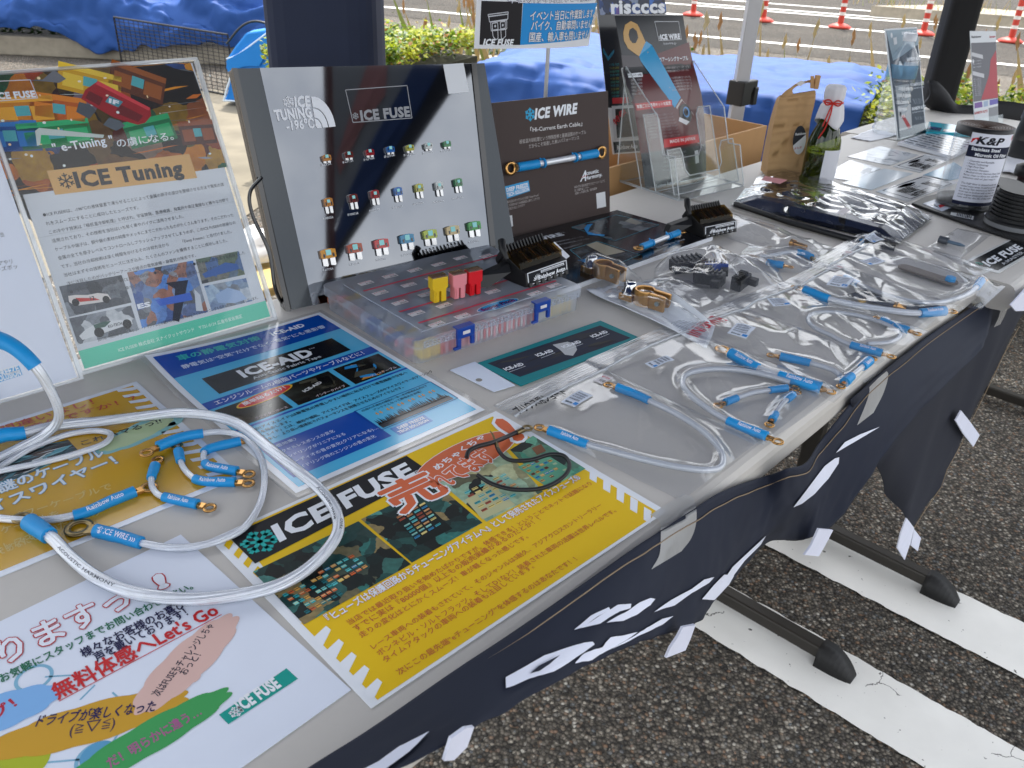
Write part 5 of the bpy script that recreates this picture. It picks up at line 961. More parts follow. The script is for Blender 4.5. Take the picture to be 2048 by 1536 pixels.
b = MB(MO); shell(b, -.003, -.003, BW + .003, BD + .003, .0195, BH, PP, True, False)
for k in range(44): b.box((.008 + k * (BW - .016) / 43, -.0036, .0235), (.0009, .0012, .007), PP)
for zz in (.0205, .024, .0275): b.box((BW / 2, -.0036, zz), (BW - .016, .0010, .0008), PP)
for x_, y_ in ((BW / 2, .012), ): b.box((x_, y_, BH + .0006), (BW - .03, .0008, .001), PP)
b.box((.018, BD / 2, BH + .0006), (.0008, BD - .03, .001), PP); b.build('lid', ob)
Rb = random.Random(8); YL, PK, RD, NV = mat('pal_yellow', '#d9b41c', .4, 0, .05, 40), mat('pal_pink', '#e08a92', .4, 0, .05, 40), mat('pal_red', '#d2121f', .35, 0, .05, 40), mat('pal_blue', '#27489a', .4, 0, .05, 40); BRW = mat('pal_brown', '#a2583a', .4, 0, .05, 40); WHF = mat('pal_white', '#d9d9d6', .4, 0, .05, 40)
b = MB(MO)
front = [YL, YL, WHF, PK, PK, PK, WHF, PK, PK, PK, WHF, WHF, YL, YL, WHF]
for k in range(60):
    x_ = .010 + k * (BW - .02) / 60; m_ = YL if k < 7 else (PK if 10 < k < 18 else (RD if k % 3 and k < 44 else (PK if k < 44 else WHF if k < 48 else YL)))
    b.box((x_, .010 + Rb.uniform(0, .002), .0105 + Rb.uniform(-.001, .001)), (.0026 if k % 2 else .0020, .014, .016), m_ if k % 2 else WHF if 18 < k else m_)
for k in range(5):
    cm = (PK, NV, NV, BRW, BRW)[k]
    for j in range(6): b.box((.008 + Rb.uniform(0, .01), .02 + k * .036 + j * .005, .004 + Rb.uniform(0, .009)), (.012, .0035, .008), cm if Rb.random() < .7 else Rb.choice([PK, NV, BRW]))
for k in range(5):
    for i in range(6):
        cm = Rb.choice([NV, PK, RD, YL, BRW, WHF, WHF])
        for j in range(5): b.box((.02 + i * .041 + Rb.uniform(0, .024), .02 + k * .036 + Rb.uniform(0, .022), .005 + Rb.uniform(0, .005)), (.010, .004, .007), cm)
o = b.build('fuse_contents', ob); o['kind'] = 'stuff'
for x_ in (.062, .178):
    b = MB(MO @ Matrix.Translation((x_, -.0055, 0))); b.prism([(-.012, -.0018), (-.012, .0018), (.012, .0018), (.012, -.0018)], .019, .031, BLU); b.box((0, .003, .0312), (.024, .010, .0018), BLU); b.box((-.0095, -.0003, .0145), (.005, .0036, .011), BLU); b.box((.0095, -.0003, .0145), (.005, .0036, .011), BLU); b.box((-.0125, -.0012, .009), (.009, .004, .003), BLU); b.box((0, -.0022, .0255), (.010, .0012, .004), PAP); b.build('latch', ob, bevel=.0008)
for k in range(4):
    S = Sheet(MO @ Matrix.Translation((0, 0, BH + .0004)), 0); y_ = .032 + .037 * k; S.local([(.026, y_ - .0016), (BW - .012, y_ - .0016), (BW - .012, y_ + .0016), (.026, y_ + .0016)], '#c43a52', 1); S.build('red_strip', parent=ob)
S = Sheet(MO @ Matrix.Translation((0, 0, BH + .0006)), 0); S.mb = MB(S.M); prices = ['¥154', '¥2750', '¥1650', '¥2250', '¥726', '¥1320', '¥1188', '¥2530']
def price(x, y, a=0, w_=.019, h_=.0095, t_=None, S_=None):
    S_ = S_ or S; ca, sa = math.cos(a), math.sin(a); f = lambda p, q: (x + p * ca - q * sa, y + p * sa + q * ca); S_.local([f(-w_ / 2, -h_ / 2), f(w_ / 2, -h_ / 2), f(w_ / 2, h_ / 2), f(-w_ / 2, h_ / 2)], '#dcd8da', 1)
    S_.text('★バーゲン★', f(-w_ * .4, h_ * .12), f(w_ * .4, h_ * .12), '#c8323c', h=h_ * .28, bold=.03, l=2, loc=True); S_.text(t_ or Rb.choice(prices), f(-w_ * .05, -h_ * .38), f(w_ * .42, -h_ * .38), '#26282c', h=h_ * .3, bold=.02, l=2, loc=True)
for i, j in ((0, 0), (1, 0), (4, 0), (5, .15), (0, 1), (1, 1), (3, .9), (0, 2), (1, 2), (2, 1.9), (4, 2), (0, 3), (1, 3), (2, 3), (3, 3), (0, 4), (1, 4), (2, 4), (3, 4), (4, 4), (5, 3.6)):
    S = Sheet(MO @ Matrix.Translation((0, 0, BH + .0006)), 0); S.mb = MB(S.M); price(.042 + .036 * i + Rb.uniform(-.003, .003), .017 + .0365 * j + Rb.uniform(-.002, .002), Rb.uniform(-.06, .06)); S.build('price_label', parent=ob)
S = Sheet(MO @ Matrix.Translation((0, 0, BH + .0007)), 1); S.mb = MB(S.M); el = [(.128 + .031 * math.cos(a), .017 + .0085 * math.sin(a)) for a in [2 * math.pi * k / 32 for k in range(32)]]
S.local(el, '#bfe0ee', 1); S.local([((x - .128) * .96 + .128, (y - .017) * .93 + .017) for x, y in el], '#2590c8', 2); S.local([((x - .128) * .93 + .128, (y - .012) * .55 + .012) for x, y in el], '#1767a8', 2.5); S.text('Super Pitch', (.103, .0135), (.153, .0150), '#171c5c', h=.0066, bold=.04, l=3, loc=True, out='#c0408a', outw=.012); S.build('logo_sticker', parent=ob)
GLD = clear('smoky_window', (.75, .62, .30), 1.5, .12, .08)
def pal(px, m, w_, label):
    c = P(*px, BH + .001); M = frame(c, Vector((math.cos(.62), math.sin(.62), 0)), Vector((-math.sin(.62), math.cos(.62), 0))); t = E('pal_fuse', label, 'fuse', c, 'block fuses standing on the organiser box'); hw = w_ / 2; H_ = .030
    prof = [(-hw, H_), (-hw, H_ * .55), (-hw * .78, H_ * .50), (-hw * .78, 0), (-hw * .12, 0), (-hw * .12, H_ * .44), (hw * .12, H_ * .44), (hw * .12, 0), (hw * .78, 0), (hw * .78, H_ * .50), (hw, H_ * .55), (hw, H_)]
    Mv = M @ Matrix(((1, 0, 0, 0), (0, 0, -1, 0), (0, 1, 0, 0), (0, 0, 0, 1))); b = MB(Mv); b.prism(prof, -.011, .0, m); b.box((-hw * .5, H_ * .25, .0006), (hw * .2, H_ * .4, .0012), m); b.build('body', t, bevel=.0007)
    b = MB(M); b.box((0, .0055, H_ + .0008), (w_ * .98, .0115, .0016), GLD); b.build('window', t, bevel=.0005); b = MB(M); b.box((0, .0055, H_ + .0002), (w_ * .8, .007, .0006), mat('fuse_element', '#b0763a', .3, .8)); b.build('fuse_element', t); return t
pal((881, 604), YL, .0205, 'yellow block fuse standing on the organiser box, left of the pink one'); pal((920, 597), PK, .0185, 'pink block fuse standing between the yellow and the red one'); pal((951, 590), RD, .0190, 'red block fuse standing at the right end of the three on the box')
# ---- fuse blocks
SMK = clear('smoked_cover', (.55, .42, .18), 1.25, .04, .08, .05, 30, .0, (.3, .22, .08))
def block(px0, px1, z, label, arm_px):
    a = P(*px0, z); c = P(*px1, z); ex = c - a; Lx = ex.length; M = frame(a, ex, Vector((-ex.y, ex.x, 0))); t = E('fuse_block', label, 'fuse block', M @ Vector((Lx / 2, .02, 0)), 'lettered fuse blocks'); K = Lx / .058
    R_ = M @ Matrix(((0, 0, 1, 0), (1, 0, 0, 0), (0, 1, 0, 0), (0, 0, 0, 1)))       # prism plane = (y,z), extruded along x
    s_ = lambda L: [(y * K * .86, zz * K * .80) for y, zz in L]
    b = MB(R_); b.prism(s_([(0, .002), (.003, 0), (.046, 0), (.046, .010), (.034, .030), (.012, .0195), (.0035, .017)]), 0, Lx, BLK)
    for k in range(7): b.prism(s_([(-.003, .001), (.004, 0), (.004, .006), (-.0015, .006)]), Lx * (k + .2) / 7, Lx * (k + .7) / 7, BLK)
    b.build('body', t, bevel=.0006)
    b = MB(R_); b.prism(s_([(.010, .0195), (.033, .0305), (.031, .0355), (.012, .0265)]), -.001, Lx * .98, SMK); b.build('cover', t)
    b = MB(R_)
    for k in range(4):
        x_ = Lx * (.16 + .225 * k); b.prism(s_([(.014, .0225), (.028, .0295), (.027, .0325), (.0145, .0262)]), x_, x_ + Lx * .12, BLK); b.prism(s_([(.013, .0255), (.029, .0335), (.0288, .0338), (.0128, .0258)]), x_ + Lx * .05, x_ + Lx * .085, GOLD); b.prism(s_([(.011, .025), (.014, .027), (.0135, .0272), (.0108, .0255)]), x_ + Lx * .02, x_ + Lx * .11, GOLD)
    b.build('fuse_row', t)
    b = MB(R_)
    for k in range(13): b.prism(s_([(.033, .029), (.047, .012), (.052, .020), (.040, .040)]), Lx * (.04 + k * .073), Lx * (.04 + k * .073) + Lx * .03, BLK)
    b.prism(s_([(.036, .029), (.047, .016), (.049, .020), (.038, .033)]), 0, Lx, BLK); b.build('comb', t)
    b = MB(M); b.add([(-.002, .030, .024), (-.030 * K, .036, .016), (-.036 * K, .034, .004), (-.030 * K, .028, .002), (-.006, .022, .016), (-.002, .040, .024), (-.030 * K, .046, .016), (-.036 * K, .044, .004), (-.030 * K, .038, .002), (-.006, .032, .016)], [(0, 1, 2, 3, 4), (9, 8, 7, 6, 5), (0, 5, 6, 1), (1, 6, 7, 2), (2, 7, 8, 3), (3, 8, 9, 4)], BLK)
    b.tube([(.0, .035, .028), (-.002, .042, .040), (.004, .050, .046)], .005, BLK, 8); b.build('bracket', t)
    fe = M @ Vector((0, .0004 * K, .0021 * K)); fy = (M @ Vector((0, .0030 * K, .0136 * K))) - fe; S = Sheet(frame(fe, ex, fy) @ Matrix.Translation((0, 0, .0006)), 0); S.mb = MB(S.M); w_, h_ = Lx, fy.length
    S.local([(w_ * .03, 0), (w_ * .97, 0), (w_ * .97, h_), (w_ * .03, h_)], '#d9dce2', 1); S.local([(w_ * .05, h_ * .07), (w_ * .95, h_ * .07), (w_ * .95, h_ * .93), (w_ * .05, h_ * .93)], '#0f131c', 2)
    S.text('Rainbow Auto', (w_ * .27, h_ * .18), (w_ * .92, h_ * .18), '#e4e7ec', h=h_ * .36, bold=.045, l=3, loc=True); S.local([(w_ * .34, h_ * .66), (w_ * .90, h_ * .66), (w_ * .90, h_ * .86), (w_ * .34, h_ * .86)], '#d9dce2', 3); S.text('Custom Performance', (w_ * .36, h_ * .69), (w_ * .88, h_ * .69), '#0f131c', h=h_ * .13, bold=.03, l=4, loc=True)
    o_ = Vector((w_ * .24, h_ * .14))
    for k in range(6):
        a_ = math.radians(158 - 24 * k); r_ = h_ * (.50 + .03 * k); d_ = Vector((math.cos(a_), math.sin(a_))); n_ = Vector((-d_.y, d_.x)); S.local([o_ + d_ * h_ * .1, o_ + d_ * r_ * .6 - n_ * h_ * .05, o_ + d_ * r_, o_ + d_ * r_ * .62 + n_ * h_ * .06], '#e4e7ec', 3)
    S.build('name_plate', parent=t); return t
block((1054, 577), (1137, 547), BH + .001, 'black fuse block with smoky cover propped on the organiser box', None); block((1408, 477), (1473, 463), .006, 'black fuse block with smoky cover on the corner of the black board', None)
# price tag card beside the first block
Mt = frame(P(1128, 516, .035), P(1147, 505, .045) - P(1122, 486, .045) + Vector((0, 0, -.004)), Vector((-.2, .6, .7))); S = Sheet(frame(P(1124, 524, .033), P(1148, 506, .036) - P(1124, 524, .033), P(1103, 492, .048) - P(1124, 524, .033)), 0)
S.base([(0, 0), (.021, 0), (.021, .028), (0, .028)], '#dfe2ea', .0006, loc=True); S.text('★バーゲン★', (.003, .019), (.018, .019), '#c8323c', h=.003, bold=.03, l=2, loc=True); S.text('¥22,550', (.004, .012), (.019, .012), '#26282c', h=.003, bold=.02, l=2, loc=True); S.build('price_tag', 'white folded price tag card beside the fuse block on the box', 'price tag')
# earth cables strapped to the two panels
def strapped(path, r, parent, tie=(.3, .7)):
    b = MB(); b.tube(path, r * .9, SILV, 14, True, None, 500, 7, .1); o = b.build('strapped_cable', parent); L = plen(path)
    for rev in (path, path[::-1]):
        sp = sub(rev, 0, L * .24); b = MB(); b.tube(sp, r * 1.3, BSLV, 14); b.build('sleeve', o); d = (rev[0] - rev[1]).normalized(); b = MB(); n_ = (MBp.col[2].xyz if parent is bp_t else MK.col[2].xyz); ring_lug(b, rev[0] + d * (r * 2.2), d, r * 2.0, GOLD, n_.normalized(), .002, .5, .006, r * .8); b.build('ring_terminal', o)
    for f in tie: sp = sub(path, L * f - .0015, L * f + .0015); b = MB(); b.tube(sp, r * 1.45, BSLV, 14); b.tube([sp[0], sp[0] + Vector((-.004, -.002, .008))], .0012, BSLV, 6); b.build('cable_tie', o)
n1 = MBp.col[2].xyz.normalized(); a1, a2 = onplane(1029, 334, MBp) + n1 * .007, onplane(1187, 306, MBp) + n1 * .007; strapped([a1.lerp(a2, k / 14) + n1 * .003 * math.sin(k / 14 * 3.14) for k in range(15)], .0052, bp_t)
b1, b2_ = P(1283, 494, .013), P(1357, 465, .013); strapped([b1.lerp(b2_, k / 12) for k in range(13)], .0038, lb, (.27, .72))
# ================================================================== ZIP BAGS AND THEIR CABLES
FILM = clear('bag_film', (.985, .99, 1), 1.40, .085, .09, .04, 25, .05); ZIP = clear('zip_strip', (.95, .96, .98), 1.45, .45, .15, .05, 60, .04); ZIPW = clear('zip_slider', (.9, .93, .96), 1.45, .55, .2, .05, 60, .03)
def quad(px, z=.0):
    q = [P(x, y, z) for x, y in px]
    return lambda i, j: (q[0] * (1 - i) + q[1] * i) * (1 - j) + (q[3] * (1 - i) + q[2] * i) * j
def seg_d(p, a, b):
    ab = b - a; t = max(0, min(1, (p - a).dot(ab) / max(1e-12, ab.length_squared))); return (p - a - ab * t).length
CG = 'cables packed in zip bags on the right half of the near table'
def bag(label, px, z0, contents=(), zip_=True, sticker=None, pricep=None, amp=.0022, puff=.003, seed=1, nu=44, nv=56, marks=None, group='clear zip bags with cables'):
    """zip bag: px corners run zip-left, zip-right, far-right, far-left; contents: (polyline, radius, centre height)"""
    f = quad(px, z0); c0 = f(.5, .5); t = E('zip_bag', label, 'plastic bag', c0, group); segs = []
    for path, r, zc in contents:
        pp = path[::max(1, len(path) // 26)] + [path[-1]]
        for a, b_ in zip(pp, pp[1:]): segs.append((a.xy, b_.xy, r, zc))
    e1 = (f(1, .5) - f(0, .5)).xy.normalized(); e2 = (f(.5, 1) - f(.5, 0)).xy.normalized(); org = f(0, 0)
    def hh(i, j):
        p = f(i, j); ed = min(1, min(i, 1 - i) * 9, (1 - j) * 9, j * 6 + .15); q = p.xy - org.xy; x, y = q.dot(e1), q.dot(e2)
        n = noise.noise((x * 16 + seed, y * 6, seed)) + .5 * noise.noise((x * 7, y * 20 + seed, seed + 3)); rd1 = 1 - abs(noise.noise((x * 20 + y * 12, y * 4 - x * 3, seed + 7))) * 2.4; rd2 = 1 - abs(noise.noise((x * 5 - y * 4, y * 17 + x * 13, seed + 11))) * 2.4
        rd3 = 1 - abs(noise.noise((x * 60 - y * 35, y * 40 + x * 50, seed + 17))) * 2.6
        amp2 = amp * 1.25; h = .0010 + puff * ed * (.5 + .5 * math.sin(min(1, j * 1.1) * 3.1)) * math.sin(max(0, min(1, i)) * 3.14) + amp2 * ed * (.45 * n + .45 * max(0, rd1) ** 2 + .45 * max(0, rd2) ** 2 + .05 * max(0, rd3))
        top = 0
        for a, b_, r, zc in segs:
            d = seg_d(p.xy, a, b_)
            if d < r * 5: k = d / (r * 2.6); top = max(top, (zc + r * 1.25) * math.exp(-k * k))
        return max(h + .35 * top, top + h * .3) * (1 if ed > .2 else ed * 5)
    b = MB(); b.grid(nu, nv, lambda i, j: f(i + .012 * noise.noise((j * 6, i * 2, seed)) * (1 if .0 < i < 1 else 1), j) + Vector((0, 0, hh(i, j))), FILM); b.build('film', t)
    if zip_:
        b = MB()
        for k in range(6):
            y0 = .012 + .017 * k; b.grid(26, 1, lambda i, j: f(i, y0 + .007 * j) + Vector((0, 0, hh(i, y0) + .0006 + .0004 * (k % 2))), ZIP)
        b.build('zip_ridges', t)
        b = MB(); b.tube([f(i / 24, .135) + Vector((0, 0, hh(i / 24, .135) + .0012)) for i in range(25)], .0014, ZIPW, 8); b.build('zip_slider', t)
    def patch(pxq, fn, nm):
        q = [P(x, y, z0) for x, y in pxq]; o_ = q[3]; ex = q[2] - q[3]; ey = q[0] - q[3]; S_ = Sheet(frame(o_, ex, ey), 0); uu = lambda p: p
        w_, h_ = ex.length, ey.length; fn(S_, w_, h_)
        inv = S_.M
        out = []
        for v in S_.mb.v:                                   # drape the printed patch on the film
            best = None
            lv = (inv.inverted() @ v).z; pp_ = v.xy
            a = f(0, 0).xy; bq = f(1, 0).xy; cq = f(1, 1).xy; dq = f(0, 1).xy; i, j = .5, .5
            for it in range(8):
                g0 = f(i, j).xy - pp_; gi = (f(i + .01, j).xy - f(i, j).xy) / .01; gj = (f(i, j + .01).xy - f(i, j).xy) / .01; det = gi.x * gj.y - gi.y * gj.x
                i -= (g0.x * gj.y - g0.y * gj.x) / det; j -= (gi.x * g0.y - gi.y * g0.x) / det
            out.append(Vector((v.x, v.y, f(i, j).z + hh(i, j) + .0012 + lv * 2)))
        S_.mb.v = out; return S_.mb.build(nm, t)
    if sticker:
        def fn(S_, w_, h_):
            n = 6
            for a in range(n):
                for c in range(n): S_.local([(w_ * a / n, h_ * c / n), (w_ * (a + 1) / n, h_ * c / n), (w_ * (a + 1) / n, h_ * (c + 1) / n), (w_ * a / n, h_ * (c + 1) / n)], '#d3dbe8', 0)
            for k in range(4): S_.text('最高の素材と極低温処理の線', (w_ * .12, h_ * (.78 - .15 * k)), (w_ * .82, h_ * (.78 - .15 * k)), '#4a586c', h=h_ * .10, bold=.01, l=1, loc=True)
            S_.local([(w_ * .70, h_ * .10), (w_ * .96, h_ * .10), (w_ * .96, h_ * .26), (w_ * .70, h_ * .26)], '#2f86d0', 1); S_.text('Rainbow Auto', (w_ * .15, h_ * .10), (w_ * .62, h_ * .10), '#3a4656', h=h_ * .11, bold=.04, l=1, loc=True)
        patch(sticker, fn, 'sticker')
    if pricep:
        def fn(S_, w_, h_):
            n = 4
            for a in range(n):
                for c in range(n): S_.local([(w_ * a / n, h_ * c / n), (w_ * (a + 1) / n, h_ * c / n), (w_ * (a + 1) / n, h_ * (c + 1) / n), (w_ * a / n, h_ * (c + 1) / n)], '#dddadd', 0)
            S_.text('★バーゲン★', (w_ * .1, h_ * .62), (w_ * .9, h_ * .62), '#cc4450', h=h_ * .24, bold=.03, l=1, loc=True); S_.text('¥15,400', (w_ * .35, h_ * .2), (w_ * .9, h_ * .2), '#2c2e33', h=h_ * .26, bold=.02, l=1, loc=True)
        patch(pricep, fn, 'price_label')
    if marks:
        for pxq, txt, col in marks:
            def fn(S_, w_, h_): S_.text(txt, (0, 0), (w_, 0), col, h=h_, bold=.03, l=1, loc=True)
            patch(pxq, fn, 'handwriting')
    return t
def bc(label, pts, r, ends, kind='pearl', z0=.0015, text=None): return cable('packed_cable', label, 'cable', pts, r, ends, kind, CG, z0, text)[1]
RAT = ('Rainbow Auto', False, (.2, .85))
# bag 1 (nearest)
p1 = bc('U shaped cable with two blue ends in the zip bag nearest the yellow flyer', [(1100, 861), (1135, 874), (1172, 888), (1225, 903), (1290, 920), (1350, 933), (1405, 940), (1438, 936), (1446, 918), (1436, 894), (1405, 862), (1360, 832), (1302, 803), (1270, 788), (1236, 775)], .0030, [(.040, .0055, GOLD, .0046), (.038, .0055, GOLD, .0046)], 'pearl', .0015, {0: ('Rainbow Auto', True, (.35, .8))})
bag('clear zip bag nearest the yellow flyer, with a U shaped cable and black handwriting', [(986, 812), (1172, 722), (1520, 880), (1362, 1003)], .0006, [(p1, .0032, .0045)], True, [(1167, 793), (1193, 804), (1148, 824), (1121, 812)], [(1208, 755), (1230, 762), (1203, 776), (1185, 768)], .0018, .003, 1, marks=[([(1040, 818), (1130, 785), (1136, 797), (1040, 834)], 'プリウス用ショート', '#15171c')])
# bag 2
p2 = bc('long cable forming an open loop in the second zip bag from the left', [(1532, 872), (1490, 856), (1450, 838), (1412, 815), (1380, 790), (1365, 768), (1372, 750), (1400, 741), (1440, 738), (1490, 742), (1540, 752), (1580, 765)], .0030, [(.040, .0058, GOLD, .0048), None], 'pearl', .0015, {0: ('Rainbow Auto', False, (.15, .7))})
p2b = bc('short bridge cable with blue ends inside the loop of the second zip bag', [(1452, 804), (1480, 794), (1505, 786), (1535, 781), (1572, 776)], .0025, [(.016, .0052, GOLD, .004), (.020, .0052, GOLD, .004)], 'pearl'); p2c = bc('short cable with blue ends pointing at the edge, second zip bag', [(1585, 790), (1568, 805), (1556, 820), (1545, 838)], .0025, [(.014, .005, GOLD, .004), (.012, .005, GOLD, .004)], 'pearl')
bag('second clear zip bag, holding a long looped cable and short bridge cables', [(1165, 722), (1346, 646), (1690, 780), (1526, 890)], .0012, [(p2, .0032, .0045), (p2b, .0028, .004), (p2c, .0028, .004)], True, [(1322, 717), (1345, 727), (1304, 745), (1288, 735)], None, .0018, .004, 2)
# bag 3
p3 = bc('stout copper ringed cable with lettered blue sleeves in the third zip bag', [(1463, 707), (1490, 723), (1520, 738), (1560, 752), (1600, 764), (1640, 775)], .0040, [(.040, .0088, GOLD, .0060), (.044, .0055, GOLD, .0060)], 'pearl', .0015, {0: ('Rainbow Auto', True, (.25, .85)), 1: ('Rainbow Auto', True, (.2, .8))})
p3b = bc('blue ended cable curving across the middle of the third zip bag', [(1562, 713), (1595, 720), (1628, 728), (1665, 740), (1680, 752)], .0028, [(.032, .005, GOLD, .0046), None], 'pearl'); p3c = bc('blue ended cable with a glossy sleeve near the edge in the third zip bag', [(1738, 722), (1722, 736), (1705, 750), (1690, 764)], .0030, [(.020, .0055, GOLD, .0054), (.018, .005, GOLD, .0054)], 'pearl', .0015, {0: RAT})
bag('third clear zip bag, crinkled, with a copper ringed cable and red handwriting', [(1334, 650), (1462, 606), (1762, 712), (1668, 806)], .0018, [(p3, .0045, .006), (p3b, .0032, .0045), (p3c, .0036, .005)], True, [(1480, 662), (1520, 672), (1490, 688), (1452, 677)], None, .0034, .005, 3, marks=[([(1385, 664), (1450, 642), (1454, 652), (1392, 682)], 'MINI BMW用', '#c43a48')])
# bag 4
p4 = bc('coiled pearly cable making an oval in the fourth zip bag', [(1762, 706), (1728, 697), (1692, 686), (1660, 670), (1630, 656), (1616, 640), (1625, 628), (1660, 624), (1720, 632), (1775, 650), (1800, 670), (1780, 684), (1735, 688)], .0026, [(.034, .0055, GOLD, .0046), None], 'pearl', .0015, {0: ('Rainbow Auto', False, (.2, .7))})
p4b = bc('short cable with two blue pieces near the table edge in the fourth zip bag', [(1815, 660), (1790, 652), (1765, 640)], .0026, [(.016, .0055, GOLD, .0046), (.016, .004, GOLD, .0046)], 'pearl')
bag('fourth clear zip bag, wrinkled, with a coiled pearly cable', [(1440, 612), (1566, 562), (1856, 662), (1756, 730)], .0024, [(p4, .003, .0045), (p4b, .003, .004)], True, [(1562, 611), (1596, 608), (1580, 622), (1545, 622)], None, .0036, .005, 4)
# bag 5 with a stout braided cable and a dark card
p5 = bc('stout silvery cable with blue ends along the front of the fifth zip bag', [(1610, 580), (1655, 597), (1700, 608), (1760, 618), (1830, 626), (1888, 622)], .0044, [(.036, .0075, GOLD, .0058), (.036, .007, GOLD, .0062)], 'clear', .0015, {1: ('Rainbow Auto', False, (.2, .8))})
S = Sheet(flat(.004), 0); S.base([(1690, 590), (1735, 578), (1880, 612), (1838, 628)], '#1c2638', .0006); S.poly([(1713, 597), (1731, 598), (1733, 604), (1722, 607)], '#c9a04a', 1); S.text('取付説明', (1738, 600), (1770, 591), '#aab2be', h=.004, l=1); S.build('instruction_card', 'dark blue card with a gold mark inside the fifth zip bag', 'card')
brs = E('brass_connector', 'small polished brass connector lying on the dark card in the fifth bag', 'connector', P(1797, 612, .004)); b = MB(); q0, q1 = P(1788, 611, .010), P(1812, 617, .010); b.tube([q0, q0.lerp(q1, .4), q0.lerp(q1, .41), q1], lambda f: .005 if f < .4 else .0036, GOLD, 16); b.build('barrel', brs)
b = MB(); b.tube([q0.lerp(q1, .2), q0.lerp(q1, .3)], .0058, GOLD, 6, smooth=False); b.build('collar', brs)
bag('fifth clear zip bag, with a stout silvery cable and a dark card', [(1550, 572), (1655, 520), (1930, 616), (1850, 660)], .0030, [(p5, .0048, .0065)], True, [(1678, 564), (1716, 566), (1690, 588), (1650, 578)], [(1660, 534), (1678, 538), (1668, 552), (1648, 545)], .0030, .005, 5)
# bag 6
p6 = bc('stout cable ending in a tilted blue sleeve in the sixth zip bag', [(1962, 562), (1945, 582), (1910, 598), (1870, 606), (1820, 603), (1770, 590), (1720, 570), (1690, 556)], .0036, [(.030, .007, GOLD, .0055), (.024, .004, GOLD, .005)], 'pearl')
lk = E('brown_link_strap', 'flat brown strap with a blue bolt head in the sixth zip bag', 'strap', P(1850, 545, .003)); b = MB(); s0, s1 = P(1812, 534, .006), P(1900, 562, .006); d_ = (s1 - s0).normalized(); n_ = Vector((-d_.y, d_.x, 0)) * .011; ring_pts = [s0 + n_] + [s0 - d_ * .011 * math.sin(a) + n_ * math.cos(a) for a in [math.pi * k / 8 for k in range(1, 8)]] + [s0 - n_, s1 - n_] + [s1 + d_ * .011 * math.sin(a) - n_ * math.cos(a) for a in [math.pi * k / 8 for k in range(1, 8)]] + [s1 + n_]
b.prism([(p.x, p.y) for p in ring_pts], T + .0035, T + .0065, mat('brown_strap', '#6f655c', .6, 0, .1, 40)); b.build('strap', lk, bevel=.0006); b = MB(Matrix.Translation(s1 + Vector((0, 0, .002)))); b.lathe([(0, .006), (.006, .006), (.0075, .004), (.0075, 0)], BSLV, I4 @ Matrix.Translation(s1 + Vector((0, 0, .0005))), 6, False); b.build('bolt_head', lk)
bag('sixth clear zip bag, milky, with a flat brown strap inside', [(1600, 535), (1710, 478), (2012, 572), (1960, 620)], .0036, [(p6, .004, .0055), ([s0, s1], .009, .004)], True, [(1733, 521), (1758, 531), (1736, 542), (1712, 532)], [(1694, 534 - 26), (1715, 512), (1700, 520), (1682, 516)], .0028, .005, 6)
p7 = bc('short blue ended cable with a copper eye at the top of the seventh bag', [(1722, 484), (1738, 478), (1752, 476)], .0034, [(.010, None, GOLD, .0045), (0, .0075, GOLD)], 'pearl')
bag('seventh clear zip bag, partly under the sixth, with a copper eye at its top', [(1660, 500), (1735, 458), (1990, 538), (1930, 566)], .0028, [(p7, .004, .006)], True, [(1738, 480), (1760, 486), (1745, 496), (1722, 488)], None, .0026, .006, 7)
# bag 8 crumpled bag of black connectors
for k, (x, y, a_, s_) in enumerate(((1375, 540, .3, 1.2), (1418, 568, -.5, 1.0), (1432, 548, -.2, .8), (1480, 575, .9, .8))):
    c = P(x, y, .004); M = frame(c, Vector((math.cos(a_), math.sin(a_), .1)), Vector((-math.sin(a_), math.cos(a_), 0))); t = E('connector_block', ('black ribbed connector at the rear left of the crumpled bag', 'black stick shaped connector at the front of the crumpled bag', 'blue grey connector in the middle of the crumpled bag', 'small black connector at the right of the crumpled bag')[k], 'connector', c, 'connectors in the crumpled bag')
    b = MB(M); b.box((0, 0, .009), (.040 * s_, .018 * s_, .016), BLK if k != 2 else BLU); b.box((.014 * s_, -.012 * s_, .008), (.012 * s_, .022 * s_, .010), BLK); b.build('housing', t, bevel=.001); b = MB(M)
    for j in range(6): b.box((-.016 * s_ + .006 * j * s_, .002, .0182), (.002, .014 * s_, .003), BLK)
    b.build('ribs', t)
cn = [([P(1350, 545, 0), P(1420, 530, 0), P(1440, 575, 0)], .012, .014), ([P(1440, 540, 0), P(1500, 575, 0)], .011, .013)]
bag('crumpled clear bag heaped over black connectors behind the third bag', [(1290, 620), (1310, 545), (1545, 505), (1575, 585)], .0010, cn, False, None, None, .0075, .014, 8, 60, 60, group=None)
p9 = bc('pair of blue sleeves with a dark ring in the bag behind the crumpled one', [(1622, 514), (1605, 506), (1580, 504), (1550, 510), (1520, 516), (1542, 526), (1565, 530)], .0032, [(.026, .006, BRNZ, .005), (.022, .005, GOLD, .005)], 'pearl', .0015)
bag('clear bag with two blue sleeves between crumpled bag and black tray', [(1440, 545), (1500, 490), (1660, 500), (1640, 545)], .0014, [(p9, .0045, .006)], False, None, None, .004, .006, 9, group=None)
bt9 = E('brass_bolt', 'small brass bolt pair in the flat bag beside the black tray', 'bolt', P(1590, 490, .002)); b = MB(); q0, q1 = P(1582, 485, .007), P(1612, 495, .007); b.tube([q0, q0.lerp(q1, .25)], .006, GOLD, 12); b.tube([q0.lerp(q1, .3), q1], .0042, GOLD, 12); b.build('bolt', bt9)
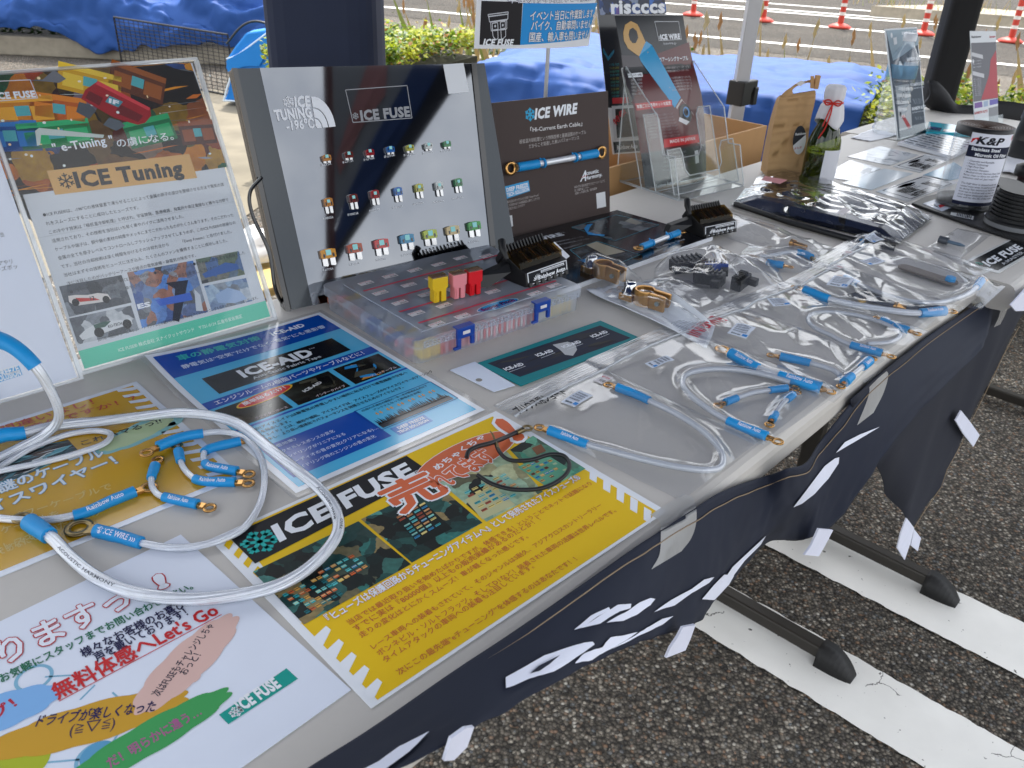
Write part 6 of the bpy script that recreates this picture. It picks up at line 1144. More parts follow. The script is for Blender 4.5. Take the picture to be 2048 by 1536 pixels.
bag('flat wide clear bag at the front of the black tray, shiny with creases', [(1380, 450), (1440, 418), (1680, 500), (1580, 520)], .0008, [([q0, q1], .006, .007)], False, None, None, .0048, .006, 10, group=None)
bag('little clear pouch with a grey tool left of the round sticker sheet', [(1855, 495), (1916, 456), (1982, 470), (1915, 523)], .0008, [], False, None, None, .0016, .002, 11, 30, 30, group=None)
tl = E('small_tool', 'small grey test probe lying on the little pouch', 'tool', P(1895, 484, .004)); b = MB(); a_, c_ = P(1878, 478, .007), P(1930, 492, .006); b.tube([a_, a_.lerp(c_, .35)], .006, mat('tool_grey', '#4f545c', .4, .3), 10); b.build('grip', tl); b = MB(); b.tube([a_.lerp(c_, .35), a_.lerp(c_, .8), c_], lambda f: .0028 if f < .6 else .001, mat('tool_blue_grey', '#5f7488', .4, .3), 8); b.build('shaft', tl)
# foam wrapped brass battery terminal, and one behind it
FOAM = mat('foam_wrap', '#e8edf3', .6, 0, .03, 40, .15, .4, 0, .0); CHR = mat('chrome', '#d0d2d4', .12, 1, .03, 40); BRS = mat('brass_terminal', '#c9985a', .3, .85, .08, 60)
def terminal(c, d, label, bolt=True):
    d = d.normalized(); M = frame(c, d, Vector((-d.y, d.x, 0))); t = E('battery_terminal', label, 'battery terminal', c, 'brass battery terminals'); b = MB(M)
    b.prism([(-.032, -.010), (-.012, -.011), (-.012, .011), (-.032, .010)], .002, .010, BRS); n = 18; o_ = [(.0135 * math.cos(a), .0135 * math.sin(a)) for a in [math.radians(-150 + 300 * k / n) + math.pi for k in range(n + 1)]]; i_ = [(x * .78, y * .78) for x, y in o_][::-1]
    b.prism(o_ + i_, .002, .022, BRS, None); b.box((.022, -.007, .012), (.022, .004, .020), BRS); b.box((.022, .007, .012), (.022, .004, .020), BRS); b.build('clamp', t, bevel=.0008)
    if bolt: b = MB(M @ Matrix.Translation((-.022, 0, .010))); MM = M @ Matrix.Translation((-.022, 0, .010)); b.lathe([(.0105, 0), (.0105, .002), (.008, .002), (.008, .013), (.006, .015), (0, .015)], CHR, MM, 24); b.build('bolt', t)
    b = MB(M); b.tube([(.024, -.012, .012), (.024, .012, .012)], .0032, mat('zinc', '#9aa8a6', .35, .8), 6, smooth=False); b.build('pinch_bolt', t)
tc_ = P(1287, 610, .004); terminal(tc_, P(1325, 625) - P(1250, 600), 'brass battery terminal with chrome bolt in the white foam wrapper')
f = quad([(1172, 588), (1236, 566), (1428, 664), (1412, 700)], .0006)
b = MB()
def wf(i, j):
    p = f(i, j); side = abs(i - .5) * 2; z = .001 + (.006 if i < .5 else .022) * side ** 2.0 * math.sin(max(.06, j) * 2.9) + (.010 * max(0, .25 - j) * 4 * max(0, .5 - i)) + .002 * noise.noise((i * 9, j * 5, 2)); return p + Vector((0, 0, z))
wr_ = E('foam_wrapper', 'white foam sleeve with clear front curled around a brass terminal', 'wrapper', f(.5, .5)); b.grid(20, 34, wf, FOAM); b.build('foam', wr_, solid=.0012)
b = MB(); b.grid(26, 30, lambda i, j: f(i, .1 + .88 * j) + Vector((0, 0, .024 * math.sin(i * 3.14) ** .5 * math.sin(.25 + j * 2.6) + .004 * abs(noise.noise((i * 14, j * 9, 5))))), FILM); b.build('clear_front', wr_)
terminal(P(1205, 555, .004), P(1215, 570) - P(1190, 560), 'brass battery terminal in a clear bag behind the organiser box'); 
bag('small crinkled clear bag over a brass terminal behind the organiser box', [(1145, 535), (1190, 515), (1285, 562), (1215, 592)], .002, [([P(1185, 553, 0), P(1225, 568, 0)], .011, .016)], False, None, None, .005, .008, 12, 34, 34, group=None)
bag('flat clear bag lying empty between foam wrapper and crumpled bag', [(1255, 570), (1330, 552), (1520, 590), (1345, 660)], .0006, [], False, None, None, .0036, .004, 13, group=None)
# anti-static tape pack
S = Sheet(flat(.0022), 0); pk = [(900, 741), (1207, 642), (1281, 676), (1004, 776)]; S.base([(955, 726), (1201, 641), (1281, 676), (1042, 771)], '#0f7f86', .0012); S.poly([(975, 727), (1200, 651), (1262, 676), (1040, 754)], '#1b2338', 1)
S.photo([(985, 728), (1195, 655), (1250, 677), (1040, 748)], ['#1b2338', '#232433', '#151826', '#2a2a33', '#18223d', '#33302e'], 30, 9, 2, .03, .12, False)
for a_, b_ in (((1012, 742), (1049, 730)), ((1076, 714), (1108, 703)), ((1128, 697), (1164, 685)), ((1186, 676), (1217, 665))): S.text('ICE-AID', a_, b_, WHI, h=.006, bold=.045, l=4); S.line((a_[0] + 6, a_[1] + 3), (b_[0] + 2, b_[1] + 3), .0005, WHI, 4)
S.poly([(1105, 690), (1135, 684), (1150, 688), (1154, 700), (1146, 712), (1130, 710), (1120, 700)], '#b9bcc0', 3); S.build('tape_pack', 'teal bordered dark pack of anti-static tape lying in front of the organiser box', 'packet')
S = Sheet(flat(.0018), 0); S.base([(900, 740), (950, 723), (1030, 770), (988, 783)], '#d9e2f2', .0008); S.ell((958, 760), .0035, .0035, 0, '#8f8c86', 1); S.build('hang_tab', 'white hang tab card with a punched hole at the left of the tape pack', 'card')
# ================================================================== STANDS, LEAFLETS AND GOODS TOWARDS THE FAR END
def upright(p): return frame(p, Vector((CR.x, CR.y, 0)), Vector((0, 0, 1)))
# acrylic leaflet holder
ML = board(.7882, .5797, -.144, .383); ah = E('leaflet_holder', 'clear acrylic two tier leaflet holder on the near table beside the brown panel', 'leaflet holder', ML.translation)
LW = .178
def panel(M, pts, nm, th=.0022):
    b = MB(M); b.prism(pts, -th, 0, ACR); o = b.build(nm, ah)
    e = MB(M)
    for k in range(len(pts)):
        a, c = Vector((*pts[k], -th / 2)), Vector((*pts[(k + 1) % len(pts)], -th / 2)); e.tube([a, c], th * .55, AED, 5, False, None)
    e.build('edge', o); return o
panel(ML @ Matrix.Translation((-.003, 0, -.003)), [(0, 0), (LW, 0), (LW, .215), (0, .215)], 'back_panel')
def notch(h, n0, w_=.034): return [(0, 0), (LW + .004, 0), (LW + .004, h), (LW + .004 - w_, h), (LW - w_ - .004, h - .012), (LW - w_ - .004, n0 + .012), (LW - w_ - .014, n0), (w_ + .014, n0), (w_ + .004, n0 + .012), (w_ + .004, h - .012), (w_, h), (0, h)]
panel(ML @ Matrix.Translation((-.003, -.008, .030)), notch(.135, .050), 'front_panel'); MU = frame(ML @ Vector((-.003, -.02, .072)), ML.col[0].xyz, ML.col[1].xyz); panel(MU, notch(.078, .028), 'front_panel')
exL = ML.col[0].xyz.normalized(); nbL = Vector((-exL.y, exL.x, 0)); b0 = ML.translation - exL * .003; 
MBs = frame(Vector((b0.x, b0.y, T + .001)), exL, nbL); panel(MBs, [(0, -.085), (LW + .004, -.085), (LW + .004, .06), (0, .06)], 'base')
for x_ in (0, LW + .004): MS = frame(Vector((b0.x, b0.y, T + .002)) + exL * x_, -nbL, Vector((0, 0, 1))); panel(MS, [(-.07, 0), (.085, 0), (.062, .07), (.035, .068), (.012, .13), (-.075, .2)], 'side_panel')
def bow(x, y): return .008 * math.sin(max(0, y) * 15) * (1 if y < .21 else .2)
S = Sheet(ML @ Matrix.Translation((0, 0, .004)), 1, bow, .00015); S.base([(1291, 378), (1412, 352), (1367, 29), (1230, 29)], '#d9d9da', sub=True); S.poly([(1230, 30), (1367, 30), (1412, 352), (1291, 378)], '#14191f', 1)
S.poly([(1260, 205), (1398, 190), (1406, 290), (1275, 310)], '#5a1f22', 2); S.poly([(1300, 113), (1378, 84), (1398, 190), (1258, 208)], '#5a1f22', 2); S.poly([(1243, 110), (1300, 113), (1262, 207), (1250, 170)], '#3a3338', 2); S.poly([(1276, 308), (1406, 288), (1412, 352), (1290, 377)], '#33353a', 2)
g6 = lambda L: [(1200 + x / 3.84, y / 3.84) for x, y in L]
S.poly(g6([(180, 250), (195, 190), (240, 160), (290, 185), (330, 270), (352, 325), (300, 432), (280, 420), (215, 370), (185, 310)]), '#c49a58', 4); S.poly(g6([(222, 265), (230, 225), (255, 212), (285, 240), (295, 290), (275, 330), (250, 330), (230, 305)]), '#14191f', 5)
S.poly(g6([(355, 315), (400, 345), (600, 755), (550, 835), (312, 470), (300, 430)]), '#2f98cc', 4); S.poly(g6([(560, 830), (605, 765), (690, 880), (780, 1130), (720, 1100)]), '#b9b3b0', 3.5); S.ell((1364, 230), .017, .019, 0, '#1a1214', 5); S.ell((1366, 226), .009, .010, 0, '#5f93c8', 5.5); S.ell((1365, 226), .006, .007, 0, '#1a1214', 5.8); S.poly([(1352, 236), (1372, 245), (1366, 252), (1350, 244)], '#d9d9dc', 6)
S.box([(1310, 43), (1358, 43), (1363, 79), (1318, 81)], .0011, '#c9ccd0', 5); S.text('ICE WIRE', (1322, 79), (1361, 77), WHI, h=.009, bold=.05, l=5); S.flk((1320, 75), .0035, .0008, '#c9ccd0', 5); S.text('icewire.jp', (1327, 89), (1353, 88), '#b9bcc2', h=.0042, bold=.02, l=5)
S.text('❄ICE WIRE', (1292, 108), (1330, 168), '#d8c48a', h=.008, bold=.02, l=6); S.text('最強のアーシングケーブル', (1306, 125), (1376, 121), WHI, h=.0085, bold=.03, l=6)
for k, (a_, b_) in enumerate((((1308, 140), (1377, 136)), ((1310, 147), (1376, 143)), ((1328, 160), (1378, 157)), ((1330, 166), (1379, 163)), ((1332, 172), (1380, 169)), ((1334, 178), (1380, 175)), ((1340, 184), (1378, 181)))): S.text('エンジンルームの環境を改善するアースケーブル', a_, b_, '#c9c2c4', h=.0045, l=6)
S.poly([(1254, 148), (1283, 145), (1284, 154), (1255, 156)], WHI, 5); S.text('アイスワイヤーの効果', (1256, 154), (1282, 152), '#222', h=.004, bold=.02, l=6)
for k in range(5): S.text('燃費向上・音質改善', (1260, 164 + 7 * k), (1282, 162 + 7 * k), '#a9a6aa', h=.004, l=5)
S.poly([(1264, 209), (1338, 201), (1338, 214), (1267, 223)], '#c02a30', 5); S.text('車種ごとに専用キットを設定', (1268, 219), (1336, 211), '#f0e0e0', h=.0065, bold=.03, l=6); S.poly([(1321, 280), (1390, 270), (1394, 286), (1322, 297)], '#c02a30', 5); S.text('MADE IN JAPAN', (1334, 288), (1384, 281), '#e8d8d8', h=.006, bold=.02, l=6)
for k in range(8): S.text('各車種専用のアーシングキットを設定しています', (1280 + 2 * k, 238 + 6 * k), (1340 + 2 * k, 231 + 6 * k), '#8f7f82', h=.004, l=4)
for k in range(5): S.text('お問い合わせは店頭スタッフまで', (1322, 312 + 8 * k), (1368, 306 + 8 * k), '#97999e', h=.004, l=5)
S.text('Rainbow Auto', (1312, 377), (1345, 368), '#d0d2d6', h=.007, bold=.03, l=6); S.text('0082-555-0100', (1345, 368), (1395, 358), '#a9abb0', h=.0045, l=6); S.poly([(1384, 303), (1391, 301), (1395, 326), (1388, 328)], '#c5c7ca', 5)
S.build('leaflet', 'dark red and navy leaflet with a gold ring terminal in the acrylic holder', 'leaflet')
# second dark poster behind
MK2 = board(.80, .70, -.14, .24); S = Sheet(MK2, 1); S.base([(1184, -70), (1325, -70), (1352, 300), (1226, 309)], '#d4d6da', .0008); S.poly([(1186, -60), (1323, -60), (1345, 232), (1215, 215)], '#0f1520', 1); S.poly([(1190, -60), (1322, -60), (1333, 26), (1200, 30)], pm(['#16243f', '#1c3f7a', '#2a66b8', '#5b3f8f', '#7f8fa8', '#101828'], 50, 31, 1), 2)
S.text('riscccs', (1222, 27), (1330, 25), '#dfe3ea', h=.024, bold=.04, l=4); S.poly([(1206, 95), (1216, 113), (1228, 98), (1228, 106), (1216, 122), (1206, 104)], '#1f6f8c', 3)
for k in range(10): S.text('オイル交換・車検整備', (1219 + k * .5, 132 + 7 * k), (1238, 131 + 7 * k), ['#2f8f9c', '#8a8f3a', '#3f9f8a'][k % 3], h=.0045, l=3)
S.poly([(1224, 196), (1256, 194), (1257, 206), (1225, 208)], '#c0242c', 3); S.poly([(1223, 212), (1300, 208), (1304, 274), (1228, 280)], '#c5c7cc', 2); S.poly([(1230, 218), (1296, 214), (1299, 270), (1234, 276)], '#1b1418', 3); S.text('特価', (1231, 252), (1252, 226), '#b0222c', h=.014, bold=.03, l=4); S.poly([(1226, 284), (1300, 279), (1304, 300), (1229, 306)], '#10161f', 3); S.text('Rainbow Auto', (1234, 299), (1275, 296), '#c9ccd0', h=.008, bold=.03, l=4)
S.build('poster', 'dark poster with a blue motorbike picture standing behind the acrylic leaflet holder', 'poster')
# event sign on a thin rod
MSg = frame(W(guv(onplane(1105, 160, frame(W(0, .62), U, Vector((0, 0, 1)))))[0], .62), U, Vector((0, 0, 1))); sg = E('event_sign', 'curved white sign with blue panel and Japanese event notice on a thin steel rod', 'sign', MSg.translation)
o_ = MSg.inverted() @ onplane(1105, 96, MSg); b = MB(MSg); b.tube([(o_.x, .004, -.0085), (o_.x, o_.y + .1, -.0085)], .0030, ALU, 10); b.box((o_.x, .003, -.01), (.09, .006, .06), ALU); b.build('rod', sg)
sx0 = (MSg.inverted() @ onplane(1060, 50, MSg)).x
def sbow(x, y): d = max(0, x - sx0); return -.9 * d * d - .5 * max(0, sx0 - .02 - x) ** 2
S = Sheet(MSg, 0, sbow, .0002); S.base([(952, 98), (1206, 96), (1246, -90), (962, -95)], '#e4e7ec', sub=True); S.poly([(962, 90), (1040, 90), (1045, 4), (966, 2)], '#1f1d22', 1); S.poly([(1040, 90), (1200, 80), (1232, 10), (1046, 6)], '#2590d8', 1)
g9 = lambda L: [(930 + x / 6.4, y / 6.4) for x, y in L]
def pl(L, closed=True):
    q = S.q(g9(L))
    for i in range(len(q) - (0 if closed else 1)): S.line(q[i], q[(i + 1) % len(q)], .0012, '#c9ccd4', 2, True)
pl([(307, 188), (553, 152), (552, 178), (310, 212)]); pl([(315, 215), (550, 180), (548, 245), (325, 282)]); pl([(338, 285), (535, 258), (535, 370), (345, 396)]); pl([(358, 300), (422, 288), (428, 375), (360, 388)]); pl([(455, 282), (515, 272), (518, 360), (460, 372)]); pl([(358, 395), (425, 388), (428, 490), (412, 506), (395, 504), (368, 470)]); pl([(462, 385), (520, 375), (522, 462), (492, 494), (468, 496)])
S.ell(g9([(392, 335)])[0], .0017, .0017, 0, '#c9ccd4', 3); S.ell(g9([(484, 322)])[0], .0017, .0017, 0, '#c9ccd4', 3); S.text('ICE FUSE', (968, 91), (1025, 91), WHI, h=.0085, bold=.05, l=3, ital=.2)
for t_, a_, b_ in (('イベント当日に作業致します。', (1059, 41), (1219, 39)), ('バイク、自動車問いません！', (1061, 61), (1214, 60)), ('国産、輸入車も問いません！', (1057, 84), (1206, 81))): S.text(t_, a_, b_, '#e9edf3', c=(a_[0] + 2, a_[1] - 20), bold=.02, l=3, out='#182450', outw=.03)
S.text('車種専用の商品などの接続は！！', (1016, 6), (1236, 4), '#e9edf3', h=.018, bold=.02, l=3, out='#26255f', outw=.03)
S.build('sign_sheet', parent=sg)
# brown paper bag
KRAFT = mat('kraft_paper', '#c09a6b', .8, 0, .07, 18, .25); gcr = lambda L: [(1440 + x / 6.143, 150 + y / 6.143) for x, y in L]
pbp = P(1566, 350); MPb = upright(pbp); pbg = E('paper_bag', 'tall brown kraft paper bag with an oval sticker and a clothes peg', 'paper bag', pbp); iv = MPb.inverted()
def pq(L, M=MPb): return [(lambda r: (r.x, r.y))(M.inverted() @ onplane(x, y, M)) for x, y in L]
lft = pq(gcr([(535, 1205), (560, 1000), (600, 760), (640, 560), (700, 330), (735, 255)])); rgt = pq(gcr([(990, 1238), (1025, 980), (1060, 680), (1085, 540), (1150, 300), (1168, 190)]))
lp, rp_ = spline([Vector((x, y, 0)) for x, y in lft], 4), spline([Vector((x, y, 0)) for x, y in rgt], 4); nn = len(lp) - 1
def pb(i, j, s):
    k = int(j * nn + .5); a, c = lp[k], rp_[k]; p = a.lerp(c, i); d = .040 * (1 - j) ** .7 + .006; w_ = .004 * noise.noise((i * 4, j * 7, 3)) + .004 * (.5 - abs(noise.noise((i * 4 + j * 2, j * 4 - i * 2, 6)))) * min(1, i * 6, (1 - i) * 6)
    return Vector((p.x, p.y, s * d / 2 + w_ * (1 if 0 < i < 1 else .3)))
b = MB(MPb); b.grid(18, 30, lambda i, j: pb(i, j, 1), KRAFT); b.grid(18, 30, lambda i, j: pb(i, j, -1), KRAFT); b.grid(4, 30, lambda i, j: pb(0, j, -1).lerp(pb(0, j, 1), i), KRAFT, None, False); b.grid(4, 30, lambda i, j: pb(1, j, -1).lerp(pb(1, j, 1), i), KRAFT, None, False); b.build('body', pbg)
b = MB(MPb); hq = [Vector((x, y, .004)) for x, y in pq(gcr([(735, 255), (800, 190), (860, 150), (930, 100), (1000, 80), (1080, 60), (1160, 40)]))]; hq2 = [Vector((x, y, .004)) for x, y in pq(gcr([(885, 290), (890, 230), (885, 175), (950, 125), (1010, 108), (1085, 90), (1165, 140)]))]
h1, h2 = spline(hq, 5), spline(hq2, 5); b.grid(len(h1) - 1, 2, lambda i, j: h1[int(i * (len(h1) - 1) + .5)].lerp(h2[int(i * (len(h1) - 1) + .5)], j), KRAFT); b.build('folded_handle', pbg, solid=.0015)
b = MB(MPb); x_ = pq(gcr([(1105, 150), (1110, 0)])); b.add([(x_[0][0] - .003, x_[0][1], .012), (x_[0][0] + .003, x_[0][1], .012), (x_[1][0] + .003, x_[1][1], .012), (x_[1][0] - .003, x_[1][1], .012)], [(0, 1, 2, 3)], CARD); b.box((x_[0][0] + .008, (x_[0][1] + x_[1][1]) / 2, .008), (.006, .022, .008), CARD); b.build('clothes_peg', pbg, solid=.003)
S = Sheet(MPb @ Matrix.Translation((0, 0, .030)), 0); S.Mi = S.M.inverted(); S.mb = MB(S.M)
oc = gcr([(975, 800)])[0]; c_ = S.px(*oc); oval = [(c_.x + .0125 * math.cos(a) - .003 * math.sin(a), c_.y + .0270 * math.sin(a)) for a in [2 * math.pi * k / 30 for k in range(30)]]
S.local(oval, '#e3e3e8', 1); S.local([p for p in oval if p[1] > c_.y - .004 - (p[0] - c_.x) * -.9], '#33343b', 2); S.text('Rainbow', (c_.x - .0095, c_.y + .0085), (c_.x + .0105, c_.y + .0115), '#e3e3e8', h=.0045, bold=.04, l=3, loc=True); S.text('よもぎ', (c_.x - .006, c_.y - .018), (c_.x + .0075, c_.y - .0155), '#c04a5a', h=.005, bold=.02, l=3, loc=True); S.build('oval_sticker', parent=pbg)
S = Sheet(MPb @ Matrix.Translation((0, 0, .010)), 0); S.mb = MB(S.M); S.poly(gcr([(930, 105), (1000, 65), (1050, 95), (985, 140)]), '#dcd8d6', 1); S.build('price_label', parent=pbg)
# green bottle
GLS = clear('green_glass', (.30, .36, .07), 1.5, .06, .03, 0, 10, .02, (.10, .13, .02)); CLTH = mat('white_cloth', '#d9d8dc', .8, 0, .05, 50, .3); CORD = mat('red_cord', '#c42216', .6, 0, .1, 90); LAB = mat('bottle_label', '#dcdde4', .5, 0, .02, 40)
bp0 = P(1630, 372); Mb_ = Matrix.Translation(bp0); bo_t = E('bottle', 'small green glass bottle with a white cloth cap tied with red cord', 'bottle', bp0)
b = MB(); b.lathe([(0, .001), (.027, .001), (.030, .006), (.0305, .075), (.029, .088), (.022, .108), (.014, .126), (.0115, .138), (.0115, .160)], GLS, Mb_, 36); b.build('glass', bo_t)
b = MB(); b.lathe([(0, .003), (.027, .004), (.0285, .010), (.0288, .060), (0, .060)], clear('bottle_drink', (.42, .40, .06), 1.33, .10, .05, 0, 10, 0, (.14, .14, .02)), Mb_, 30); b.build('drink', bo_t)
def capf(i, j):
    a = 2 * math.pi * i; prof = [(0, .184), (.014, .184), (.0175, .180), (.018, .166), (.0155, .155), (.020, .148), (.0225, .132), (.0235, .118)]; k = j * 7; n = min(6, int(k)); f = k - n; r = prof[n][0] * (1 - f) + prof[n + 1][0] * f; z = prof[n][1] * (1 - f) + prof[n + 1][1] * f
    fl_ = max(0, j - .6) * 2.2; r += fl_ * .004 * math.sin(a * 4 + 1) + .0006 * math.sin(a * 9); z += fl_ * .010 * math.sin(a * 2 + .5); return (r * math.cos(a), r * math.sin(a), z)
b = MB(Mb_); b.grid(48, 24, capf, CLTH); b.build('cloth_cap', bo_t, solid=.0008)
toc = Vector((-bp0.x, -bp0.y, 0)).normalized(); tos = Vector((-toc.y, toc.x, 0)); k0 = bp0 + toc * .0185 + Vector((0, 0, .155)); b = MB(); b.tube([bp0 + Vector((.0172 * math.cos(a), .0172 * math.sin(a), .155)) for a in [2 * math.pi * k / 28 for k in range(29)]], .0014, CORD, 8)
for sgn in (-1, 1): b.tube(spline([k0, k0 - tos * .007 * sgn + Vector((0, 0, .006)) + toc * .003, k0 - tos * .015 * sgn + Vector((0, 0, .003)), k0 - tos * .010 * sgn + Vector((0, 0, -.003)) + toc * .002, k0], 6), .0013, CORD, 7)
b.tube(spline([k0, k0 + toc * .004 + Vector((0, 0, -.018)), k0 + toc * .006 + tos * -.004 + Vector((0, 0, -.042)), k0 + toc * .007 + tos * -.012 + Vector((0, 0, -.062))], 6), .0013, CORD, 7); b.tube(spline([k0, k0 + toc * .005 + tos * -.004 + Vector((0, 0, -.015)), k0 + toc * .007 + tos * -.009 + Vector((0, 0, -.040))], 6), .0013, CORD, 7); b.build('red_cord', bo_t)
ang0 = math.atan2(toc.y, toc.x); b = MB(Mb_); b.grid(14, 4, lambda i, j: (.0311 * math.cos(ang0 + .15 + 1.35 * i), .0311 * math.sin(ang0 + .15 + 1.35 * i), .012 + .062 * j), LAB); b.build('label', bo_t)
# black tray with glossy wrapped goods
TRAY = mat('black_tray', '#0c0c10', .25, 0, .1, 30, 0, .5, .4); ty = E('black_package', 'black package in shiny crinkled film in front of the bag and the bottle', 'package', P(1650, 430))
f = quad([(1462, 412), (1540, 340), (1862, 442), (1795, 492)], 0); b = MB(); b.grid(40, 40, lambda i, j: f(i, j) + Vector((0, 0, .003 + .012 * min(1, min(i, 1 - i, j, 1 - j) * 8) + .003 * noise.noise((i * 3, j * 4, 2)))), TRAY); b.build('black_contents', ty)
FOIL = clear('shiny_film', (.97, .98, 1), 1.9, .02, .05, .1, 30, .16); b = MB()
def ff(i, j): 
    rd = 1 - abs(noise.noise((i * 3 + j * 2, j * 3.5 - i, 4))) * 2.2; r2 = 1 - abs(noise.noise((i * 7 - j * 3, j * 5 + i * 4, 8))) * 2.4
    return f(i, j) + Vector((0, 0, .0165 + .006 * max(0, rd) + .003 * max(0, r2) + .005 * noise.noise((i * 3.1, j * 3.3, 1)) - .014 * (1 - min(1, min(i, 1 - i, j, 1 - j) * 9))))
b.grid(80, 80, ff, FOIL); b.build('film', ty)
S = Sheet(flat(.0265), 0); S.poly([(1673, 424), (1690, 415), (1702, 420), (1685, 430)], '#cfc9cc', 1); S.poly([(1530, 352), (1575, 360), (1560, 368), (1522, 360)], '#c98a8f', 1); S.build('price_label', parent=ty)
b = MB(); b.tube([P(1470, 408, .006), P(1580, 445, .006), P(1700, 478, .006), P(1790, 496, .006)], .005, BLK, 8); b.build('rolled_hem', ty)
# sticker sheets
def decal(px, label, col='#cfd2d6', z=.0010, txt=True, gl=1, blot=None, seed=1):
    S = Sheet(flat(z), gl); S.base(px, col, .0008)
    if txt:
        A_, B_, C_, D_ = [Vector(p) for p in px]; f_ = lambda i, j: tuple((A_ * (1 - i) + B_ * i) * (1 - j) + (D_ * (1 - i) + C_ * i) * j)
        S.box([f_(.06, .1), f_(.94, .1), f_(.94, .9), f_(.06, .9)], .0022, '#14161b', 2); S.text('Rainbow Auto', f_(.30, .22), f_(.90, .22), '#14161b', c=f_(.30, .58), bold=.045, l=2); S.text('Custom Performance', f_(.36, .66), f_(.88, .66), '#14161b', c=f_(.36, .84), bold=.03, l=2)
        o_ = S.px(*f_(.20, .28))
        for k in range(6):
            d_ = (S.px(*f_(.20 + .10 * math.cos(2.7 - .4 * k), .28 + .5 * math.sin(2.7 - .4 * k))) - o_); n_ = Vector((-d_.y, d_.x)) * .05; d_ = d_ * .8; S.local([o_ + d_ * .15, o_ + d_ * .6 - n_, o_ + d_, o_ + d_ * .6 + n_], '#14161b', 2)
    if blot: S.photo(px, blot, 40, seed, 1, .03, .16, False)
    S.build('sticker_sheet', label, 'sticker'); return S
decal([(1786, 333), (1840, 345), (1902, 318), (1852, 308)], 'smaller black lettered logo sticker sheet left of the can'); decal([(1752, 383), (1815, 403), (1918, 364), (1850, 350)], 'larger black lettered logo sticker sheet nearest the can')
decal([(1695, 313), (1780, 331), (1838, 310), (1760, 292)], 'silvery scratched sticker sheet behind the logo stickers', '#c9cdd2', txt=False, blot=['#c5c9ce', '#8f959c', '#dfe3e8', '#aeb3ba'], seed=3); decal([(1683, 366), (1742, 380), (1826, 347), (1768, 337)], 'glossy sticker sheet right of the bottle, its white sheen painted in', '#ccd6de', txt=False)  # pale colour of the second sheet stands for its white sheen
decal([(1640, 352), (1703, 362), (1762, 337), (1700, 320)], 'grey lined sticker sheet partly behind the bottle', '#c9ced6', .0010, False, blot=['#c9ced6', '#6d7480', '#dde2ea', '#9aa2ac'], seed=5); decal([(1846, 350), (1892, 362), (1948, 350), (1908, 324)], 'light blue film sheet seen beside and through the can', '#8fb4cc', txt=False)
S = Sheet(flat(.0012), 1); S.base([(1922, 526), (1998, 546), (2075, 500), (2025, 476)], '#d0d2d2', .0010); S.poly([(1934, 526), (1996, 541), (2070, 499), (2025, 479)], '#151a20', 1); S.text('ICE FUSE', (1978, 533), (2046, 496), WHI, c=(1963, 524), bold=.045, l=2); S.flk((1958, 527), .006, .0016, '#1f8f7f', 2); S.text('A.MASTER', (2008, 530), (2050, 505), '#b9bdc2', h=.006, bold=.03, l=2); S.build('sticker_sheet', 'black and white fuse logo sticker sheet at the right edge of the near table', 'sticker')
# black mat, can, ribbed filters
mt = MB(); q = [P(*p) for p in [(1822, 412), (1850, 398), (1990, 370), (2110, 430), (2110, 512), (2040, 488), (1940, 455)]]; mt.prism([(p.x, p.y) for p in q], T + .001, T + .006, mat('black_mat', '#0f0f12', .4, 0, .1, 40)); mo = mt.build('display_mat', bevel=.001); tag(mo, 'black mat under the oil filter can and the ribbed black filters', 'mat')
S = Sheet(flat(.0068), 1); S.base([(1846, 407), (1884, 422), (1936, 402), (1890, 392)], '#ccd4e6', .0006); S.text('K', (1860, 410), (1880, 416), '#16264a', h=.012, bold=.04, l=1); S.poly([(1876, 411), (1886, 407), (1890, 412), (1880, 416)], '#d02a34', 1); S.poly([(1902, 424), (1948, 432), (1946, 440), (1900, 430)], '#c9ccd0', 1); 
for k in range(9): S.poly([(1914 + 3.4 * k, 426 + .7 * k), (1916 + 3.4 * k, 426 + .7 * k), (1915 + 3.4 * k, 432 + .7 * k), (1913 + 3.4 * k, 432 + .7 * k)], '#15171c', 2)
S.ell((1975, 428), .010, .006, .2, '#d5d8e0', 1); S.build('info_card', 'blue white printed card with a barcode under the oil filter can', 'card')
cp = P(1925, 408, .007); cn_ = E('filter_can', 'clear tube of an oil filter with black end caps, coiled top and a printed label', 'can', cp); Mc = Matrix.Translation(cp); r_c, h_c = .0455, .138
b = MB(); b.lathe([(r_c, .0), (r_c, h_c)], clear('can_tube', (.96, .97, .98), 1.45, .05, .04, 0, 10, .04), Mc, 48); b.build('tube', cn_)
b = MB(); b.lathe([(0, .001), (r_c * .985, .001), (r_c * .985, .012), (0, .014)], BLK, Mc, 40); b.lathe([(r_c * 1.01, h_c - .014), (r_c * 1.01, h_c), (r_c * .93, h_c + .001)], BLK, Mc, 40); b.build('end_cap', cn_)
b = MB(); COIL = mat('coiled_mesh', '#4a352a', .5, .2, .3, 120, .5)
for k in range(9): rr = r_c * (.93 - .098 * k); b.lathe([(rr, h_c - .010), (rr, h_c + .0008 - .0004 * k), (rr * .94, h_c + .0006 - .0004 * k), (rr * .93, h_c - .010)], COIL, Mc, 40)
b.disc(r_c * .95, h_c - .008, BLK, Mc); b.build('coiled_mesh', cn_)
S = Sheet(I4, 0); S.step = 1; ac = math.atan2(-cp.y, -cp.x) + .42; Lw = .074
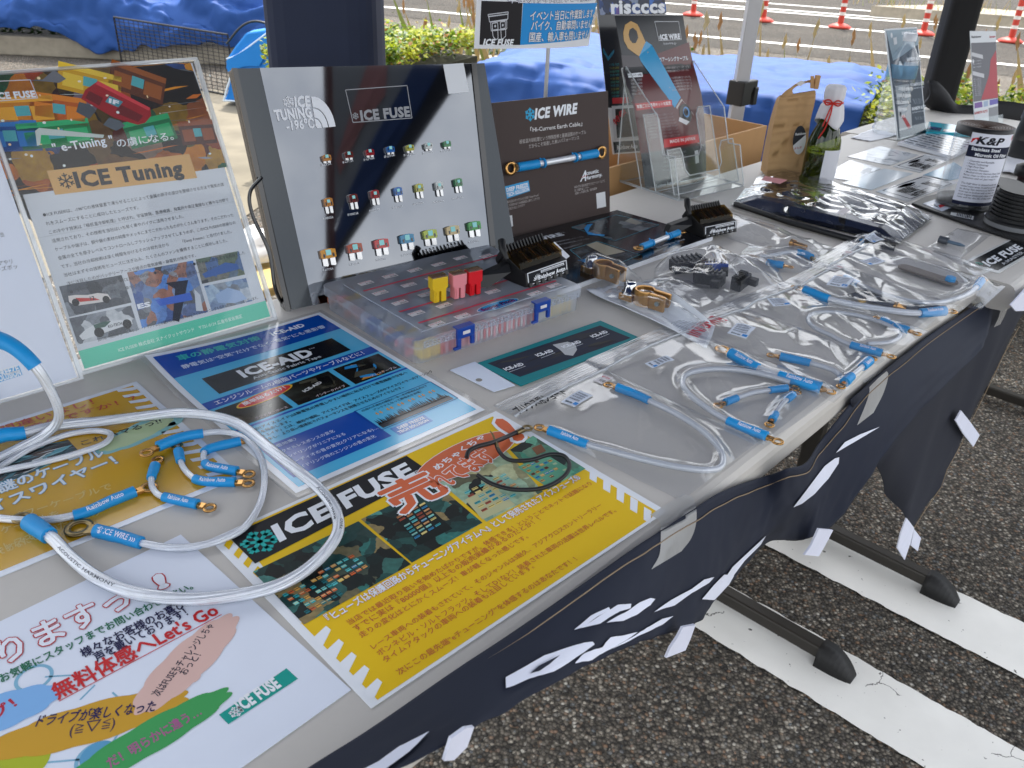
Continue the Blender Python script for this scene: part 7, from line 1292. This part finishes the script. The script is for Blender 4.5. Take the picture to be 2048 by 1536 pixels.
for k in range(16): S.local([(Lw * k / 16, 0), (Lw * (k + 1) / 16, 0), (Lw * (k + 1) / 16, .122), (Lw * k / 16, .122)], '#dde0ec', 0); S.local([(Lw * k / 16, .082), (Lw * (k + 1) / 16, .082), (Lw * (k + 1) / 16, .101), (Lw * k / 16, .101)], '#171d36', 1); S.local([(Lw * k / 16, 0), (Lw * (k + 1) / 16, 0), (Lw * (k + 1) / 16, .006), (Lw * k / 16, .006)], '#171d36', 1)
S.text('K&P', (.010, .105), (.052, .105), '#1a1c28', h=.012, bold=.04, l=2, loc=True, ital=.2); S.local([(.002, .105), (.014, .111), (.012, .115), (.003, .112)], '#c8222a', 1.5); S.local([(.050, .104), (.073, .112), (.072, .120), (.060, .114)], '#c8222a', 1.5)
S.text('Stainless Steel', (.006, .0935), (.052, .0935), WHI, h=.0055, bold=.03, l=2, loc=True); S.text('Micronic Oil Filter', (.014, .0845), (.070, .0845), WHI, h=.0055, bold=.03, l=2, loc=True)
for k, t_ in enumerate(('• Cleanable and Reusable', '• Patent Technology', '• High Flow Rate', '• Superior filtration', '• Medical Grade Stainless Steel Cloth', 'Rinse clean or blow dry with filter', 'elements and oil. Just reuse it.', '', 'The K&P filter is cleaned easily and', 'reused many times. It catches particles', 'to thirty five microns at full flow,', 'from top to bottom with no tears, so', 'your engine always gets clean oil and', 'runs well for the life of the motor')):
    if t_: S.text(t_, (.006, .0745 - .0048 * k), (.006 + min(.064, .00175 * len(t_)), .0745 - .0048 * k), '#3a3f58', h=.0030, bold=.01, l=2, loc=True)
S.mb.M = Mc; S.mb.v = [Mc @ Vector(((r_c + .0006 + v.z * 1.2) * math.cos(ac + (v.x - Lw / 2) / r_c), (r_c + .0006 + v.z * 1.2) * math.sin(ac + (v.x - Lw / 2) / r_c), .010 + v.y)) for v in S.mb.v]; S.build('label', parent=cn_)
def ribbed(p, r, n, pitch, label, z=.006, capr=1.1):
    t = E('ribbed_filter', label, 'oil filter', p, 'black ribbed oil filters'); M = Matrix.Translation(p); b = MB(); pr = [(0, 0), (r * capr, 0), (r * capr, .012), (r, .014)]
    for k in range(n): z_ = .016 + pitch * k; pr += [(r, z_), (r, z_ + pitch * .45), (r * .9, z_ + pitch * .5), (r * .9, z_ + pitch * .95)]
    b.lathe(pr + [(r * .95, .018 + pitch * n), (0, .018 + pitch * n)], BLK, M, 36, False); b.build('body', t); b = MB(); b.lathe([(r * capr * 1.005, .002), (r * capr * 1.005, .009)], mat('grey_band', '#77797c', .4), M, 36); b.build('band', t)
ribbed(P(2030, 452, .006), .044, 7, .0062, 'black ribbed oil filter at the right edge in front of the can'); ribbed(P(1992, 405, .006), .036, 3, .007, 'low black oil filter cap stack just right of the can')
cups = E('black_cup_stack', 'stack of tall black plastic cups at the right edge behind the white papers', 'cups', P(2062, 318)); b = MB(); Mk = Matrix.Translation(P(2062, 318))
for k in range(3): b.lathe([(.052 - .003 * k, .0 + .042 * k), (.046 - .003 * k, .044 + .042 * k), (.048 - .003 * k, .045 + .042 * k)], BLK, Mk, 36)
b.disc(.04, .126, BLK, Mk); b.build('body', cups)
kn = E('knob_on_base', 'small black knob on a red base at the right edge beyond the can', 'knob', P(2040, 375)); b = MB(); Mk = Matrix.Translation(P(2040, 375)); b.lathe([(.014, .004), (.010, .012), (.010, .02), (.019, .024), (.019, .042), (.012, .046), (0, .046)], BLK, Mk, 20); b.build('knob', kn); b = MB(); b.lathe([(0, .004), (.024, .004), (.024, 0)], mat('red_plastic', '#b0222c', .4), Mk, 24); b.build('base', kn)  # just a black knob on a red base, use unknown
# papers on the far table
PAPW = mat('plain_paper', '#e2e4ea', .6, 0, .02, 30)
def paper(px, label, h=.006, seed=1, col=PAPW, z=.0012):
    f = quad(px, z); b = MB(); b.grid(16, 16, lambda i, j: f(i, j) + Vector((0, 0, h * abs(noise.noise((i * 3 + seed, j * 3, seed))) + h * .6 * max(0, j - .7) * math.sin(i * 3.1) * 2)), col); tag(b.build('paper_sheet', solid=.0004), label, 'paper')
paper([(1876, 284), (1850, 262), (1874, 248), (1950, 268)], 'white notepad sheet with a torn edge behind the ruled catalogue', .004, 2); paper([(1958, 336), (2080, 362), (2090, 292), (1985, 288)], 'large white paper lying right of the can top', .008, 4); paper([(1700, 276), (1740, 283), (1800, 270), (1745, 258)], 'white napkin beneath the water bottle', .003, 6); paper([(1945, 262), (2000, 270), (2040, 290), (1960, 280)], 'curled clear covered sheet behind the can', .02, 8)
S = Sheet(flat(.0085), 1); S.base([(1796, 284), (1905, 312), (1960, 285), (1865, 262)], '#cdd1d8', .007); A_, B_, C_, D_ = [Vector(p) for p in ((1800, 282), (1903, 308), (1952, 286), (1866, 264))]
for j in range(7):
    for i in range(4):
        f_ = lambda a, c: tuple((A_ * (1 - a) + B_ * a) * (1 - c) + (D_ * (1 - a) + C_ * a) * c); S.poly([f_((i + .06) / 4, (j + .2) / 7), f_((i + .9) / 4, (j + .2) / 7), f_((i + .9) / 4, (j + .62) / 7), f_((i + .06) / 4, (j + .62) / 7)], Rb.choice(['#4c5766', '#6d7784', '#39424f', '#8a93a0']), 1)
S.line((1800, 283), (1903, 309), .002, '#1f3f7a', 1); S.build('catalogue', 'white catalogue with dark ruled rows lying before the first price board', 'catalogue')
# price boards
MM1 = board(1.614, .4318, -.0949, .3775); mb1 = E('price_board', 'blue grey printed price board with four product pictures in a clear stand', 'price board', MM1.translation); S = Sheet(MM1, 0); S.base([(1795, 280), (1853, 265), (1834, 54), (1769, 58)], '#d6dade', .001); S.poly([(1797, 277), (1851, 263), (1833, 57), (1772, 61)], '#3b4754', 1); S.poly([(1772, 61), (1833, 57), (1837, 88), (1806, 110), (1786, 122)], '#8fa2ae', 2)
for (x0, y0, x1, y1), t_ in zip(((1804, 70, 1834, 66), (1814, 122, 1842, 119), (1821, 173, 1848, 169), (1824, 221, 1851, 216)), range(4)): S.text('RAINBOW AUTO', (x0, y0), (x1, y1), '#dfe4ea', h=.0075, bold=.04, l=3); S.text('CUSTOM PARTS LINE UP', (x0, y0 + 6), (x1, y1 + 6), '#b9c2cc', h=.003, bold=.02, l=3)
for k in range(18): S.text('整備・取付・販売いたします', (1816 + k * .9, 128 + k * 2.2 + (k // 5) * 25), (1842 + k * .5, 126 + k * 2.2 + (k // 5) * 25), '#8c98a4', h=.003, l=3)
S.poly([(1790, 172), (1818, 168), (1822, 205), (1795, 210)], '#9fa5a8', 2); S.poly([(1795, 212), (1821, 208), (1824, 255), (1799, 262)], '#b2b5b8', 2); S.ell((1801, 137), .010, .017, 0, '#cfd3d6', 3); S.ell((1801, 136), .003, .005, 0, '#3b4754', 4); S.ell((1783, 71), .0045, .006, 0, '#d9dde0', 3); S.poly([(1786, 76), (1793, 74), (1794, 88), (1788, 90)], '#d9dde0', 3)
for c_ in ((1812, 179), (1802, 200), (1807, 190)): S.ell(c_, .006, .007, 0, '#4c5258', 3); S.ell(c_, .0035, .0045, 0, '#9fa5a8', 4)
S.poly([(1802, 232), (1808, 230), (1822, 254), (1816, 258)], '#a5343a', 3); S.ell((1801, 229), .005, .006, 0, '#2f3338', 4); S.build('print', parent=mb1); b = MB(MM1); b.box((.075, .01, .01), (.16, .03, .002), ACR); b.box((.075, .0, -.03), (.16, .003, .08), ACR); b.build('clear_stand', mb1)
MM2 = board(1.8851, .3412, -.192, .3422); mb2 = E('price_board', 'red and grey printed price board in a clear stand near the right edge', 'price board', MM2.translation); S = Sheet(MM2, 0); S.base([(1950, 262), (1997, 255), (1992, 62), (1940, 62)], '#d6dade', .001); S.poly([(1942, 86), (1992, 84), (1996, 196), (1947, 204)], '#6f7076', 1); S.poly([(1992, 100), (1981, 120), (1978, 150), (1962, 200), (1996, 195)], '#b05058', 2); S.poly([(1942, 104), (1965, 110), (1966, 118), (1943, 112)], '#c3c4c8', 3); S.poly([(1945, 142), (1968, 148), (1968, 156), (1945, 150)], '#c3c4c8', 3)
S.poly([(1949, 206), (1964, 203), (1965, 214), (1949, 217)], '#7d5f9c', 2); S.poly([(1979, 200), (1995, 197), (1996, 207), (1979, 211)], '#6f6ab0', 2); S.poly([(1967, 203), (1976, 201), (1976, 212), (1967, 214)], '#9fb0c8', 2); S.text('RAINBOW AUTO', (1949, 229), (1975, 224), '#b03a3e', h=.006, bold=.04, l=2); S.poly([(1977, 216), (1996, 212), (1997, 250), (1978, 254)], '#8c8e92', 2); S.text('Rainbow', (1943, 76), (1962, 75), '#2a2c32', h=.005, bold=.04, l=2); S.text('Innov', (1979, 76), (1991, 75), '#b03a4a', h=.006, bold=.04, l=2)
for k in range(12): S.text('各種パーツの取付工賃', (1945 + k * .5, 124 + 6 * k if k < 3 else 160 + 4 * (k - 3)), (1962, 122 + 6 * k if k < 3 else 159 + 4 * (k - 3)), '#c9cad0', h=.003, l=3)
S.ell((1946, 123), .0035, .005, 0, '#d9dade', 4); S.build('print', parent=mb2); b = MB(MM2); b.box((.06, .01, .012), (.125, .04, .002), ACR); b.box((.06, 0, -.03), (.125, .003, .09), ACR); b.build('clear_stand', mb2)
# water bottle
wb = P(1772, 268); Mw_ = Matrix.Translation(wb); wt = E('water_bottle', 'ribbed clear plastic water bottle half hidden behind the blue grey price board', 'bottle', wb); PET = clear('pet_plastic', (.95, .97, .99), 1.6, .05, .05, .1, 30, .08); b = MB(); pr = [(0, .002), (.030, .002), (.034, .008)]
for k in range(7): z_ = .015 + .0155 * k; pr += [(.035, z_), (.0315, z_ + .006), (.0315, z_ + .009), (.035, z_ + .0145)]
pr += [(.033, .128), (.034, .135), (.034, .160), (.028, .182), (.016, .200), (.0135, .205), (.0135, .215)]
b.lathe(pr, PET, Mw_, 32); b.build('bottle_body', wt); b = MB(); b.lathe([(.0345, .132), (.0345, .162)], clear('bottle_wrap', (.5, .75, .92), 1.4, .35, .2, 0, 10, 0, (.45, .7, .9)), Mw_, 32); b.build('label', wt); b = MB(); b.lathe([(.015, .212), (.015, .228), (0, .228)], mat('white_cap', '#d9dde2', .4), Mw_, 24); b.build('cap', wt)
# sagging black cloth and teal packets behind the far table
BKC = mat('black_fabric', '#101014', .7, 0, .15, 40, .15); Mbc = upright(P(1930, 236, -.02)); q = [Vector((x, y, 0)) for x, y in pq([(1846, 158), (1862, 162), (1880, 180), (1898, 205), (1922, 208), (1945, 207), (1962, 199), (2000, 200), (2070, 210)], Mbc)]; q2_ = [Vector((x, y, 0)) for x, y in pq([(1846, 205), (1860, 214), (1872, 222), (1892, 238), (1915, 252), (1940, 264), (1965, 268), (2000, 272), (2070, 280)], Mbc)]
a_, c_ = spline(q, 6), spline(q2_, 6); b = MB(Mbc); b.grid(len(a_) - 1, 8, lambda i, j: a_[int(i * (len(a_) - 1) + .5)].lerp(c_[int(i * (len(a_) - 1) + .5)], j) + Vector((0, 0, .03 * math.sin(j * 3) + .06 * (j - 1) * -.5)), BKC); bk = b.build('black_cloth', solid=.012); tag(bk, 'sagging black fabric hung behind the far table under the hedge', 'cloth')
S = Sheet(flat(.012), 1); S.base([(1852, 264), (1950, 266), (1955, 255), (1858, 243)], '#1f9fb4', .010); S.poly([(1856, 252), (1885, 256), (1880, 262), (1854, 258)], '#1d3a6a', 1); S.poly([(1888, 258), (1915, 261), (1910, 264), (1886, 262)], '#d9dde0', 1); S.build('teal_packet', 'teal and navy packet lying between the two price boards', 'packet')
# things behind the table on the left
bb0 = G(500, 214); Mbb = upright(bb0); bg_ = E('blue_bag', 'bright blue carry bag with white piping leaning behind the mirror board', 'bag', bb0); gq = lambda L: pq([(x / 3.657, y / 3.657) for x, y in L], Mbb); BLUE = mat('bright_blue_fabric', '#1284d8', .55, 0, .1, 12, .2, .5, 0, .15)
b = MB(Mbb); sil = gq([(1640, 735), (1660, 690), (1690, 560), (1650, 500), (1660, 430), (1720, 340), (1800, 240), (1985, 212), (2060, 230), (2080, 480), (2080, 790), (1900, 770), (1760, 740)]); b.prism(sil, -.16, .0, BLUE)
b.build('body', bg_, bevel=.012)
b = MB(Mbb)
for L in ([(1660, 430), (1740, 400), (1850, 320), (1990, 215)], [(1640, 735), (1665, 640), (1690, 560)], [(1640, 735), (1720, 738), (1800, 760)]): b.tube(spline([Vector((x, y, .008)) for x, y in gq(L)], 5), .006, mat('pale_piping', '#cfe0ee', .6), 6)
b.build('piping', bg_)
b = MB(Mbb); b.add([(x, y, .012) for x, y in gq([(1850, 330), (1990, 225), (2040, 240), (1985, 330), (1900, 480), (1800, 480), (1670, 520), (1660, 440)])], [tuple(range(8))], BLUE); b.build('flap', bg_, solid=.01)
b = MB(Mbb); b.tube(spline([Vector((x, y, -.05)) for x, y in gq([(1640, 330), (1740, 210), (1830, 165), (1920, 175), (1985, 215)])], 6), .008, BLK, 8); b.build('handle', bg_)
wbg = P(514, 505, -.32); tw = E('plastic_bag', 'white crumpled plastic bag seen between the poster and the mirror board', 'plastic bag', wbg); b = MB(frame(wbg, U, V)); b.grid(20, 14, lambda i, j: (lambda a, e, r: (r * math.cos(a) * math.cos(e), r * .7 * math.sin(a) * math.cos(e), max(-.01, r * .8 * math.sin(e))))(2 * math.pi * i, math.pi * (j - .5) * .98, .075 * (1 + .35 * noise.noise((math.cos(6.28 * i) * 2, math.sin(6.28 * i) * 2, j * 5)))), mat('white_film', '#e9ebee', .3, 0, .04, 20, .3, .5, .2, .3)); b.build('bag', tw)
fc_ = E('folding_stool', 'low tan folding stool under the white plastic bag behind the table', 'stool', Vector((wbg.x, wbg.y, 0))); zz = wbg.z - .02; b = MB(frame(Vector((wbg.x, wbg.y, zz)), U, V)); b.box((.06, -.02, -.012), (.34, .3, .024), mat('tan_seat', '#b29a5c', .7, 0, .1, 20)); b.build('seat', fc_, bevel=.006)
for sx_ in (-1, 1):
    for sy_ in (-1, 1): b = MB(frame(Vector((wbg.x, wbg.y, 0)), U, V)); b.tube([(.06 + sx_ * .14, -.02 + sy_ * .12, 0), (.06 + sx_ * .14, -.02 + sy_ * .12, zz - .02)], .009, DARKM, 8); b.build('leg', fc_)
